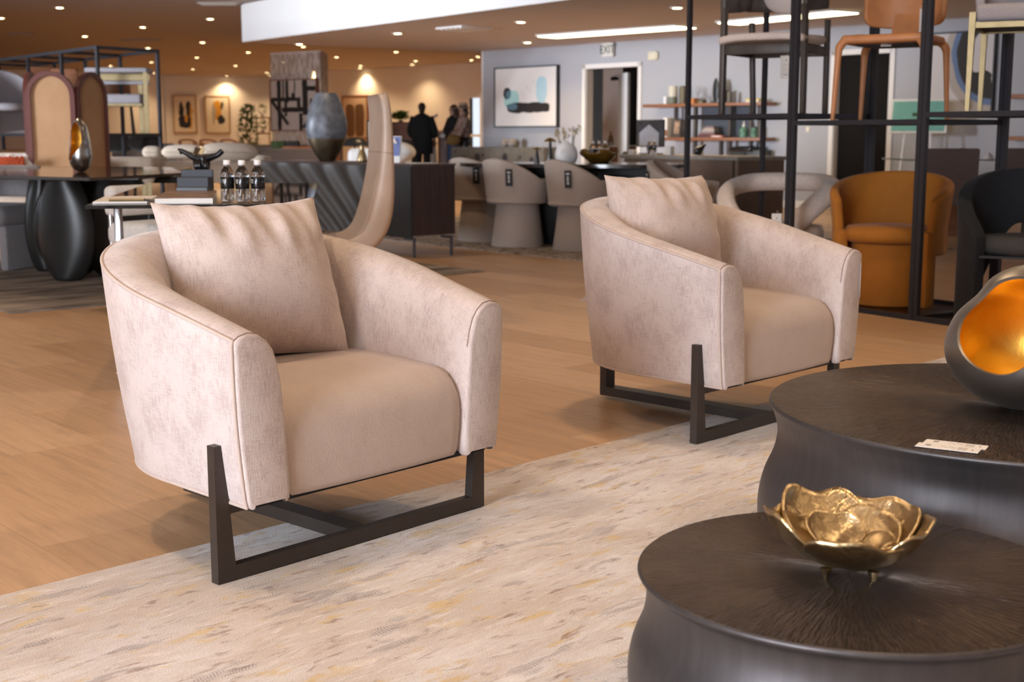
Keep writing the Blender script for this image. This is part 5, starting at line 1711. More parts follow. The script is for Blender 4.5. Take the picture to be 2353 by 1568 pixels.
mb.tube([rings[i][3] for i in range(nn)], 0.0022, 6); mb.build('piping', pm('seam_tan', (0.36, 0.26, 0.2), 0.6), ot)
mb = MB(); mb.tube([rings[int(nn * 0.66)][q] + (rings[int(nn * 0.66)][q] - pc_[int(nn * 0.66)]) * 0.004 for q in range(28)], 0.0016, 6, closed=True); mb.build('headrest_seam', pm('seam_tan', (0.36, 0.26, 0.2), 0.6), ot)
mb = MB(); mb.lathe([(0, 0.09), (0.035, 0.09), (0.035, 0.30), (0.028, 0.31), (0.028, 0.43), (0.10, 0.44), (0.10, 0.455), (0, 0.455)], (0, 0.0, 0), 20); mb.build('gas_column', M['chrome'], ot)
for k in range(5):
    a = 2 * PI * k / 5 + 0.3
    mb = MB(); mb.bar((0.03 * math.cos(a), 0.03 * math.sin(a), 0.105), (0.31 * math.cos(a), 0.31 * math.sin(a), 0.075), 0.045, 0.035, w2=0.03, h2=0.022, bevel=0.004)
    f = mb.build('base_spoke', M['chrome'], ot)
    mb = MB(); mb.tube([(0.31 * math.cos(a) - 0.02 * math.sin(a), 0.31 * math.sin(a) + 0.02 * math.cos(a), 0.03), (0.31 * math.cos(a) + 0.02 * math.sin(a), 0.31 * math.sin(a) - 0.02 * math.cos(a), 0.03)], 0.03, 14); mb.build('caster', M['black_gloss'], f)

# ================================================================ wave-fronted cabinet
K0 = at_z(949, 594, 0.0)
zk0, zk1 = 0.165, 0.765
KL = 2.35
kt = thing('sideboard', 'black sideboard with a carved wave front and dark wood end on thin legs', 'sideboard', (K0.x, K0.y, 0), ROOM + PI / 2, None)
# local x = along the front, away (e2); local y = -e1 (towards the shop front) is the outside of the front
KD = 0.45
mb = MB(); mb.box((KL / 2, -KD / 2, (zk0 + zk1) / 2 + 0.0), (KL - 0.004, KD - 0.004, zk1 - zk0 - 0.03)); mb.build('carcass', wood('smoked_oak', (0.030, 0.014, 0.011), (0.055, 0.027, 0.020), (30, 30, 3)), kt, smooth=0)
mb = MB(); mb.box((KL / 2, -KD / 2, zk1 - 0.008), (KL + 0.01, KD + 0.01, 0.016)); mb.build('cabinet_top', wood('smoked_top', (0.05, 0.03, 0.024), (0.08, 0.05, 0.04), (3, 30, 30), 0.3), kt, smooth=0)
mb = MB()
X0w = 0.31
def wave(u, v):
    x = X0w + (KL - X0w) * u; z = zk0 + 0.0 + (zk1 - zk0 - 0.018) * v
    ph = 2 * PI * (u * 3.2 + 2.0 * (1 - v) ** 1.3 * (0.5 + 0.9 * u) + 0.4 * v)
    w = 0.5 + 0.5 * math.sin(ph * 1.7)
    return Vector((x, 0.004 + 0.030 * w ** 1.3, z))
mb.grid(wave, 200, 90)
mb.build('wave_door', pm('black_carved_wood', (0.038, 0.031, 0.026), 0.45, 0, 0.1, 6, spec=0.4), kt, smooth=80)
mb = MB(); mb.box((X0w / 2 - 0.002, 0.006, (zk0 + zk1) / 2 - 0.012), (X0w - 0.006, 0.02, zk1 - zk0 - 0.02)); mb.build('plain_door', wood('black_oak', (0.012, 0.012, 0.013), (0.028, 0.027, 0.028), (40, 40, 3)), kt, smooth=0)
for x, y in ((0.02, -0.03), (0.02, -KD + 0.03), (KL - 0.05, -0.03), (KL - 0.05, -KD + 0.03)):
    mb = MB(); mb.box((x, y, zk0 / 2), (0.018, 0.018, zk0)); mb.box((x + 0.06, y, zk0 - 0.012), (0.14, 0.02, 0.02)); mb.build('leg', pm('grey_steel', (0.12, 0.12, 0.14), 0.4, 0.7), kt, smooth=0)
def on_cab(px, py_, off=0.2):
    """spot on the cabinet top under pixel column px; off = distance behind the front"""
    r = Vector(ray(px, 372)); n = -E1
    P = Vector((K0.x, K0.y, 0)) + E1 * off
    kk = (P - Vector((0, 0, H))).dot(n) / r.dot(n)
    q = Vector((0, 0, H)) + r * kk
    return Vector((q.x, q.y, zk1 + 0.001))
vp = on_cab(752, 372, 0.22); vs_ = vp.y / F
vh = (369.5 - 217) * vs_
vt = thing('floor_vase', 'large blue-grey vase with a bronze foot on the sideboard', 'vase', vp, 0.2, None)
R0 = 47 * vs_
key = [(0.34, 0.0), (0.40, 0.015), (0.62, 0.12), (0.84, 0.26), (0.97, 0.40), (1.0, 0.50), (0.96, 0.62), (0.84, 0.75), (0.66, 0.90), (0.51, 0.985), (0.48, 1.0)]
pr = dense([(a * R0, b * vh) for a, b in key], 6)
cutz = vh * 0.318
upper = [p for p in pr if p[1] >= cutz]; lower = [p for p in pr if p[1] <= cutz + 0.01]
mb = MB(); mb.lathe([(0, 0)] + lower, seg=48, sy=0.75); mb.build('bronze_foot', beaten_metal('aged_bronze', (0.18, 0.145, 0.10), (0.30, 0.26, 0.19), 0.38, 12, 0.2), vt, smooth=60)
mb = MB(); mb.lathe(upper + [(R0 * 0.42, vh * 0.99), (R0 * 0.40, vh * 0.9)], seg=48, sy=0.75); mb.build('blue_grey_body', pm('blue_grey_glaze', (0.17, 0.185, 0.215), 0.42, 0.25, 0.35, 16, 0.15, 60), vt, smooth=60)
gp_ = on_cab(832, 372, 0.25); s_ = gp_.y / F
g2 = thing('gold_vase', 'small gold bottle-shaped vase on the sideboard, left of the office chair', 'vase', gp_, 0, None)
mb = MB(); mb.lathe([(0, 0)] + dense([(11 * s_, 0.0), (12 * s_, 4 * s_), (10 * s_, 14 * s_), (6.5 * s_, 24 * s_), (5 * s_, 32 * s_), (5.5 * s_, 37 * s_)], 5), seg=28); mb.build('body', M['gold'], g2, smooth=60)
mb = MB(); mb.lathe([(5.5 * s_, 37 * s_), (4.4 * s_, 37 * s_), (4.2 * s_, 30 * s_)], seg=28); mb.build('neck_lining', M['ink'], g2)
# picture frame half hidden by the chair
fp = on_cab(850, 330, 0.32); s_ = fp.y / F
ft = thing('picture_frame', 'black easel frame on the sideboard, half hidden behind the office chair', 'picture frame', fp, 0.15, None)
mb = MB(); mb.box((0.02, 0, 62 * s_), (0.085, 0.02, 62 * s_), (-0.08, 0, 0)); mb.box((0.02, 0.03, 16 * s_), (0.03, 0.06, 32 * s_)); mb.build('frame', M['black_gloss'], ft, smooth=0)
mb = MB(); mb.box((0.02, -0.0115, 62 * s_), (0.06, 0.002, 56 * s_), (-0.08, 0, 0)); mb.build('print', M['ivory'], ft, smooth=0)
# blue leaflet stand
lp_ = on_cab(909, 372, 0.2); s_ = lp_.y / F
l_t = thing('leaflet_stand', 'blue and white leaflet in a clear stand on the sideboard, right of the office chair', 'leaflet stand', lp_, math.radians(-35), None)
mb = MB(); mb.box((0, 0, 30 * s_), (0.12, 0.008, 60 * s_), (-0.12, 0, 0)); mb.build('stand', M['white_plastic'], l_t, smooth=0)
mb = MB(); mb.box((0, -0.006, 37 * s_), (0.108, 0.002, 43 * s_), (-0.12, 0, 0)); mb.build('leaflet', pm('leaflet_blue', (0.05, 0.09, 0.36), 0.4), l_t, smooth=0)
mb = MB(); mb.ell((-0.01, -0.012, 48 * s_), (0.02, 0.002, 0.013)); mb.ell((0.012, -0.012, 46 * s_), (0.018, 0.002, 0.012)); mb.ell((0.0, -0.012, 52 * s_), (0.014, 0.002, 0.012)); mb.build('cloud_mark', M['ivory'], l_t)
pp_ = on_cab(968, 374, 0.18)
t = thing('paper_sheets', 'white paper sheets lying on the right end of the sideboard', 'paper', pp_, 0.6, None)
mb = MB(); mb.box((0, 0, 0.003), (0.21, 0.15, 0.005)); mb.build('sheets', M['ivory'], t, smooth=0)
# ================================================================ dining group in front of the grey wall
q0 = at_z(1075, 552, 0); q1 = at_z(1178, 566, 0); q2 = at_z(1318, 578, 0)
dr = (q2 - q0).normalized(); da = math.atan2(dr.y, dr.x); dnn = Vector((-dr.y, dr.x, 0))
# rug below
ra = at_z(1320, 600, 0); rb = at_z(1095, 575, 0); rdv = (ra - rb).normalized(); rnv = Vector((-rdv.y, rdv.x, 0))
if rnv.y < 0: rnv = -rnv
mb = MB(); mb.box((0.0, 1.7, 0.004), (6.4, 3.4, 0.008), bevel=0.002, seg=1)
dg = mb.build('rug', dark_rug_material('scribble_rug', [(0.40, (0.10, 0.075, 0.06)), (0.47, (0.36, 0.30, 0.26)), (0.53, (0.50, 0.43, 0.38)), (0.60, (0.22, 0.17, 0.14))], 9, 9, 1.0))
dg.location = (rb.x + rdv.x * -0.6, rb.y + rdv.y * -0.6, 0); dg.rotation_euler = (0, 0, math.atan2(rdv.y, rdv.x))
tag(dg, 'brown and cream scribble-patterned rug under the long dark dining table', 'rug')

def dining_chair(label, loc, rz):
    t = thing('dining_chair', label, 'chair', loc, rz, 'taupe dining chairs round the dark table')
    # +y is the back; the back faces the camera side
    r = 0.315
    mb = MB()
    def top(a): return 0.60 + 0.18 * max(0, math.cos(a)) ** 0.9
    def sh(u, v):
        a = (2 * u - 1) * math.radians(148)
        zt = top(a) if abs(a) < PI / 2 else 0.60
        z = 0.385 + (zt - 0.385) * v
        rr = r - 0.03 + 0.045 * v
        return Vector((rr * math.sin(a), rr * 0.95 * math.cos(a), z))
    mb.grid(sh, 56, 14)
    o = mb.build('backrest', M['taupe'], t, smooth=80); md = o.modifiers.new('thickness', 'SOLIDIFY'); md.thickness = 0.06; md.offset = -1
    bv = o.modifiers.new('soft', 'BEVEL'); bv.width = 0.02; bv.segments = 3; bv.limit_method = 'ANGLE'
    mb = MB(); mb.lathe([(0, 0.384), (r - 0.05, 0.384), (r - 0.03, 0.40), (r - 0.05, 0.46), (r * 0.5, 0.475), (0, 0.478)], seg=36); mb.build('seat', M['taupe'], t, smooth=60)
    mb = MB(); mb.lathe([(0.235, 0.0), (0.24, 0.006), (0.215, 0.18), (0.195, 0.37), (0.19, 0.385), (0, 0.385)], seg=36); mb.build('pedestal', M['taupe'], t, smooth=60)
    if True:
        mb = MB(); mb.box((0, 0, 0), (0.062, 0.002, 0.15), (-0.10, 0, 0)); g = mb.build('swing_tag', M['ink'], t, smooth=0)
        g['label'] = 'black swing tag with a white mark'
        ta = 0.62; g.location = (-(r + 0.016) * math.sin(ta), (r + 0.016) * 0.95 * math.cos(ta), 0.62); g.rotation_euler = (0, 0, ta)
        mb = MB()
        for k, (zz, w) in enumerate(((0.045, 0.03), (0.018, 0.014), (0.0, 0.018), (-0.018, 0.012), (-0.036, 0.018))):
            mb.box((0, 0.0025 + 0.1 * zz, zz), (w, 0.001, 0.012), (-0.10, 0, 0))
        mb.build('printed_mark', M['ivory'], g, smooth=0)
    return t
zr = 0.0085
def dc(px, py):
    p = at_z(px, py, zr); return (p.x + dnn.x * 0.235, p.y + dnn.y * 0.235, zr)
face = da + PI                                                    # +y (the back) turned to the camera side
dc0 = dining_chair('taupe dining chair nearest the camera on the long side of the dark table', dc(1285, 577), face - 0.12)
dup(dc0, dc(1142, 567), face + 0.02, 'taupe dining chair in the middle of the long side, sun patch near its foot')
dup(dc0, dc(1062, 555), face + 0.12, 'taupe dining chair partly hidden behind the sideboard end')
e1p = at_z(1575, 590, zr)
ec = dup(dc0, (at_d(1572, 400, 11.1).x, 11.1, zr), da + PI / 2 + 0.5, 'taupe dining chair at the right-hand end of the dark table')

# table: long boat-shaped top on a dark block
tc_ = at_z(1330, 374, 0.745)
tz = 0.745
tA, tB = at_z(1068, 373, tz), at_z(1580, 377, tz)
tt = thing('dining_table', 'long dark oval dining table in front of the grey wall', 'dining table', (0, 0, zr), 0, None)
mid = (tA + tB) / 2; dv = (tB - tA); hl = dv.length / 2; dv.normalize(); nv = Vector((-dv.y, dv.x, 0))
pts = []
for k in range(64):
    a = 2 * PI * k / 64; c, s = math.cos(a), math.sin(a)
    p = mid + dv * hl * math.copysign(abs(c) ** 0.8, c) + nv * 0.52 * math.copysign(abs(s) ** 0.7, s)
    pts.append((p.x, p.y))
mb = MB(); mb.prism(pts, (1, 0, 0), (0, 1, 0), (0, 0, 0.03), (0, 0, tz - 0.03 - zr))
mb.build('table_top', pm('dark_lacquer_top', (0.035, 0.024, 0.02), 0.16, 0, 0.1, 6, coat=0.5), tt, smooth=30)
for k in (-0.05, 0.55):
    c = mid + dv * hl * k
    mb = MB(); mb.box((c.x, c.y, (tz - 0.03 - zr) / 2), (0.75, 0.30, tz - 0.04 - zr), (0, 0, math.atan2(dv.y, dv.x)), bevel=0.008); mb.build('pedestal', M['black_satin'], tt)
mb = MB(); mb.box((mid.x, mid.y, tz - 0.075), (hl * 1.62, 0.36, 0.06), (0, 0, math.atan2(dv.y, dv.x))); mb.build('apron', M['black_satin'], tt, smooth=0)
tzz = tz + 0.0012
def ontab(px, py=376): return at_z(px, py, tzz)
def mushroom(label, px, top_y, base_y, wpx):
    p = ontab(px, 375.5); s = p.y / F
    h = (base_y - top_y) * s; w = wpx * s
    t = thing('mushroom_ornament', label, 'ornament', p, 0, 'black and gold mushroom ornaments')
    mb = MB(); mb.lathe([(0, 0), (w * 0.28, 0), (w * 0.28, h * 0.03), (w * 0.17, h * 0.45), (w * 0.09, h * 0.88), (0, h * 0.9)], seg=24); mb.build('stem', M['black_gloss'], t, smooth=60)
    mb = MB(); mb.lathe([(0, h), (w * 0.2, h * 0.985), (w * 0.42, h * 0.90), (w * 0.5, h * 0.835), (w * 0.3, h * 0.85), (0, h * 0.86)], seg=28); mb.build('cap', M['gold'], t, smooth=60)
mushroom('smaller black and gold mushroom ornament on the oval table', 1234, 334, 371, 24)
mushroom('taller black and gold mushroom ornament on the oval table', 1264, 313, 371, 30)
# white twin-necked vase with dried stems
vp = ontab(1301, 374.5); s = vp.y / F
vt = thing('stem_vase', 'white three-necked vase with dried stems on the oval table', 'vase', vp, 0, None)
MW = pm('white_ceramic', (0.90, 0.87, 0.85), 0.4, 0, 0.02)
mb = MB(); mb.lathe([(0, 0)] + dense([(20 * s, 0), (24 * s, 6 * s), (26 * s, 18 * s), (23 * s, 32 * s), (14 * s, 44 * s), (4 * s, 50 * s)], 5), seg=36, sy=0.7); mb.build('body', MW, vt, smooth=70)
for x, h, r_, l in ((-16, 50, 5.5, -0.1), (-4, 49, 5, 0), (11, 60, 6, 0.06)):
    mb = MB(); mb.tube([(x * s * 0.8, 0, 26 * s), (x * s, 0, 40 * s), ((x + l * 20) * s, 0, h * s)], [r_ * 1.7 * s, r_ * 1.2 * s, r_ * s], 16); mb.build('neck', MW, vt)
rnd = random.Random(11)
STEM = pm('dry_stem', (0.42, 0.33, 0.15), 0.9)
for k, (x, tx, ty) in enumerate(((-16, -24, 72), (-16, -19, 76), (-4, -6, 78), (-4, -2, 70), (11, 16, 80), (11, 30, 84), (11, 24, 78))):
    mb = MB(); mb.tube(smooth_path([(x * s, 0, 46 * s), ((x + tx) / 2 * s, 0, 62 * s), (tx * s, 0.01, ty * s)], 4), 0.9 * s, 6); st = mb.build('dried_stem', STEM, vt)
    mb = MB()
    for j in range(5): mb.ell(((tx + rnd.uniform(-3, 3)) * s, rnd.uniform(-2, 2) * s, (ty - j * 3) * s), (1.6 * s, 1.2 * s, 2.2 * s), seg=8, rings=6)
    sd = mb.build('seed_heads', STEM, st); sd['kind'] = 'stuff'
for k, (x, y) in enumerate(((-7, 58), (6, 74), (14, 75), (4, 61))):
    mb = MB(); mb.ell((x * s, -0.01, y * s), (3.6 * s, 3.4 * s, 4.0 * s)); mb.build('cotton_boll', pm('cotton', (0.78, 0.70, 0.62), 0.95), vt)
# amber petal bowl with bottles
bp = ontab(1377, 374); s = bp.y / F
ab = thing('amber_bowl', 'amber petal-edged glass bowl holding small bottles, on the oval table', 'bowl', bp, 0, None)
mb = MB()
def amb(a, r, z):
    k = max(0, (z - 14 * s)) / (12 * s)
    return r, z + 5 * s * k * math.cos(5 * a + 0.5)
mb.lathe([(0, 0), (22 * s, 0), (26 * s, 3 * s), (36 * s, 12 * s), (43 * s, 20 * s), (45.5 * s, 26 * s)], seg=60, mod=amb)
AM, t_, b_ = newmat('amber_glass'); n_ = noise(t_, coord(t_), 8, 3); r_ = ramp(t_, n_.outputs[0], [(0.3, (0.16, 0.075, 0.008)), (0.7, (0.28, 0.14, 0.02))]); t_.links.new(r_.outputs[0], b_.inputs['Base Color']); b_.inputs['Roughness'].default_value = 0.12; b_.inputs['Transmission Weight'].default_value = 0.25
o = mb.build('bowl', AM, ab, smooth=70); md = o.modifiers.new('thickness', 'SOLIDIFY'); md.thickness = 0.008
first = None
for k, (dx, lab) in enumerate(((-15, 'small clear bottle in the amber bowl, left of three'), (-1, 'small clear bottle in the amber bowl, middle of three'), (14, 'small clear bottle in the amber bowl, right of three'))):
    q = Vector((bp.x + dx * s, bp.y, bp.z + 0.012))
    if first is None:
        first = water_bottle(lab, q, 46 * s, 0.0); first['group'] = 'small bottles in the amber bowl'
    else:
        dup(first, q, 0.3 * k, lab)

# ---------------------------------------------------------------- concrete console against the grey wall
cA, cB = on_grey(1087, 338, 0.50), on_grey(1300, 338, 0.50)
zc = at_d(1180, 338.5, (cA.y + cB.y) / 2).z
ct = thing('concrete_console', 'pale concrete console with round holes standing along the grey wall', 'console', (cA.x, cA.y, 0), math.atan2(gd.y, gd.x), None)
cl_ = (Vector((cB.x, cB.y, 0)) - Vector((cA.x, cA.y, 0))).length
CON = pm('concrete', (0.15, 0.14, 0.122), 0.9, 0, 0.15, 8, 0.2, 60)
mb = MB(); mb.box((cl_ / 2, 0.2, zc / 2), (cl_, 0.40, zc), bevel=0.01); mb.build('body', CON, ct)
rnd = random.Random(4)
for k, (fx, fz, r_) in enumerate(((0.05, 0.90, 0.02), (0.14, 0.70, 0.09), (0.30, 0.78, 0.075), (0.36, 0.83, 0.03), (0.60, 0.80, 0.065), (0.76, 0.80, 0.025), (0.88, 0.75, 0.05), (0.47, 0.55, 0.05))):
    mb = MB(); mb.ell((fx * cl_, -0.002, fz * zc), (r_, 0.006, r_), seg=20); mb.build('hole', M['ink'], ct)
def striped(label, px, top_y, d_off, rpx, group='striped pottery on the console'):
    p = on_grey(px, 330, 0.30); s = p.y / F; r_ = rpx * s
    t = thing('pottery_ball', label, 'ornament', (p.x, p.y, zc + 0.001), 0, group)
    mb = MB(); mb.lathe([(0, 0)] + dense([(r_ * 0.5, 0), (r_ * 0.95, r_ * 0.5), (r_, r_ * 0.9), (r_ * 0.85, r_ * 1.4), (r_ * 0.35, r_ * 1.75), (r_ * 0.3, r_ * 1.78)], 5), seg=28); mb.build('body', pm('bone_glaze', (0.42, 0.37, 0.33), 0.6), t, smooth=70)
    for z in (0.45, 0.85, 1.22):
        rr = r_ * (0.93 if z < 0.5 else (1.005 if z < 1 else 0.93))
        mb = MB(); mb.lathe([(rr, z * r_ - 0.1 * r_), (rr * 1.012, z * r_), (rr, z * r_ + 0.1 * r_)], seg=28); mb.build('glaze_band', M['ink'], t)
striped('smaller grey banded pottery ball on the concrete console', 1190, 318, 0, 10)
striped('larger black and white banded pottery ball on the concrete console', 1207, 318, 0, 11)

# ---------------------------------------------------------------- painting on the grey wall
def uvpanel(mb, P, ex, ez, w, h, thick=0.0):
    P = Vector(P); ex = Vector(ex); ez = Vector(ez)
    vs = [mb.v(P), mb.v(P + ex * w), mb.v(P + ex * w + ez * h), mb.v(P + ez * h)]
    mb.f(vs, [(0, 0), (1, 0), (1, 1), (0, 1)])
def framed(name, label, P0, P1, z0, z1, nrm, art, frame_mat, fw=0.03, depth=0.04, group=None, mat_border=0.0):
    """P0, P1 bottom corners (left, right); nrm points into the room"""
    P0, P1 = Vector((P0.x, P0.y, 0)), Vector((P1.x, P1.y, 0))
    d = (P1 - P0); w = d.length; d.normalize(); c = (P0 + P1) / 2
    t = thing(name, label, 'painting', (c.x, c.y, z0), math.atan2(d.y, d.x), group)
    # local: x along, -y into the room
    sgn = -1
    mb = MB(); h = z1 - z0
    mb.box((0, -depth / 2, h / 2), (w - 2 * fw, depth * 0.6, h - 2 * fw)); mb.build('backing', M['dark_oak'], t, smooth=0)
    mb = MB()
    mb.box((-w / 2 + fw / 2, -depth / 2, h / 2), (fw, depth, h)); mb.box((w / 2 - fw / 2, -depth / 2, h / 2), (fw, depth, h))
    mb.box((0, -depth / 2, fw / 2), (w - 2 * fw, depth, fw)); mb.box((0, -depth / 2, h - fw / 2), (w - 2 * fw, depth, fw))
    mb.build('frame', frame_mat, t, smooth=0)
    mb = MB(); uvpanel(mb, (-w / 2 + fw, -depth * 0.82, fw), (1, 0, 0), (0, 0, 1), w - 2 * fw, h - 2 * fw); mb.build('canvas', art, t, smooth=0)
    return t, w, h
def blob(t, x, y, cx, cy, rx, ry, p=2.0, soft=0.02, wob=0.0):
    """1 inside a rounded blob"""
    if wob:
        n = t.nodes.new('ShaderNodeTexNoise'); n.inputs['Scale'].default_value = 6
        cb = t.nodes.new('ShaderNodeCombineXYZ'); t.links.new(x, cb.inputs[0]); t.links.new(y, cb.inputs[1]); t.links.new(cb.outputs[0], n.inputs['Vector'])
        x = mth(t, 'ADD', x, mth(t, 'MULTIPLY', mth(t, 'SUBTRACT', n.outputs[0], 0.5), wob))
        y = mth(t, 'ADD', y, mth(t, 'MULTIPLY', mth(t, 'SUBTRACT', n.outputs[0], 0.5), wob))
    a = mth(t, 'POWER', mth(t, 'ABSOLUTE', mth(t, 'DIVIDE', mth(t, 'SUBTRACT', x, cx), rx)), p)
    b = mth(t, 'POWER', mth(t, 'ABSOLUTE', mth(t, 'DIVIDE', mth(t, 'SUBTRACT', y, cy), ry)), p)
    s = mth(t, 'ADD', a, b)
    return ramp(t, s, [(0.97, 1.0), (1.0, 0.0)]).outputs[0]
def art_main(t, x, y):
    c = (0.80, 0.77, 0.75)
    c = mix(t, blob(t, x, y, 0.27, 0.46, 0.125, 0.165, 2.2, wob=0.05), c, (0.40, 0.66, 0.64))
    c = mix(t, blob(t, x, y, 0.20, 0.57, 0.065, 0.10, 2.2, wob=0.03), c, (0.03, 0.03, 0.035))
    c = mix(t, blob(t, x, y, 0.225, 0.55, 0.042, 0.065, 2.4, wob=0.03), c, (0.10, 0.21, 0.26))
    c = mix(t, blob(t, x, y, 0.545, 0.315, 0.35, 0.085, 5.0, wob=0.06), c, (0.022, 0.018, 0.018))
    c = mix(t, blob(t, x, y, 0.29, 0.335, 0.085, 0.055, 2.2, wob=0.02), c, (0.10, 0.19, 0.24))
    c = mix(t, blob(t, x, y, 0.76, 0.61, 0.085, 0.225, 3.0, wob=0.06), c, (0.46, 0.66, 0.74))
    # thin pencil scribble
    yy = mth(t, 'ADD', 0.60, mth(t, 'MULTIPLY', mth(t, 'SINE', mth(t, 'MULTIPLY', x, 62.0)), 0.07))
    yy = mth(t, 'ADD', yy, mth(t, 'MULTIPLY', mth(t, 'SUBTRACT', x, 0.52), 0.9))
    ln = ramp(t, mth(t, 'ABSOLUTE', mth(t, 'SUBTRACT', y, yy)), [(0.010, 1.0), (0.016, 0.0)]).outputs[0]
    ln = mth(t, 'MULTIPLY', ln, blob(t, x, y, 0.53, 0.62, 0.12, 0.22, 6.0))
    return mix(t, mth(t, 'MULTIPLY', ln, 0.35), c, (0.45, 0.43, 0.42))
pl, pr_ = on_grey(1142, 226, 0.0), on_grey(1287, 220, 0.0)
z0, z1 = on_grey(1215, 293, 0).z, on_grey(1215, 152.5, 0).z
framed('framed_painting', 'large white abstract painting with a black bar and pale blue shapes on the grey wall', pl - gn * 0.002, pr_ - gn * 0.002, z0, z1, -gn, art_material('art_blue_black', art_main), M['ink'], 0.022, 0.07)

# exit sign, white box
ep = on_grey(1400, 115, 0.03); s = ep.y / F
et = thing('exit_sign', 'white EXIT sign hung under the low ceiling above the doorway', 'sign', (ep.x, ep.y, ep.z), math.atan2(gd.y, gd.x) - 0.15, None)
ez = 31 * s
mb = MB(); mb.box((0, 0, 0), (37 * s / 0.92, 0.03, ez), bevel=0.004); mb.build('sign_box', pm('sign_white', (0.72, 0.69, 0.64), 0.5), et, smooth=0)
mb = MB(); mb.box((0, 0.0, ez / 2 + (ZL - ep.z - ez / 2) / 2), (0.05, 0.02, max(0.02, ZL - ep.z - ez / 2))); mb.build('hanger', M['white_plastic'], et, smooth=0)
tx = text_mesh('EXIT', 26 * s, pm('sign_green', (0.05, 0.085, 0.06), 0.5), 'lettering', et, (0, -0.0165, 0), (PI / 2, 0, 0))
wb = on_grey(1503, 128.5, 0.03); s = wb.y / F
t = thing('wall_box', 'small cream sensor box on the grey wall right of the exit sign', 'wall box', (wb.x, wb.y, wb.z), math.atan2(gd.y, gd.x), None)
mb = MB(); mb.box((0, 0, 0), (23 * s, 0.055, 19 * s), bevel=0.008); mb.build('case', pm('cream_plastic', (0.72, 0.66, 0.50), 0.5), t)
mb = MB(); mb.box((11.5 * s + 0.01, 0.005, 0), (0.03, 0.04, 15 * s), bevel=0.006); mb.build('side_cover', pm('cream_plastic', (0.72, 0.66, 0.50), 0.5), t)
sw = on_grey(1857, 297, 0.006); s = sw.y / F
t = thing('light_switch', 'cream light switch plate on the grey wall beside the dark doorway', 'switch', (sw.x, sw.y, sw.z), math.atan2(gd.y, gd.x), None)
mb = MB(); mb.box((0, 0, 0), (11 * s, 0.012, 12 * s), bevel=0.002); mb.build('plate', pm('cream_plastic', (0.72, 0.66, 0.50), 0.5), t)
mb = MB(); mb.box((0, -0.008, 0), (4 * s, 0.008, 6 * s), bevel=0.001); mb.build('rocker', M['ivory'], t)
# closer on the corridor door, wood counter inside the doorway
cp_ = on_plane(1413, 181, G0 + gn * 2.1, gn); t = thing('door_closer', 'dark door closer high on the corridor wall inside the doorway', 'door closer', (cp_.x, cp_.y, cp_.z), math.atan2(gd.y, gd.x), None)
mb = MB(); mb.box((0, 0, 0), (0.16, 0.06, 0.06), bevel=0.01); mb.build('body', M['black_gloss'], t)
mb = MB(); mb.bar((-0.05, 0, 0.03), (0.12, -0.05, 0.06), 0.02, 0.01); mb.build('arm', M['chrome'], t)
cc = on_plane(1408, 340, G0 + gn * 0.9, gn); t = thing('corridor_counter', 'wood counter with a white top inside the doorway', 'counter', (cc.x, cc.y, 0), math.atan2(gd.y, gd.x), None)
zcc = at_d(1408, 334, cc.y).z
mb = MB(); mb.box((0, 0.2, zcc / 2), (0.36, 0.4, zcc - 0.03)); mb.build('body', M['walnut'], t, smooth=0)
mb = MB(); mb.box((0, 0.2, zcc - 0.012), (0.38, 0.42, 0.024)); mb.build('counter_top', M['white_plastic'], t, smooth=0)
bt_ = thing('amber_bottle', 'tall amber bottle on the counter inside the doorway', 'bottle', (cc.x - 0.03, cc.y + 0.1, zcc + 0.001), 0, None)
mb = MB(); mb.lathe([(0, 0), (0.04, 0), (0.042, 0.1), (0.03, 0.14), (0.012, 0.17), (0.012, 0.22), (0, 0.22)], seg=16); mb.build('glass', AM, bt_, smooth=60)

# ---------------------------------------------------------------- reception desk with monitor
dp = at_d(1500, 357, 14.6)
zdk = dp.z
dkA, dkB = at_d(1424, 357, 15.2), at_d(1694, 364, 13.6)
dd_ = Vector((dkB.x - dkA.x, dkB.y - dkA.y, 0)); dw = dd_.length; dd_.normalize()
dt = thing('reception_desk', 'stone-topped desk carrying the monitor, in front of the brown shelf unit', 'desk', (dkA.x, dkA.y, 0), math.atan2(dd_.y, dd_.x), None)
STN = pm('grey_stone', (0.30, 0.265, 0.23), 0.6, 0, 0.12, 12)
mb = MB(); mb.box((dw / 2, 0.35, zdk - 0.02), (dw, 0.70, 0.04), bevel=0.004); mb.build('desk_top', STN, dt)
mb = MB(); mb.box((dw - 0.03, 0.35, (zdk - 0.04) / 2), (0.05, 0.66, zdk - 0.04)); mb.build('end_panel', pm('bronze_veneer', (0.17, 0.11, 0.075), 0.5), dt, smooth=0)
mb = MB(); mb.box((dw / 2 - 0.03, 0.04, (zdk - 0.04) / 2), (dw - 0.12, 0.03, zdk - 0.042)); mb.build('front_panel', pm('bronze_veneer', (0.17, 0.11, 0.075), 0.5), dt, smooth=0)
mb = MB(); mb.box((0.03, 0.35, (zdk - 0.04) / 2), (0.05, 0.66, zdk - 0.04)); mb.build('end_panel', M['white_plastic'], dt, smooth=0)
def ondesk(px, off):
    r = Vector(ray(px, 350)); n = Vector((-dd_.y, dd_.x, 0)); P = Vector((dkA.x, dkA.y, 0)) + n * off
    k = (P - Vector((0, 0, H))).dot(n) / r.dot(n); q = Vector((0, 0, H)) + r * k
    return Vector((q.x, q.y, zdk + 0.001))
mp = ondesk(1494, 0.40); s = mp.y / F
mt = thing('monitor', 'computer monitor seen from behind on the desk, with a bright reflection', 'monitor', mp, math.atan2(dd_.y, dd_.x) - 0.1, None)
zb, zt_ = at_d(1494, 338, mp.y).z - mp.z, at_d(1494, 275, mp.y).z - mp.z
mw = 108 * s
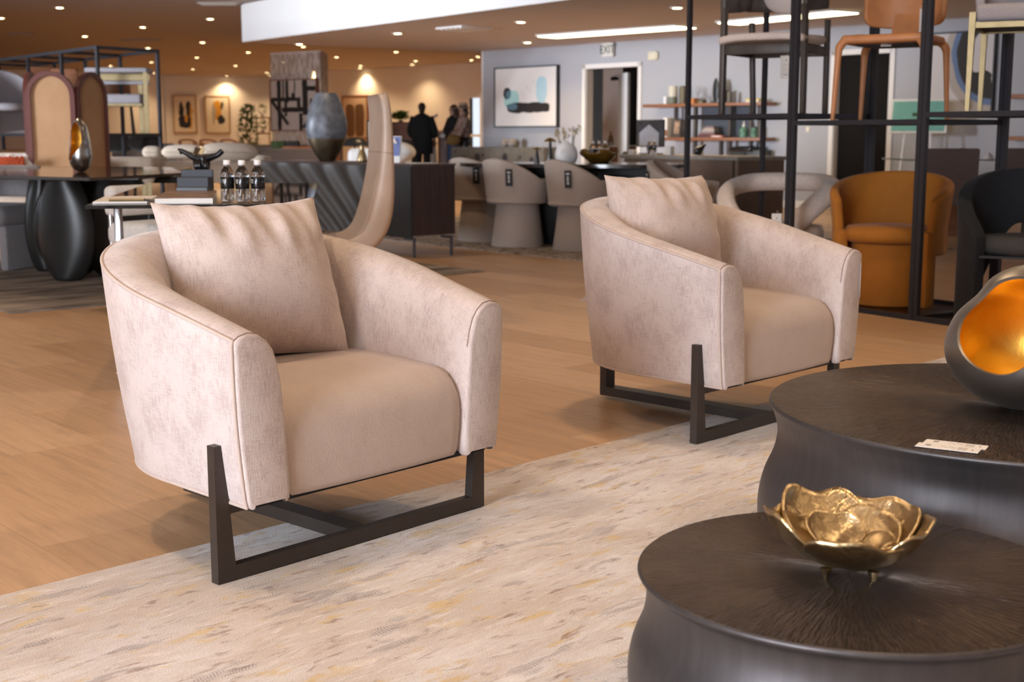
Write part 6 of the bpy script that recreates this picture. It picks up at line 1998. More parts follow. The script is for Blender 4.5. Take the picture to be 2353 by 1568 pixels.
mb = MB(); mb.box((0, 0, (zb + zt_) / 2), (mw, 0.03, zt_ - zb), bevel=0.006); mb.build('casing', pm('monitor_back', (0.10, 0.10, 0.105), 0.22, 0.2), mt)
sh = [(-0.36, 0.05), (-0.36, 0.52), (0.0, 0.82), (0.36, 0.52), (0.36, 0.05)]
mb = MB(); mb.prism([(a * mw, zb + b * (zt_ - zb)) for a, b in sh], (1, 0, 0), (0, 0, 1), (0, -0.006, 0), (0, -0.0155, 0)); mb.build('reflection_panel', pm('pale_reflection', (0.60, 0.60, 0.64), 0.35, 0.0, 0.03), mt, smooth=0)  # bright reflection on the casing, built as a pale raised panel
text_mesh('acer', 9 * s, M['ink'], 'lettering', mt, (-mw * 0.33, -0.0165, zb + 0.88 * (zt_ - zb)), (PI / 2, 0, 0))
mb = MB(); mb.bar((0, 0.02, 0.01), (0, 0.02, zb + 0.05), 0.10, 0.03, up=(0, 1, 0)); mb.build('stand_neck', M['black_satin'], mt, smooth=0)
mb = MB(); mb.box((0, 0.0, 0.006), (0.26, 0.18, 0.012), bevel=0.003); mb.build('stand_foot', M['black_satin'], mt, smooth=0)
d0_ = water_bottle('clear bottle standing in front of the monitor, left of two', ondesk(1492, 0.16), 33 * s, 0); d0_['group'] = 'bottles before the monitor'
dup(d0_, ondesk(1503, 0.16), 0.3, 'clear bottle standing in front of the monitor, right of two', 'bottles before the monitor')
def deskbox(name, label, cat, px, wpx, hpx, mat, off=0.12, dy=0.06, z=0.0):
    p = ondesk(px, off); s = p.y / F
    t = thing(name, label, cat, p, math.atan2(dd_.y, dd_.x), None)
    mb = MB(); mb.box((0, 0, hpx * s / 2), (wpx * s, dy, hpx * s), bevel=0.003); mb.build('body', mat, t)
    return t, s
t, s = deskbox('card_box', 'small white card box on the desk left of the bottles', 'box', 1454, 17, 11, M['ivory'])
mb = MB(); mb.box((0, -0.031, 5 * s), (5 * s, 0.001, 3 * s)); mb.build('printed_mark', M['ink_grey'], t, smooth=0)
t, s = deskbox('note_block', 'white and yellow note block on the desk right of the monitor', 'note block', 1540, 15, 20, M['ivory'])
mb = MB(); mb.box((-8.5 * s, 0, 8 * s), (2 * s, 0.05, 14 * s)); mb.build('yellow_notes', pm('yellow_paper', (0.8, 0.6, 0.05), 0.8), t, smooth=0)
bh = ondesk(1436, 0.1); s = bh.y / F
t = thing('paperweight', 'black domed paperweight at the left end of the desk', 'paperweight', bh, 0, None)
mb = MB(); mb.lathe([(0, 7 * s), (3 * s, 6.4 * s), (5.6 * s, 3.5 * s), (6.2 * s, 0), (0, 0)], seg=20); mb.build('dome', M['black_gloss'], t, smooth=60)
mb = MB(); mb.lathe([(6.4 * s, 0.0), (6.4 * s, 0.6 * s), (6.0 * s, 0.8 * s)], seg=20); mb.build('rim', M['brass'], t)
op_ = ondesk(1610, 0.3); s = op_.y / F
t = thing('desk_lamp_bird', 'black bird-shaped ornament on the desk behind the rack post', 'ornament', op_, 0, None)
mb = MB(); mb.tube(smooth_path([(-6 * s, 0, 0.0), (-6 * s, 0, 9 * s), (2 * s, 0, 16 * s), (12 * s, 0, 26 * s)], 5), [4 * s, 5 * s, 7 * s, 9 * s, 10 * s, 11 * s, 11 * s, 10 * s, 9 * s, 8 * s, 6 * s, 5 * s, 4 * s, 3 * s, 2 * s, 1 * s], 12); mb.build('body', M['black_gloss'], t)
mb = MB(); mb.lathe([(0, 0), (8 * s, 0), (8 * s, 2 * s), (0, 2.4 * s)], (-6 * s, 0, 0), 16); mb.build('base', M['black_gloss'], t)

# ---------------------------------------------------------------- brown shelf unit against the grey wall
U0, U1 = on_grey(1510, 240, 0.34), on_grey(1785, 236, 0.34)
ud = Vector((U1.x - U0.x, U1.y - U0.y, 0)); uw = ud.length; ud.normalize()
ut = thing('shelf_unit', 'walnut shelf unit on black posts along the grey wall', 'shelf unit', (U0.x, U0.y, 0), math.atan2(ud.y, ud.x), None)
def uz(px, py): return on_grey(px, py, 0.34).z
def ux(px): 
    p = on_grey(px, 300, 0.34); return (Vector((p.x, p.y, 0)) - Vector((U0.x, U0.y, 0))).dot(ud)
shz = []
for pxa, pxb, px, py in ((1510, 1785, 1640, 238.5), (1552, 1784, 1660, 316.5), (1690, 1782, 1740, 396)):
    z = uz(px, py); shz.append(z)
    mb = MB(); xa, xb = ux(pxa), ux(pxb); mb.box(((xa + xb) / 2, 0.16, z - 0.02), (xb - xa, 0.32, 0.045), bevel=0.003); mb.build('shelf', M['walnut'], ut)
for px, py0, py1 in ((1567, 243, 322), (1612, 245, 470), (1692, 243, 470), (1740, 243, 470), (1672, 320, 470)):
    x = ux(px); mb = MB(); z0_, z1_ = max(0.0, uz(px, py1)) if py1 > 400 else uz(px, py1), uz(px, py0)
    z0_ = 0.0 if py1 > 400 else z0_
    mb.box((x, 0.20, (z0_ + z1_) / 2), (0.045, 0.05, z1_ - z0_)); mb.build('post', M['dark_oak'], ut, smooth=0)
mb = MB(); xa, xb = ux(1622), ux(1728); mb.box(((xa + xb) / 2, 0.29, (shz[0] + shz[1]) / 2), (xb - xa, 0.02, shz[0] - shz[1] - 0.05)); mb.build('back_panel', pm('blue_smoke_panel', (0.075, 0.085, 0.105), 0.3), ut, smooth=0)
U0b = Vector((U0.x, U0.y, 0)); un = Vector((-ud.y, ud.x, 0))
def onshelf(px, k, off=0.14):
    x = ux(px); p = U0b + ud * x + un * off
    return Vector((p.x, p.y, shz[k] + 0.0035))
ra_ = math.atan2(ud.y, ud.x)
def sitem(name, label, cat, px, k, fn, off=0.14, group=None, rz=0.0):
    p = onshelf(px, k, off); s = p.y / F
    t = thing(name, label, cat, p, ra_ + rz, group); fn(t, s); return t
def cyl(mat, r, h, name='body', r2=None):
    def f(t, s):
        mb = MB(); mb.lathe([(0, 0), (r * s, 0), (r * s * 1.02, h * s * 0.05), ((r2 or r) * s, h * s * 0.97), ((r2 or r) * s * 0.94, h * s), (0, h * s)], seg=24); mb.build(name, mat, t, smooth=50)
    return f
def vase_two(t, s):
    mb = MB(); mb.lathe([(0, 0), (9.5 * s, 0), (10.5 * s, 2 * s), (10.5 * s, 16 * s)], seg=24); mb.build('grey_foot', pm('moss_glaze', (0.16, 0.17, 0.13), 0.5), t)
    mb = MB(); mb.lathe([(10.5 * s, 16 * s), (10.5 * s, 38 * s), (9.6 * s, 40 * s), (8.5 * s, 38 * s), (8.5 * s, 20 * s)], seg=24); mb.build('white_body', pm('milk_glaze', (0.62, 0.58, 0.50), 0.5), t)
sitem('shelf_vase', 'white and moss-grey cylinder vase at the left of the top walnut shelf', 'vase', 1565, 0, vase_two)
sitem('cup', 'small white cup at the left end of the top walnut shelf', 'cup', 1548, 0, lambda t, s: (cyl(M['white_plastic'], 4.5, 17)(t, s), MB().lathe([(4.0 * s, 17 * s), (3.6 * s, 14 * s), (0, 14 * s)], seg=20).build('inside', M['ivory'], t)))
sitem('block_vase', 'olive brown block vase behind the white cylinder vase on the top shelf', 'vase', 1581, 0, lambda t, s: (MB().box((0, 0, 19 * s), (13 * s, 0.10, 38 * s), bevel=0.01).build('body', pm('olive_block', (0.17, 0.14, 0.085), 0.6), t), MB().box((0, 0, 38.5 * s), (6 * s, 0.05, 2 * s)).build('neck', M['ink'], t)), off=0.22)
sitem('orange_books', 'small stack of orange books on the top walnut shelf', 'book stack', 1610, 0, lambda t, s: [MB().box((0, 0, (2 + 4 * k) * s), ((24 - 2 * k) * s, 0.12, 3.8 * s), bevel=0.002).build('book', pm('orange_book', (0.60, 0.22, 0.06), 0.6), t) for k in range(3)])
sitem('dark_box', 'flat dark box beside the orange books on the top walnut shelf', 'box', 1632, 0, lambda t, s: (MB().box((0, 0, 3.5 * s), (14 * s, 0.1, 7 * s), bevel=0.002).build('body', pm('olive_block', (0.17, 0.14, 0.085), 0.6), t), MB().box((0, 0, 6.4 * s), (14.6 * s, 0.104, 1.4 * s)).build('lid', M['ink'], t)))
def wire(t, s):
    rnd = random.Random(9)
    for k, (x, h) in enumerate(((-10, 44), (10, 40))):
        mb = MB()
        pts = [((x + rnd.uniform(-9, 9)) * s, rnd.uniform(-0.05, 0.05), (6 + rnd.uniform(0, 1) * (h - 6)) * s) for _ in range(16)]
        mb.tube(smooth_path(pts, 4, True), 0.35 * s, 5, closed=True); mb.tube([(x * s, 0, 0), (x * s, 0, 8 * s)], 0.4 * s, 5); mb.build('wire_bundle', M['ink_grey'], t)
sitem('wire_sculpture', 'tangled fine wire sculpture standing behind the rack rail on the top shelf', 'sculpture', 1622, 0, wire, off=0.24)
def leafpl(t, s):
    mb = MB(); mb.ell((-4 * s, 0, 28 * s), (9 * s, 2.2 * s, 28 * s)); mb.build('dark_leaf', M['black_satin'], t)
    mb = MB(); mb.ell((6 * s, 6 * s, 27 * s), (8 * s, 2.2 * s, 27 * s)); mb.build('brown_leaf', pm('brown_clay', (0.22, 0.16, 0.11), 0.7), t)
    mb = MB(); mb.box((0, 0, 1.2 * s), (16 * s, 0.06, 2.4 * s)); mb.build('base', M['ink'], t, smooth=0)
sitem('leaf_sculpture', 'pair of upright leaf-shaped sculptures behind the oak chair leg on the top shelf', 'sculpture', 1666, 0, leafpl)
sitem('black_cup', 'black ribbed beaker on the top walnut shelf right of the leaf sculptures', 'beaker', 1683, 0, lambda t, s: (cyl(M['black_satin'], 5.5, 28)(t, s), MB().lathe([(5.7 * s, 9 * s), (6.0 * s, 10 * s), (5.7 * s, 11 * s)], seg=20).build('rib', M['ink'], t)))
sitem('slate_block', 'narrow grey-brown upright block on the top shelf right of the black beaker', 'ornament', 1695, 0, lambda t, s: (MB().box((0, 0, 12 * s), (8 * s, 0.06, 24 * s), bevel=0.004).build('body', pm('slate', (0.16, 0.15, 0.12), 0.7), t), MB().box((0, 0, 1 * s), (9 * s, 0.07, 2 * s)).build('base', M['ink'], t)))
sitem('yellow_books', 'low stack of yellow and white books near the right end of the top shelf', 'book stack', 1752, 0, lambda t, s: [MB().box((0, 0, (2 + 3.6 * k) * s), (36 * s, 0.12, 3.4 * s), bevel=0.002).build('book', m_, t) for k, m_ in enumerate((M['ivory'], pm('yellow_paper', (0.8, 0.6, 0.05), 0.8)))])
sitem('white_box_file', 'white box file standing on the middle walnut shelf at its left end', 'box file', 1556, 1, lambda t, s: (MB().box((0, 0, 22 * s), (12 * s, 0.16, 44 * s), bevel=0.003).build('body', M['ivory'], t), MB().box((3 * s, -0.082, 10 * s), (8 * s, 0.002, 14 * s)).build('label_card', M['walnut'], t)))
sitem('framed_photo', 'small brown framed photo leaning on the middle walnut shelf', 'photo frame', 1577, 1, lambda t, s: (MB().box((0, 0, 20 * s), (22 * s, 0.03, 40 * s), (-0.1, 0, 0)).build('frame', M['dark_oak'], t, smooth=0), MB().box((0, -0.018, 22 * s), (15 * s, 0.002, 28 * s), (-0.1, 0, 0)).build('photo', pm('sepia', (0.34, 0.22, 0.14), 0.5, 0, 0.6, 30), t, smooth=0)))
def bstack(t, s):
    cs = [(0.12, 0.05, 0.05), (0.16, 0.06, 0.06), (0.24, 0.17, 0.19), (0.45, 0.36, 0.34), (0.5, 0.42, 0.38), (0.3, 0.2, 0.2)]
    for k, c in enumerate(cs):
        MB().box(((-3 + k * 1.2) * s, 0, (2.1 + 4.1 * k) * s), ((50 - 6 * k) * s, 0.15, 3.9 * s), (0, 0, 0.06 * k), bevel=0.001).build('book', pm('book_cloth_%s' % 'abcdef'[k], c, 0.7), t)
sitem('dark_books', 'uneven stack of plum and pale books on the middle walnut shelf', 'book stack', 1652, 1, bstack)
sitem('pink_tube', 'pink folded leaflet lying on the middle walnut shelf', 'leaflet', 1680, 1, lambda t, s: (MB().box((0, -0.10, 2.4 * s), (32 * s, 0.08, 4.6 * s), bevel=0.004).build('body', pm('pink_paper', (0.62, 0.28, 0.24), 0.7), t), MB().box((0, -0.14, 2.4 * s), (20 * s, 0.002, 2 * s)).build('printed_mark', M['ivory'], t)))
def pump(t, s):
    mb = MB(); mb.lathe([(0, 0), (9 * s, 0), (9.5 * s, 3 * s), (9.5 * s, 18 * s), (6 * s, 22 * s), (3 * s, 24 * s), (0, 24 * s)], seg=20); mb.build('body', pm('floral_print', (0.10, 0.22, 0.15), 0.5, 0, 0.9, 40), t, smooth=50)
    mb = MB(); mb.lathe([(0, 23.8 * s), (3.2 * s, 24 * s), (3.2 * s, 29 * s), (1.4 * s, 30 * s), (1.4 * s, 36 * s), (0, 36 * s)], seg=14); mb.build('pump_cap', M['ivory'], t)
sitem('pump_bottle', 'floral green pump bottle on the middle walnut shelf', 'bottle', 1729, 1, pump)
sitem('floral_jar', 'floral green jar beside the pump bottle on the middle walnut shelf', 'jar', 1753, 1, lambda t, s: (cyl(pm('floral_print', (0.10, 0.22, 0.15), 0.5, 0, 0.9, 40), 7.5, 22)(t, s), MB().lathe([(7.7 * s, 21.5 * s), (7.7 * s, 24 * s), (0, 24.4 * s)], seg=20).build('lid', M['ink'], t)))
def printer(t, s):
    MB().box((0, 0.02, 26 * s), (84 * s, 0.27, 50 * s), bevel=0.02).build('body', pm('printer_grey', (0.06, 0.06, 0.062), 0.45), t)
    MB().box((-8 * s, -0.10, 53 * s), (60 * s, 0.16, 8 * s), (0.2, 0, 0), bevel=0.01).build('scanner_lid', M['black_gloss'], t)
    MB().box((-16 * s, -0.155, 42 * s), (40 * s, 0.01, 4 * s)).build('paper_slot', M['ink'], t)
    MB().box((3 * s, -0.153, 22 * s), (7 * s, 0.01, 8 * s)).build('yellow_label', pm('yellow_paper', (0.8, 0.6, 0.05), 0.8), t)
sitem('printer', 'dark grey office printer on the lowest walnut shelf', 'printer', 1742, 2, printer, off=0.16)
# teal boards, easel, painting and table at the far right
def artwave(t, x, y):
    n = t.nodes.new('ShaderNodeTexNoise'); n.inputs['Scale'].default_value = 3
    cb = t.nodes.new('ShaderNodeCombineXYZ'); t.links.new(x, cb.inputs[0]); t.links.new(y, cb.inputs[1]); t.links.new(cb.outputs[0], n.inputs['Vector'])
    xx = mth(t, 'ADD', x, mth(t, 'MULTIPLY', mth(t, 'SUBTRACT', n.outputs[0], 0.5), 0.10))
    d1 = mth(t, 'SQRT', mth(t, 'ADD', mth(t, 'POWER', mth(t, 'SUBTRACT', xx, 1.00), 2.0), mth(t, 'POWER', mth(t, 'SUBTRACT', y, 0.72), 2.0)))
    c = (0.60, 0.56, 0.56)
    def band(a, b, col, c):
        m1 = ramp(t, d1, [(a, 0.0), (a + 0.02, 1.0)]).outputs[0]; m2 = ramp(t, d1, [(b, 1.0), (b + 0.02, 0.0)]).outputs[0]
        return mix(t, mth(t, 'MULTIPLY', m1, m2), c, col)
    c = band(0.62, 0.74, (0.42, 0.36, 0.32), c)
    c = band(0.54, 0.63, (0.12, 0.18, 0.32), c)
    c = band(0.34, 0.55, (0.022, 0.018, 0.018), c)
    c = mix(t, blob(t, x, y, 0.80, 0.40, 0.20, 0.11, 2.4, wob=0.12), c, (0.02, 0.018, 0.018))
    return c
pw0, pw1 = on_grey(2135, 170, 0.0), on_grey(2290, 160, 0.0)
z0, z1 = on_grey(2215, 262, 0).z, on_grey(2215, 72, 0).z
framed('framed_painting', 'large abstract painting with black and blue sweeps at the right end of the grey wall', pw0 - gn * 0.002, pw1 - gn * 0.002, z0, z1, -gn, art_material('art_sweeps', artwave), M['ink'], 0.02, 0.06)
ep0 = on_grey(2165, 268, 0.55); s = ep0.y / F
et = thing('easel_board', 'teal notice board on a slim white easel near the dark doorway', 'easel', (ep0.x, ep0.y, 0), math.radians(-30), None)
zc_ = ep0.z; bw, bh_ = 128 * s, 78 * s
mb = MB(); mb.box((0, 0, zc_), (bw, 0.03, bh_), (-0.22, 0.0, 0)); mb.build('board_frame', M['ivory'], et, smooth=0)
mb = MB(); mb.box((0, -0.018, zc_), (bw * 0.92, 0.004, bh_ * 0.88), (-0.22, 0, 0)); mb.build('teal_sheet', pm('teal_sheet', (0.17, 0.42, 0.36), 0.5), et, smooth=0)
mb = MB(); mb.box((0.0, -0.024, zc_ + 0.02), (bw * 0.22, 0.002, bh_ * 0.10), (-0.22, 0, 0)); mb.build('dark_lettering', M['leaf'], et, smooth=0)
mb = MB(); mb.box((-0.02, -0.010, zc_ - bh_ * 0.30), (bw * 0.16, 0.004, bh_ * 0.05), (-0.22, 0, 0)); mb.build('red_strip', pm('red_ink', (0.35, 0.04, 0.03), 0.6), et, smooth=0)
for x in (-bw * 0.22, bw * 0.22):
    mb = MB(); mb.tube([(x, -0.02, zc_ - bh_ * 0.45), (x * 1.5, -0.10, 0)], 0.014, 8); mb.build('leg', M['white_plastic'], et)
mb = MB(); mb.tube([(0, 0.04, zc_), (0, 0.32, 0)], 0.014, 8); mb.build('leg', M['white_plastic'], et)
# brown chairs and glass table
def plain_chair(label, px, d, rz):
    p = at_d(px, 400, d)
    t = thing('side_chair', label, 'chair', (p.x, p.y, 0), rz, 'brown upholstered side chairs by the glass table')
    BRN = pm('brown_weave', (0.115, 0.085, 0.08), 0.85, 0, 0.1, 60, 0.3, 300)
    mb = MB(); mb.box((0, 0.0, 0.45), (0.46, 0.46, 0.07), bevel=0.02); mb.build('seat', BRN, t)
    mb = MB(); mb.box((0, -0.22, 0.66), (0.46, 0.045, 0.46), (0.10, 0, 0), bevel=0.015); mb.build('backrest', BRN, t)
    for x in (-0.2, 0.2):
        for y in (-0.2, 0.2):
            mb = MB(); mb.tube([(x, y, 0), (x, y, 0.42)], 0.014, 8); mb.build('leg', M['black_satin'], t)
    return t
sc1 = plain_chair('brown side chair behind the mustard chair, left of the glass table', 2168, 11.2, math.radians(-6))
dup(sc1, (at_d(2330, 400, 11.4).x, 11.4, 0), math.radians(4), 'brown side chair behind the black chair, at the right edge')
gp = at_d(2252, 366, 13.0)
gt = thing('glass_table', 'glass-topped table on a brown leg, between the two brown side chairs', 'table', (gp.x, gp.y, 0), 0, None)
mb = MB(); mb.box((0, 0.3, gp.z - 0.006), (1.5, 0.9, 0.014)); mb.build('glass_top', pm('green_glass', (0.16, 0.17, 0.11), 0.05, 0, 0.1, 5, spec=0.9), gt, smooth=0)
mb = MB(); mb.box((-0.16, 0.3, gp.z / 2 - 0.01), (0.16, 0.16, gp.z - 0.02)); mb.build('leg', M['walnut'], gt, smooth=0)
q = at_d(2207, 358, 13.1); b_ = water_bottle('blue-tinted water bottle on the glass table behind the mustard chair', Vector((q.x, q.y, gp.z + 0.002)), 0.125, 0.5)
q = at_d(2272, 358, 13.1)
t = thing('tissue', 'crumpled paper napkin on the glass table', 'napkin', (q.x, q.y, gp.z + 0.002), 0, None)
mb = MB(); mb.lathe([(0, 0), (0.05, 0), (0.035, 0.025), (0.012, 0.06), (0, 0.065)], seg=9, mod=lambda a, r, z: (r * (1 + 0.25 * math.sin(3 * a + 40 * z)), z)); mb.build('paper', M['ivory'], t)
# wall shelves at the right edge
for k, (px, py, lab) in enumerate(((2345, 221, 'short walnut wall shelf at the right edge, upper of two'), (2343, 318, 'short walnut wall shelf at the right edge, lower of two'))):
    p = on_grey(px + 60, py, 0.12)
    t = thing('wall_shelf', lab, 'shelf', (p.x, p.y, p.z), math.atan2(gd.y, gd.x), 'walnut wall shelves')
    mb = MB(); mb.box((0, 0, 0), (0.80, 0.22, 0.05), bevel=0.003); mb.build('board', M['walnut'], t)
    mb = MB(); mb.box((0, 0.09, -0.04), (0.05, 0.04, 0.05)); mb.build('bracket', M['black_metal'], t, smooth=0)
# ================================================================ far hall
def rbox(t, name, c, s, mat, bevel=0.05):
    mb = MB(); mb.box(c, s, bevel=bevel, seg=4); return mb.build(name, mat, t, smooth=60)
def floor_xy(px, d):
    q = at_d(px, 400, d); return q.x, d
# cream bench under the rack
x, y = floor_xy(286, 13.0); zt = at_d(286, 362, 13.0).z
t = thing('bench', 'cream upholstered bench between the black table and the far-left rack', 'bench', (x, y, 0), 0.0, None)
rbox(t, 'seat', (0, 0.25, zt / 2 + 0.06), (142 / F * 13.0, 0.6, zt - 0.12), M['cream'], 0.04)
mb = MB(); mb.box((0, 0.25, 0.055), (0.5, 0.4, 0.11)); mb.build('plinth', M['dark_oak'], t, smooth=0)
# long cream sofa with sausage cushions
ds = 13.2
x, y = floor_xy(470, ds); sw = 290 / F * ds; zt = at_d(470, 372, ds).z
t = thing('curved_sofa', 'long cream sofa with rolled back cushions, behind the desk and bottles', 'sofa', (x, y, 0), 0.0, None)
rbox(t, 'body', (0, 0.45, zt / 2 + 0.03), (sw, 0.85, zt - 0.06), M['cream'], 0.12)
mb = MB(); mb.box((0, 0.45, 0.03), (sw * 0.8, 0.6, 0.06)); mb.build('plinth', M['dark_oak'], t, smooth=0)
def roll(name, label, px0, px1, py, rpx, d, mat, tilt=0.0, group='rolled sofa cushions'):
    s = d / F; a = at_d(px0, py, d); b = at_d(px1, py + tilt, d); r = rpx * s
    c = (a + b) / 2; L = (b - a).length
    o = thing(name, label, 'cushion', (c.x, c.y, c.z), 0, group)
    mb = MB()
    n = 16
    pts = [((k / n - 0.5) * L, 0, -(b.z - a.z) * 0 + (k / n - 0.5) * (b.z - a.z)) for k in range(n + 1)]
    rr = [max(0.02, r * (1 - abs(2 * k / n - 1) ** 3.2) ** 0.42) for k in range(n + 1)]
    mb.tube(pts, rr, 20, flat=1.0); mb.build('cover', mat, o, smooth=80)
    mb = MB(); mb.tube([(q[0], q[1] - r_ * 1.002, q[2]) for q, r_ in zip(pts[2:-2], rr[2:-2])], 0.006, 6); mb.build('seam', pm('cream_seam', (0.45, 0.37, 0.29), 0.9), o)
    return o
roll('roll_cushion', 'rolled cream cushion at the right of the long sofa, largest of the three', 462, 592, 348, 21, ds + 0.3, M['cream'], 3)
roll('roll_cushion', 'rolled cream cushion in the middle of the long sofa', 372, 470, 350, 17, ds + 0.45, M['cream'], -1)
roll('roll_cushion', 'short rolled cream cushion at the left end of the sofa, behind the rack post', 328, 372, 350, 14, ds + 0.6, M['cream'], 0)
x, y = floor_xy(595, 15.5)
t = thing('pouf', 'small cream pouf showing between the sofa and the sideboard', 'pouf', (x, y, 0), 0, None)
zt = at_d(595, 356, 15.5).z
mb = MB(); mb.lathe([(0, 0), (0.16, 0), (0.18, 0.05), (0.18, zt - 0.12), (0.14, zt - 0.02), (0, zt)], seg=28); mb.build('cover', M['cream'], t, smooth=60)
mb = MB(); mb.lathe([(0.181, zt * 0.5), (0.184, zt * 0.5 + 0.006), (0.181, zt * 0.5 + 0.012)], seg=28); mb.build('seam', pm('cream_seam', (0.45, 0.37, 0.29), 0.9), t)
# dark brown sofas further back
BR1 = boucle('brown_boucle', (0.13, 0.09, 0.07)); BK1 = boucle('black_fur', (0.018, 0.014, 0.012), 0.3)
def sofa(label, px, d, wpx, ytop, mat, rz=0.0):
    x, y = floor_xy(px, d); w = wpx / F * d; zt = at_d(px, ytop, d).z
    t = thing('sofa', label, 'sofa', (x, y, 0), rz, 'sofas of the far hall')
    rbox(t, 'seat', (0, 0.4, 0.27), (w, 0.85, 0.30), mat, 0.06)
    rbox(t, 'backrest', (0, 0.75, zt / 2 + 0.06), (w, 0.22, zt - 0.12), mat, 0.08)
    for x_ in (-w / 2 + 0.1, w / 2 - 0.1): rbox(t, 'armrest', (x_, 0.4, 0.36), (0.2, 0.85, 0.48), mat, 0.07)
    mb = MB(); mb.box((0, 0.4, 0.06), (w * 0.85, 0.6, 0.12)); mb.build('plinth', M['dark_oak'], t, smooth=0)
    return t, w, zt, x, y
sofa('dark brown low sofa to the left of the big vase, beyond the cream roll cushions', 650, 19.0, 150, 343, BR1)
sofa('dark sofa with black cushions seen through the lower half of the far-left rack', 300, 18.5, 150, 330, BR1)
for k, (px, py, lab) in enumerate(((268, 330, 'black furry cushion on the dark sofa, left of two'), (332, 328, 'black furry cushion on the dark sofa, right of two'))):
    p = at_d(px, py, 18.2); o = thing('fur_cushion', lab, 'cushion', p, 0.1, 'black furry cushions')
    mb = MB(); mb.ell((0, 0, 0), (0.24, 0.10, 0.12), seg=24, rings=14); mb.build('cover', BK1, o)
    mb = MB(); mb.tube([(0.24 * math.cos(a), 0, 0.12 * math.sin(a)) for a in [2 * PI * q / 24 for q in range(24)]], 0.008, 6, closed=True); mb.build('edging', BK1, o)
sofa('brown leather sofa low behind the rust-cushion chair at the left edge', 30, 17.5, 150, 345, pm('brown_leather', (0.17, 0.075, 0.03), 0.45))
sofa('pale grey sofa in front of the patterned screen', 600, 27.0, 190, 333, pm('pale_grey_weave', (0.28, 0.24, 0.21), 0.9))
sofa('white rounded sofa behind the office chair', 860, 17.5, 150, 342, M['white_boucle'])
x, y = floor_xy(868, 17.2)
t = thing('roll_cushion', 'white rolled cushion on the white sofa behind the office chair', 'cushion', at_d(908, 350, 16.9), 0, None)
mb = MB(); mb.ell((0, 0, 0), (0.26, 0.14, 0.13), seg=24, rings=14); mb.build('cover', M['white_boucle'], t)
mb = MB(); mb.tube([(0.26 * math.cos(a), -0.0, 0.13 * math.sin(a)) for a in [2 * PI * q / 24 for q in range(24)]], 0.006, 6, closed=True); mb.build('seam', M['cream'], t)
t_, w, zt, x, y = sofa('charcoal armchair beyond the white sofa, left of the people', 905, 24.0, 80, 322, pm('charcoal_weave', (0.07, 0.06, 0.06), 0.9))
# dark lamp shade shape behind the gold vase
p = at_d(815, 345, 19.0); t = thing('dome_lamp', 'dark domed table lamp behind the gold vase', 'lamp', (p.x, p.y, 0.0), 0, None)
zt = at_d(815, 315, 19.0).z
mb = MB(); mb.lathe([(0, zt), (0.10, zt - 0.01), (0.18, zt - 0.07), (0.20, zt - 0.13), (0.19, zt - 0.13), (0, zt - 0.06)], seg=28); mb.build('shade', M['black_satin'], t, smooth=60)
mb = MB(); mb.tube([(0, 0, 0.02), (0, 0, zt - 0.05)], 0.015, 10); mb.build('stem', M['black_satin'], t)
mb = MB(); mb.lathe([(0, 0), (0.16, 0), (0.16, 0.02), (0, 0.03)], seg=24); mb.build('base', M['black_satin'], t)
# dark media console with boxes left of the big vase
x, y = floor_xy(715, 22.0); zt = at_d(715, 337, 22.0).z
t = thing('media_console', 'dark walnut console behind the big blue-grey vase', 'console', (x, y, 0), 0, None)
mb = MB(); mb.box((0, 0.25, zt / 2 + 0.05), (0.95, 0.45, zt - 0.10), bevel=0.005); mb.build('body', M['walnut'], t)
mb = MB(); mb.box((0.12, 0.02, zt * 0.55), (0.42, 0.012, zt * 0.5)); mb.build('black_door', M['ink'], t, smooth=0)
for sx in (-0.4, 0.4):
    mb = MB(); mb.tube([(sx, 0.25, 0), (sx, 0.25, 0.12)], 0.02, 8); mb.build('leg', M['black_metal'], t)
for k, (px, lab) in enumerate(((640, 'dark planter bowl in front of the patterned screen, left'), (672, 'black square box in front of the patterned screen, right'))):
    p = at_d(px, 331, 25.5); xx, yy = p.x, 25.5
    t = thing('planter' if k == 0 else 'black_box', lab, 'planter' if k == 0 else 'box', (xx, yy, 0), 0, None)
    zt = at_d(px, 324, 25.5).z
    mb = MB(); mb.box((0, 0, zt - 0.08), (0.26, 0.2, 0.16), bevel=0.01); mb.build('body', M['ink'] if k else M['leaf'], t)
    mb = MB(); mb.box((0, 0, (zt - 0.16) / 2), (0.08, 0.08, zt - 0.16)); mb.build('pedestal', M['walnut'], t, smooth=0)
# row of wooden dining chairs at the back wall
w0 = None
for k, px in enumerate((434, 482, 530)):
    p = at_d(px, 400, 31.0)
    lab = ('curved-back wooden chair below the left framed print', 'curved-back wooden chair below the right framed print', 'curved-back wooden chair between the right print and the plant')[k]
    if w0 is None:
        w0 = thing('wooden_chair', lab, 'chair', (p.x, 31.0, 0), 0.1, 'curved-back wooden chairs at the back wall')
        zt = at_d(px, 321, 31.0).z
        mb = MB(); mb.tube(smooth_path([(-0.20, 0.1, zt - 0.12), (-0.16, -0.12, zt - 0.03), (0, -0.18, zt), (0.16, -0.12, zt - 0.03), (0.20, 0.1, zt - 0.12)], 5), 0.022, 8); mb.build('back_rail', M['walnut'], w0)
        mb = MB(); mb.box((0, 0, 0.45), (0.38, 0.40, 0.04), bevel=0.01); mb.build('seat', M['walnut'], w0)
        for sx, sy in ((-0.16, -0.16), (0.16, -0.16), (-0.18, 0.16), (0.18, 0.16)):
            mb = MB(); mb.tube([(sx, sy, 0), (sx, sy, zt - 0.06)], 0.02, 8); mb.build('leg', M['walnut'], w0)
    else:
        dup(w0, (p.x, 31.0, 0), 0.05 - 0.1 * k, lab)

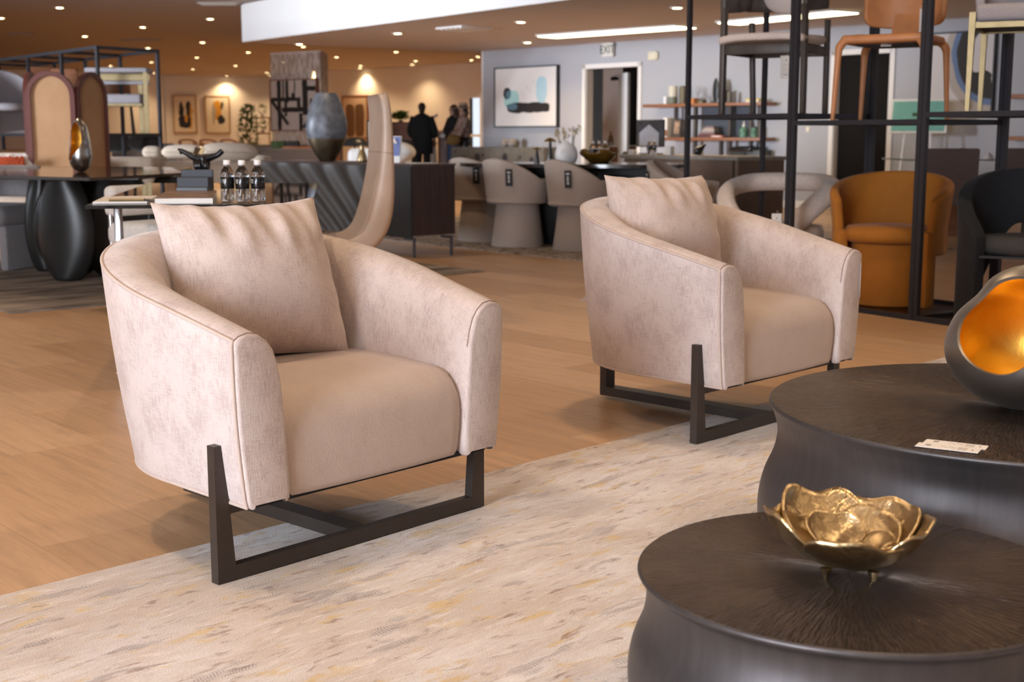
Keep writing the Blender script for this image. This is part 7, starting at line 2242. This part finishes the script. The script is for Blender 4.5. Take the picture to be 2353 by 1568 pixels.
# framed prints on the back wall
def art_yel(t, x, y, flip=0):
    c = (0.74, 0.66, 0.54)
    if flip:
        c = mix(t, blob(t, x, y, 0.50, 0.62, 0.17, 0.27, 3.5, wob=0.08), c, (0.62, 0.30, 0.03))
        c = mix(t, blob(t, x, y, 0.66, 0.36, 0.17, 0.13, 2.2, wob=0.25), c, (0.02, 0.022, 0.03))
        c = mix(t, blob(t, x, y, 0.33, 0.55, 0.06, 0.32, 2.5, wob=0.2), c, (0.40, 0.36, 0.30))
        c = mix(t, blob(t, x, y, 0.70, 0.75, 0.05, 0.12, 2.2, wob=0.3), c, (0.03, 0.03, 0.04))
    else:
        c = mix(t, blob(t, x, y, 0.75, 0.42, 0.10, 0.36, 2.5, wob=0.25), c, (0.62, 0.34, 0.06))
        c = mix(t, blob(t, x, y, 0.47, 0.28, 0.28, 0.17, 4.0, wob=0.16), c, (0.015, 0.018, 0.03))
        c = mix(t, blob(t, x, y, 0.34, 0.56, 0.09, 0.30, 2.4, wob=0.22), c, (0.015, 0.018, 0.03))
        c = mix(t, blob(t, x, y, 0.66, 0.60, 0.08, 0.28, 2.4, wob=0.22), c, (0.02, 0.022, 0.03))
        c = mix(t, blob(t, x, y, 0.55, 0.38, 0.07, 0.12, 2.2, wob=0.1), c, (0.60, 0.30, 0.04))
    return c
GOLDF = pm('gilt_frame', (0.42, 0.22, 0.06), 0.45, 0.3)
def on_back(px, py, off=0.0): return on_plane(px, py, B0, bn, off)
for k, (xa, xb, ya, yb, lab) in enumerate(((397, 452, 218, 306, 'gilt framed abstract print in navy and ochre on the back wall, left of two'), (471, 528, 220, 307, 'gilt framed abstract print in ochre and navy on the back wall, right of two'))):
    p0_, p1_ = on_back(xa, 260), on_back(xb, 260)
    framed('framed_print', lab, p0_ - bn * 0.003, p1_ - bn * 0.003, on_back(xa, yb).z, on_back(xa, ya).z, -bn, art_material('art_ochre_%s' % ('left' if k == 0 else 'right'), lambda t, x, y, k=k: art_yel(t, x, y, k)), GOLDF, 0.04, 0.06, 'ochre prints on the back wall')
# arched print on the far wall
def art_arch(t, x, y):
    c = (0.62, 0.46, 0.33)
    for cx_ in (0.30, 0.70):
        c = mix(t, blob(t, x, y, cx_, 0.42, 0.19, 0.40, 5.0, wob=0.06), c, (0.16, 0.085, 0.045))
    return c
def on_far(px, py, off=0.0): return on_plane(px, py, F0, fn, off)
pa, pb_ = on_far(789, 260), on_far(848, 260)
framed('framed_print', 'brown framed print of two dark arches on the far wall behind the office chair', pa - fn * 0.003, pb_ - fn * 0.003, on_far(820, 320).z, on_far(820, 219).z, -fn, art_material('art_arches', art_arch), M['walnut'], 0.05, 0.06)

# plants
def leafy(t, name, base_z, top_z, spread, n, mat, seed, lw=0.05, ll=0.16):
    rnd = random.Random(seed); mb = MB()
    for i in range(n):
        k = rnd.random(); z = base_z + (top_z - base_z) * k
        r = spread * (0.25 + 0.75 * math.sin(PI * min(1, 0.15 + 0.8 * k))) * math.sqrt(rnd.random())
        a = rnd.uniform(0, 2 * PI); c = Vector((r * math.cos(a), r * math.sin(a), z))
        d = Vector((math.cos(a) * 0.7, math.sin(a) * 0.7, rnd.uniform(0.0, 1.1))).normalized(); s_ = d.cross(Vector((0, 0, 1))).normalized()
        L = ll * rnd.uniform(0.7, 1.2); W = lw * rnd.uniform(0.7, 1.2)
        p = [c, c + d * L * 0.45 + s_ * W, c + d * L - Vector((0, 0, L * 0.2)), c + d * L * 0.45 - s_ * W]
        mb.f([mb.v(q) for q in p])
    o = mb.build(name, mat, t, smooth=0); o['kind'] = 'stuff'
    return o
def potted(label, px, d, ytop, ybase, spread, n, mat, pot_mat, seed, stand=None, cat='plant', zfloor=None):
    p = at_d(px, ybase, d); zt = at_d(px, ytop, d).z
    zb = p.z if zfloor is None else zfloor
    t = thing('potted_plant', label, cat, (p.x, p.y, zb), 0, None)
    h = zt - zb
    mb = MB(); mb.lathe([(0, 0), (spread * 0.32, 0), (spread * 0.42, h * 0.16), (spread * 0.40, h * 0.17), (0, h * 0.15)], seg=20); mb.build('pot', pot_mat, t, smooth=50)
    mb = MB()
    for a in (0.2, 2.2, 4.3): mb.tube(smooth_path([(0, 0, h * 0.14), (0.1 * spread * math.cos(a), 0.1 * spread * math.sin(a), h * 0.4), (0.4 * spread * math.cos(a), 0.4 * spread * math.sin(a), h * 0.8)], 4), 0.012, 6)
    mb.build('stems', M['walnut'], t)
    leafy(t, 'leaves', h * 0.22, h * 0.96, spread, n, mat, seed, 0.045, 0.17)
    return t
potted('tall dark green potted plant standing at the back wall right of the prints', 571, 38.0, 238, 330, 0.30, 420, M['leaf'], pm('basket', (0.26, 0.14, 0.06), 0.8), 3, zfloor=0.0)
# shelf with small plants
sp_ = at_d(604, 272, 38.5)
t = thing('plant_shelf', 'wooden shelf stand with small plants beside the patterned screen', 'shelf', (sp_.x, sp_.y, 0), 0, None)
for py in (271, 307):
    z = at_d(604, py, 38.5).z
    mb = MB(); mb.box((0, 0, z), (0.42, 0.28, 0.04)); mb.build('shelf', M['walnut'], t, smooth=0)
zt = at_d(604, 271, 38.5).z
for sx in (-0.18, 0.18):
    mb = MB(); mb.box((sx, 0, zt / 2), (0.03, 0.03, zt)); mb.build('post', M['walnut'], t, smooth=0)
for k, (py, lab) in enumerate(((271, 'small bushy plant on the upper shelf by the patterned screen'), (307, 'trailing plant in a white pot on the lower shelf by the patterned screen'))):
    z = at_d(604, py, 38.5).z + 0.021
    t = thing('small_plant', lab, 'plant', (sp_.x, sp_.y, z), 0, None)
    mb = MB(); mb.lathe([(0, 0), (0.05, 0), (0.065, 0.09), (0, 0.08)], seg=14); mb.build('pot', M['ivory'], t)
    leafy(t, 'leaves', 0.09, 0.34, 0.12, 60, M['leaf_light'], 20 + k, 0.03, 0.1)

# ---------------------------------------------------------------- sheer patterned partition with black and white painting
dS = 28.5
s0_, s1_ = at_d(621, 124, dS), at_d(735, 111, dS - 0.9)
zs_ = ZU
st = thing('sheer_partition', 'pale sheer patterned partition hanging to the floor in the middle of the far hall', 'partition', (0, 0, 0), 0, None)
m, t, b = newmat('sheer_weave')
v = coord(t)
vor = t.nodes.new('ShaderNodeTexVoronoi'); vor.inputs['Scale'].default_value = 9.0; t.links.new(mapping(t, v, (1, 1, 1)), vor.inputs['Vector'])
nn_ = noise(t, mapping(t, v, (14, 14, 5)), 1.0, 4)
pat = ramp(t, nn_.outputs[0], [(0.42, (0.56, 0.48, 0.43)), (0.55, (0.82, 0.74, 0.68))])
t.links.new(pat.outputs[0], b.inputs['Base Color']); b.inputs['Roughness'].default_value = 0.6
al = ramp(t, nn_.outputs[0], [(0.40, 0.5), (0.60, 0.85)])
t.links.new(al.outputs[0], b.inputs['Alpha'])
b.inputs['Transmission Weight'].default_value = 0.0
M['sheer'] = m
pA, pB = Vector((s0_.x, s0_.y, 0)), Vector((s1_.x, s1_.y, 0)); pdv = (pB - pA).normalized()
ztop = (at_d(621, 124, dS).z)
mb = MB(); mb.bar(pA + Vector((0, 0, ztop / 2)), pB + Vector((0, 0, ztop / 2)), 0.01, ztop); mb.build('front_panel', M['sheer'], st, smooth=0)
pC = Vector((at_d(752, 112, dS + 0.4).x, dS + 0.4, 0))
mb = MB(); mb.bar(pB + Vector((0, 0, ztop / 2)), pC + Vector((0, 0, ztop / 2)), 0.01, ztop); mb.build('side_panel', M['sheer'], st, smooth=0)
mb = MB(); mb.bar(pA + Vector((0, 0, ztop)), pB + Vector((0, 0, ztop)), 0.03, 0.03); mb.bar(pB + Vector((0, 0, ztop)), pC + Vector((0, 0, ztop)), 0.03, 0.03); mb.build('top_rail', M['ivory'], st, smooth=0)
def art_bw(t, x, y):
    c = (0.66, 0.58, 0.52)
    B_ = (0.02, 0.016, 0.014)
    def bar(x0, x1, y0, y1, c): return mix(t, blob(t, x, y, (x0 + x1) / 2, (y0 + y1) / 2, (x1 - x0) / 2, (y1 - y0) / 2, 12.0, wob=0.035), c, B_)
    for q in ((0.14, 0.23, 0.0, 1.0), (0.26, 0.30, 0.62, 1.0), (0.33, 0.40, 0.55, 1.0), (0.52, 0.55, 0.62, 1.0), (0.70, 0.82, 0.30, 1.0), (0.0, 0.58, 0.58, 0.66), (0.24, 0.80, 0.36, 0.46),
              (0.80, 1.0, 0.78, 0.88), (0.58, 0.66, 0.40, 0.66), (0.62, 0.70, 0.0, 0.34), (0.30, 0.36, 0.28, 0.60), (0.46, 0.52, 0.62, 0.75), (0.86, 0.92, 0.3, 0.62)):
        c = bar(*q, c)
    # slanting strokes
    d1 = mth(t, 'ABSOLUTE', mth(t, 'ADD', mth(t, 'SUBTRACT', y, 0.55), mth(t, 'MULTIPLY', mth(t, 'SUBTRACT', x, 0.05), 1.35)))
    m1 = mth(t, 'MULTIPLY', ramp(t, d1, [(0.05, 1.0), (0.07, 0.0)]).outputs[0], blob(t, x, y, 0.2, 0.36, 0.22, 0.26, 8.0))
    c = mix(t, m1, c, B_)
    d2 = mth(t, 'ABSOLUTE', mth(t, 'SUBTRACT', mth(t, 'SUBTRACT', y, 0.10), mth(t, 'MULTIPLY', mth(t, 'SUBTRACT', x, 0.75), 1.5)))
    m2 = mth(t, 'MULTIPLY', ramp(t, d2, [(0.05, 1.0), (0.07, 0.0)]).outputs[0], blob(t, x, y, 0.86, 0.24, 0.16, 0.22, 8.0))
    return mix(t, m2, c, B_)
q0_, q1_ = at_d(626, 240, dS - 0.15), at_d(733, 240, dS - 0.15 - 0.84)
q0_ = pA - Vector((-pdv.y, pdv.x, 0)) * 0.02 + pdv * 0.05; q1_ = pB - Vector((-pdv.y, pdv.x, 0)) * 0.02 - pdv * 0.03
nS = Vector((-pdv.y, pdv.x, 0)); nS = nS if nS.y > 0 else -nS
framed('framed_painting', 'big black and white brush-stroke painting hanging on the patterned partition', pA + pdv * 0.05 - nS * 0.01, pB - pdv * 0.03 - nS * 0.01, at_d(626, 302, dS).z, at_d(626, 184, dS).z, -nS, art_material('art_strokes', art_bw), M['walnut'], 0.025, 0.09)

# ---------------------------------------------------------------- cabinet, counter and plant by the people
x, y = floor_xy(925, 30.5); zt = at_d(925, 280, 30.5).z
t = thing('tall_cabinet', 'walnut cabinet behind the person in black, carrying a potted fern', 'cabinet', (x, y, 0), 0, None)
mb = MB(); mb.box((0, 0.25, zt / 2), (0.66, 0.5, zt)); mb.build('body', M['walnut'], t, smooth=0)
mb = MB(); mb.box((0.05, -0.004, zt * 0.48), (0.50, 0.012, zt * 0.4)); mb.build('dark_door', M['dark_oak'], t, smooth=0)
mb = MB(); mb.ell((-0.17, -0.02, zt * 0.72), (0.025, 0.02, 0.025)); mb.build('knob', M['ivory'], t)
potted('bright green fern in a dark pot on the walnut cabinet by the people', 921, 30.75, 262, 284, 0.17, 120, M['leaf_light'], M['ink'], 8, zfloor=zt + 0.002)
cb = at_d(1021, 330, 30.4); zt = at_d(1021, 308, 30.4).z
t = thing('counter', 'walnut counter with a pale corner between the people', 'counter', (cb.x, cb.y, 0), 0, None)
mb = MB(); mb.box((0.0, 0.3, zt / 2), (0.30, 0.6, zt)); mb.build('body', M['walnut'], t, smooth=0)
mb = MB(); mb.box((-0.02, -0.006, zt / 2), (0.13, 0.012, zt)); mb.build('corner_panel', pm('pale_steel', (0.35, 0.30, 0.30), 0.4), t, smooth=0)
# orchid on the counter
p = at_d(991, 268, 30.4); t = thing('orchid', 'pale orchid spray standing behind the person in black', 'plant', (p.x, p.y, 0.0), 0, None)
mb = MB(); mb.tube(smooth_path([(0, 0, 0.9), (0.02, 0, 1.3), (0.10, 0, p.z + 0.02)], 5), 0.006, 6); mb.build('stem', M['leaf'], t)
mb = MB(); mb.lathe([(0, 0), (0.14, 0), (0.10, 0.9), (0, 0.9)], seg=16); mb.build('pedestal', M['ivory'], t)
for k in range(5):
    mb = MB(); mb.ell((0.02 + 0.025 * k, 0, p.z - 0.04 + 0.018 * k), (0.035, 0.012, 0.03)); mb.build('flower', pm('lilac_petal', (0.55, 0.45, 0.48), 0.7), t)
# ================================================================ the three people
def skin_body(name, nodes, edges, root, mat, parent, sub=2):
    """one continuous surface grown round a skeleton: nodes {key: (co, radius)}"""
    keys = list(nodes); idx = {k: i for i, k in enumerate(keys)}
    me = bpy.data.meshes.new(name)
    me.from_pydata([nodes[k][0] for k in keys], [(idx[a], idx[b]) for a, b in edges], [])
    o = bpy.data.objects.new(name, me); COL.objects.link(o)
    b = bmesh.new(); b.from_mesh(me); b.verts.layers.skin.verify(); b.to_mesh(me); b.free()
    md = o.modifiers.new('skin', 'SKIN'); md.use_smooth_shade = True
    sk = me.skin_vertices[0].data
    for k in keys:
        r = nodes[k][1]
        sk[idx[k]].radius = (r, r) if isinstance(r, (int, float)) else r
        sk[idx[k]].use_root = (k == root)
    ms = o.modifiers.new('sub', 'SUBSURF'); ms.levels = sub; ms.render_levels = sub
    bpy.context.view_layer.update()
    dg = bpy.context.evaluated_depsgraph_get()
    m2 = bpy.data.meshes.new_from_object(o.evaluated_get(dg))
    bpy.data.objects.remove(o)
    m2.name = name; m2.materials.clear(); m2.materials.append(mat)
    m2.polygons.foreach_set('use_smooth', [True] * len(m2.polygons))
    o2 = bpy.data.objects.new(name, m2); COL.objects.link(o2); o2.parent = parent
    return o2

def hand_nodes(nodes, edges, wrist, w, d, side, tag_, curl=0.5):
    """palm, four fingers and a thumb from a wrist key at w, pointing along d"""
    w = Vector(w); d = Vector(d).normalized()
    acr = d.cross(Vector((0, -1, 0.2))).normalized(); pal = acr.cross(d).normalized()
    palm = w + d * 0.05
    nodes[tag_ + 'palm'] = (palm, (0.036, 0.018)); edges.append((wrist, tag_ + 'palm'))
    nodes[tag_ + 'knuck'] = (w + d * 0.088, (0.040, 0.014)); edges.append((tag_ + 'palm', tag_ + 'knuck'))
    for k, (o, L) in enumerate(((-0.030, 0.062), (-0.010, 0.074), (0.010, 0.070), (0.030, 0.054))):
        a = w + d * 0.100 + acr * o; b_ = a + d * L * 0.55 - pal * 0.006 * curl; c_ = b_ + (d * 0.75 - pal * curl).normalized() * L * 0.5
        for q, co, r in (('a', a, 0.0095), ('b', b_, 0.009), ('c', c_, 0.0075)):
            nodes[tag_ + 'f%d%s' % (k, q)] = (co, r)
        edges += [(tag_ + 'knuck', tag_ + 'f%da' % k), (tag_ + 'f%da' % k, tag_ + 'f%db' % k), (tag_ + 'f%db' % k, tag_ + 'f%dc' % k)]
    t0 = palm + acr * side * 0.038; t1 = t0 + (d * 0.7 + acr * side * 0.5).normalized() * 0.035; t2 = t1 + d * 0.028
    for q, co, r in (('t0', t0, 0.012), ('t1', t1, 0.0105), ('t2', t2, 0.008)): nodes[tag_ + q] = (co, r)
    edges += [(tag_ + 'palm', tag_ + 't0'), (tag_ + 't0', tag_ + 't1'), (tag_ + 't1', tag_ + 't2')]

def person(label, loc, rz, arms, legs=None, lean=0.0, head_dir=(0, -1, 0), h=1.0, skin=None):
    """faces local -y; arms = {'l': (elbow, wrist, hand_dir), 'r': ...}"""
    t = thing('person', label, 'person', loc, rz, None)
    t.scale = (h, h, h)
    hd = Vector(head_dir).normalized(); hx = hd.cross(Vector((0, 0, 1))).normalized()
    hc = Vector((0, lean - 0.01, 1.585))
    N = {'pel': ((0, 0, 0.93), (0.145, 0.105)), 'wai': ((0, lean * 0.3, 1.10), (0.120, 0.095)), 'che': ((0, lean * 0.7, 1.30), (0.150, 0.105)), 'shb': ((0, lean, 1.405), (0.115, 0.08)),
         'nek': ((0, lean, 1.475), 0.052), 'jaw': (hc + hd * 0.012 + Vector((0, 0, -0.05)), 0.066), 'skl': (hc + Vector((0, 0, 0.035)), (0.078, 0.088)), 'top': (hc + Vector((0, 0, 0.095)), 0.048),
         'nos': (hc + hd * 0.098 + Vector((0, 0, -0.012)), 0.014), 'brw': (hc + hd * 0.070 + Vector((0, 0, 0.02)), 0.040), 'chn': (hc + hd * 0.070 + Vector((0, 0, -0.085)), 0.028),
         'el': (hc + hx * 0.078 + Vector((0, 0, -0.012)), 0.016), 'er': (hc - hx * 0.078 + Vector((0, 0, -0.012)), 0.016)}
    E = [('pel', 'wai'), ('wai', 'che'), ('che', 'shb'), ('shb', 'nek'), ('nek', 'jaw'), ('jaw', 'skl'), ('skl', 'top'), ('skl', 'brw'), ('brw', 'nos'), ('jaw', 'chn'), ('skl', 'el'), ('skl', 'er')]
    for s, k in ((-1, 'l'), (1, 'r')):
        L = (legs or {}).get(k, ((s * 0.095, -0.02, 0.50), (s * 0.10, 0.015, 0.085)))
        N[k + 'hip'] = ((s * 0.088, 0, 0.86), 0.088); N[k + 'kne'] = (L[0], 0.058); N[k + 'ank'] = (L[1], 0.040)
        N[k + 'clf'] = (tuple((Vector(L[0]) * 0.6 + Vector(L[1]) * 0.4) + Vector((0, 0.015, 0))), 0.052)
        N[k + 'toe'] = ((L[1][0], L[1][1] - 0.13, 0.035), 0.034)
        E += [('pel', k + 'hip'), (k + 'hip', k + 'kne'), (k + 'kne', k + 'clf'), (k + 'clf', k + 'ank'), (k + 'ank', k + 'toe')]
        el, wr, hdn = arms[k]
        N[k + 'sho'] = ((s * 0.175, lean, 1.385), 0.058); N[k + 'elb'] = (el, 0.042); N[k + 'wri'] = (wr, 0.028)
        N[k + 'fa'] = (tuple(Vector(el) * 0.65 + Vector(wr) * 0.35), 0.042)
        E += [('shb', k + 'sho'), (k + 'sho', k + 'elb'), (k + 'elb', k + 'fa'), (k + 'fa', k + 'wri')]
        hand_nodes(N, E, k + 'wri', wr, hdn, -s, k)
    skin_body('body', N, E, 'pel', skin or M['skin'], t)
    # eyes and mouth
    for s in (-1, 1):
        mb = MB(); mb.ell(hc + hd * 0.092 + hx * 0.030 * s + Vector((0, 0, 0.012)), (0.011, 0.008, 0.006), seg=10, rings=6); mb.build('eye', M['ink'], t)
    mb = MB(); mb.ell(hc + hd * 0.094 + Vector((0, 0, -0.055)), (0.022, 0.008, 0.006), seg=10, rings=6); mb.build('mouth', pm('lip', (0.36, 0.13, 0.11), 0.5), t)
    return t, N, hc, hd, hx

def garment(t, name, rings, mat, p=2.2, n=24):
    mb = MB(); mb.loft([ellring((cx, cy, z), rx, ry, n, p) for z, cx, cy, rx, ry in rings], cap=False)
    o = mb.build(name, mat, t, smooth=80); md = o.modifiers.new('thickness', 'SOLIDIFY'); md.thickness = 0.008; md.offset = 0
    return o
def sleeve(t, name, pts, rs, mat):
    mb = MB(); sp = smooth_path(pts, 5); n = len(sp)
    rr = [rs[0] + (rs[1] - rs[0]) * i / (n - 1) for i in range(n)]
    mb.tube(sp, rr, 14); mb.build(name, mat, t, smooth=80)
def trouser(t, N, k, r0, r1, mat, name='trouser_leg'):
    a, b_, c_ = Vector(N[k + 'hip'][0]), Vector(N[k + 'kne'][0]), Vector(N[k + 'ank'][0])
    mb = MB(); sp = smooth_path([a + Vector((0, 0, 0.03)), a * 0.5 + b_ * 0.5, b_, c_ + Vector((0, 0, 0.0))], 5); n = len(sp)
    mb.tube(sp, [r0 + (r1 - r0) * i / (n - 1) for i in range(n)], 16); mb.build(name, mat, t, smooth=80)
def shoes(t, N, mat):
    for k in 'lr':
        a = Vector(N[k + 'ank'][0]); mb = MB(); mb.ell((a.x, a.y - 0.06, 0.042), (0.05, 0.135, 0.045)); mb.box((a.x, a.y - 0.06, 0.008), (0.09, 0.25, 0.016), bevel=0.006); mb.build('shoe', mat, t)

DP = 29.0
def at_feet(px): 
    q = at_d(px, 400, DP); return q
BLK = pm('black_knit', (0.010, 0.010, 0.011), 0.9)
# person in black seen from behind
q = at_feet(971)
t, N, hc, hd, hx = person('person seen from behind in a long black top and black trousers', (q.x, DP, 0), math.radians(172),
    {'l': ((-0.27, -0.02, 1.12), (-0.24, -0.16, 0.90), (0.05, -0.3, -1)), 'r': ((0.27, -0.02, 1.12), (0.22, -0.18, 0.92), (-0.05, -0.4, -1))}, h=0.985)
garment(t, 'long_top', [(0.60, 0, 0, 0.24, 0.17), (0.80, 0, 0, 0.235, 0.165), (1.0, 0, 0, 0.225, 0.155), (1.2, 0, 0, 0.225, 0.15), (1.36, 0, 0, 0.222, 0.135), (1.42, 0, 0, 0.17, 0.10), (1.475, 0, 0, 0.075, 0.07)], BLK)
sleeve(t, 'sleeve', [(-0.17, 0, 1.40), (-0.27, -0.02, 1.12), (-0.25, -0.10, 0.98)], (0.085, 0.075), BLK); sleeve(t, 'sleeve', [(0.17, 0, 1.40), (0.27, -0.02, 1.12), (0.235, -0.11, 0.99)], (0.085, 0.075), BLK)
for k in 'lr': trouser(t, N, k, 0.105, 0.075, BLK)
shoes(t, N, M['ink'])
mb = MB(); mb.ell(hc + Vector((0, 0.012, 0.035)), (0.088, 0.098, 0.100)); mb.ell(hc + Vector((0, 0.05, -0.05)), (0.062, 0.055, 0.075)); mb.build('hair', M['hair'], t)
# person with long brown hair, black jumper and jeans, turned to the left
q = at_feet(1042)
t, N, hc, hd, hx = person('person with long brown hair in a black jumper and blue jeans, holding papers', (q.x, DP + 0.3, 0), math.radians(-62),
    {'l': ((-0.24, -0.10, 1.12), (-0.10, -0.30, 1.05), (0.4, -1, 0.1)), 'r': ((0.25, -0.12, 1.14), (0.14, -0.36, 1.10), (-0.2, -1, 0.1))}, h=0.965)
garment(t, 'jumper', [(0.86, 0, 0, 0.20, 0.16), (0.95, 0, 0, 0.215, 0.17), (1.15, 0, 0, 0.215, 0.16), (1.33, 0, 0, 0.215, 0.135), (1.42, 0, 0, 0.16, 0.10), (1.47, 0, 0, 0.08, 0.075)], BLK)
sleeve(t, 'sleeve', [(-0.165, 0, 1.39), (-0.24, -0.10, 1.12), (-0.12, -0.27, 1.06)], (0.085, 0.06), BLK); sleeve(t, 'sleeve', [(0.165, 0, 1.39), (0.25, -0.12, 1.14), (0.16, -0.33, 1.11)], (0.085, 0.06), BLK)
JN = pm('blue_denim', (0.045, 0.075, 0.14), 0.85, 0, 0.2, 30)
for k in 'lr': trouser(t, N, k, 0.115, 0.09, JN)
shoes(t, N, M['ivory'])
mb = MB(); mb.ell(hc + Vector((0, 0.018, 0.03)), (0.094, 0.100, 0.105)); mb.ell(hc + Vector((0, 0.085, -0.12)), (0.105, 0.065, 0.19)); mb.ell(hc + Vector((-0.07, 0.03, -0.09)), (0.04, 0.06, 0.14)); mb.ell(hc + Vector((0.07, 0.03, -0.09)), (0.04, 0.06, 0.14)); mb.build('hair', pm('chestnut_hair', (0.06, 0.028, 0.018), 0.55, 0, 0.25, 40), t)
pt = thing('papers', 'sheaf of white papers held by the person in jeans', 'paper', (q.x - 0.30 * math.cos(math.radians(28)) - 0.02, DP + 0.3 - 0.18, 1.02), 0.4, None)
mb = MB(); mb.box((0, 0, 0.0), (0.21, 0.05, 0.12), (0.5, 0.3, 0), bevel=0.002); mb.build('sheets', M['ivory'], pt, smooth=0)
# person in a wide hat, patterned blouse and dark leather trousers
q = at_feet(1068)
t, N, hc, hd, hx = person('person in a straw hat, patterned blouse and black trousers with a tan bag', (q.x, DP - 0.5, 0), math.radians(-72),
    {'l': ((-0.23, -0.12, 1.10), (-0.16, -0.30, 0.93), (0.1, -0.7, -0.6)), 'r': ((0.24, -0.14, 1.10), (0.16, -0.34, 0.94), (-0.1, -0.8, -0.4))}, h=0.96)
m, tr, b = newmat('patterned_blouse')
nb = noise(tr, coord(tr), 22, 3, 0.6); rb_ = ramp(tr, nb.outputs[0], [(0.40, (0.16, 0.09, 0.075)), (0.52, (0.46, 0.28, 0.21)), (0.66, (0.60, 0.46, 0.40))]); tr.links.new(rb_.outputs[0], b.inputs['Base Color']); b.inputs['Roughness'].default_value = 0.85
garment(t, 'blouse', [(0.98, 0, 0, 0.15, 0.125), (1.06, 0, 0, 0.185, 0.145), (1.2, 0, 0, 0.195, 0.145), (1.34, 0, 0, 0.20, 0.125), (1.42, 0, 0, 0.15, 0.095), (1.47, 0, 0, 0.075, 0.07)], m)
sleeve(t, 'sleeve', [(-0.165, 0, 1.39), (-0.23, -0.12, 1.10), (-0.17, -0.28, 0.96)], (0.08, 0.055), m); sleeve(t, 'sleeve', [(0.165, 0, 1.39), (0.24, -0.14, 1.10), (0.17, -0.31, 0.97)], (0.08, 0.055), m)
LT = pm('black_leather', (0.014, 0.013, 0.013), 0.35)
garment(t, 'waistband', [(0.80, 0, 0, 0.175, 0.135), (0.92, 0, 0, 0.172, 0.13), (1.02, 0, 0, 0.145, 0.118)], LT)
for k in 'lr': trouser(t, N, k, 0.10, 0.058, LT)
shoes(t, N, M['ink'])
mb = MB(); mb.ell(hc + Vector((0, 0.02, 0.02)), (0.088, 0.094, 0.09)); mb.ell(hc + Vector((0, 0.075, -0.06)), (0.075, 0.05, 0.09)); mb.build('hair', M['hair'], t)
mb = MB(); mb.lathe([(0.215, 0.0), (0.20, 0.008), (0.11, 0.018), (0.100, 0.022), (0.098, 0.09), (0.07, 0.115), (0, 0.11)], tuple(hc + Vector((0, 0.0, 0.045))), 32); o = mb.build('hat', pm('straw', (0.50, 0.36, 0.24), 0.9, 0, 0.15, 60), t, smooth=60)
md = o.modifiers.new('thickness', 'SOLIDIFY'); md.thickness = 0.006
mb = MB(); mb.lathe([(0.103, 0.022), (0.104, 0.03), (0.102, 0.05)], tuple(hc + Vector((0, 0, 0.045))), 32); mb.build('hat_band', M['ink'], t)
# bag carried in front
bg = at_d(1042, 322, DP - 0.85)
bt = thing('handbag', 'round tan handbag carried by the person in the hat', 'handbag', (bg.x, bg.y, bg.z), math.radians(10), None)
mb = MB(); mb.ell((0, 0, 0), (0.15, 0.07, 0.115), seg=24, rings=14); mb.build('pouch', pm('tan_suede', (0.27, 0.14, 0.04), 0.85), bt)
mb = MB(); mb.tube(smooth_path([(-0.10, 0, 0.06), (-0.04, 0, 0.17), (0.10, 0.04, 0.22), (0.14, 0, 0.06)], 5), 0.008, 8); mb.build('strap', M['walnut'], bt)
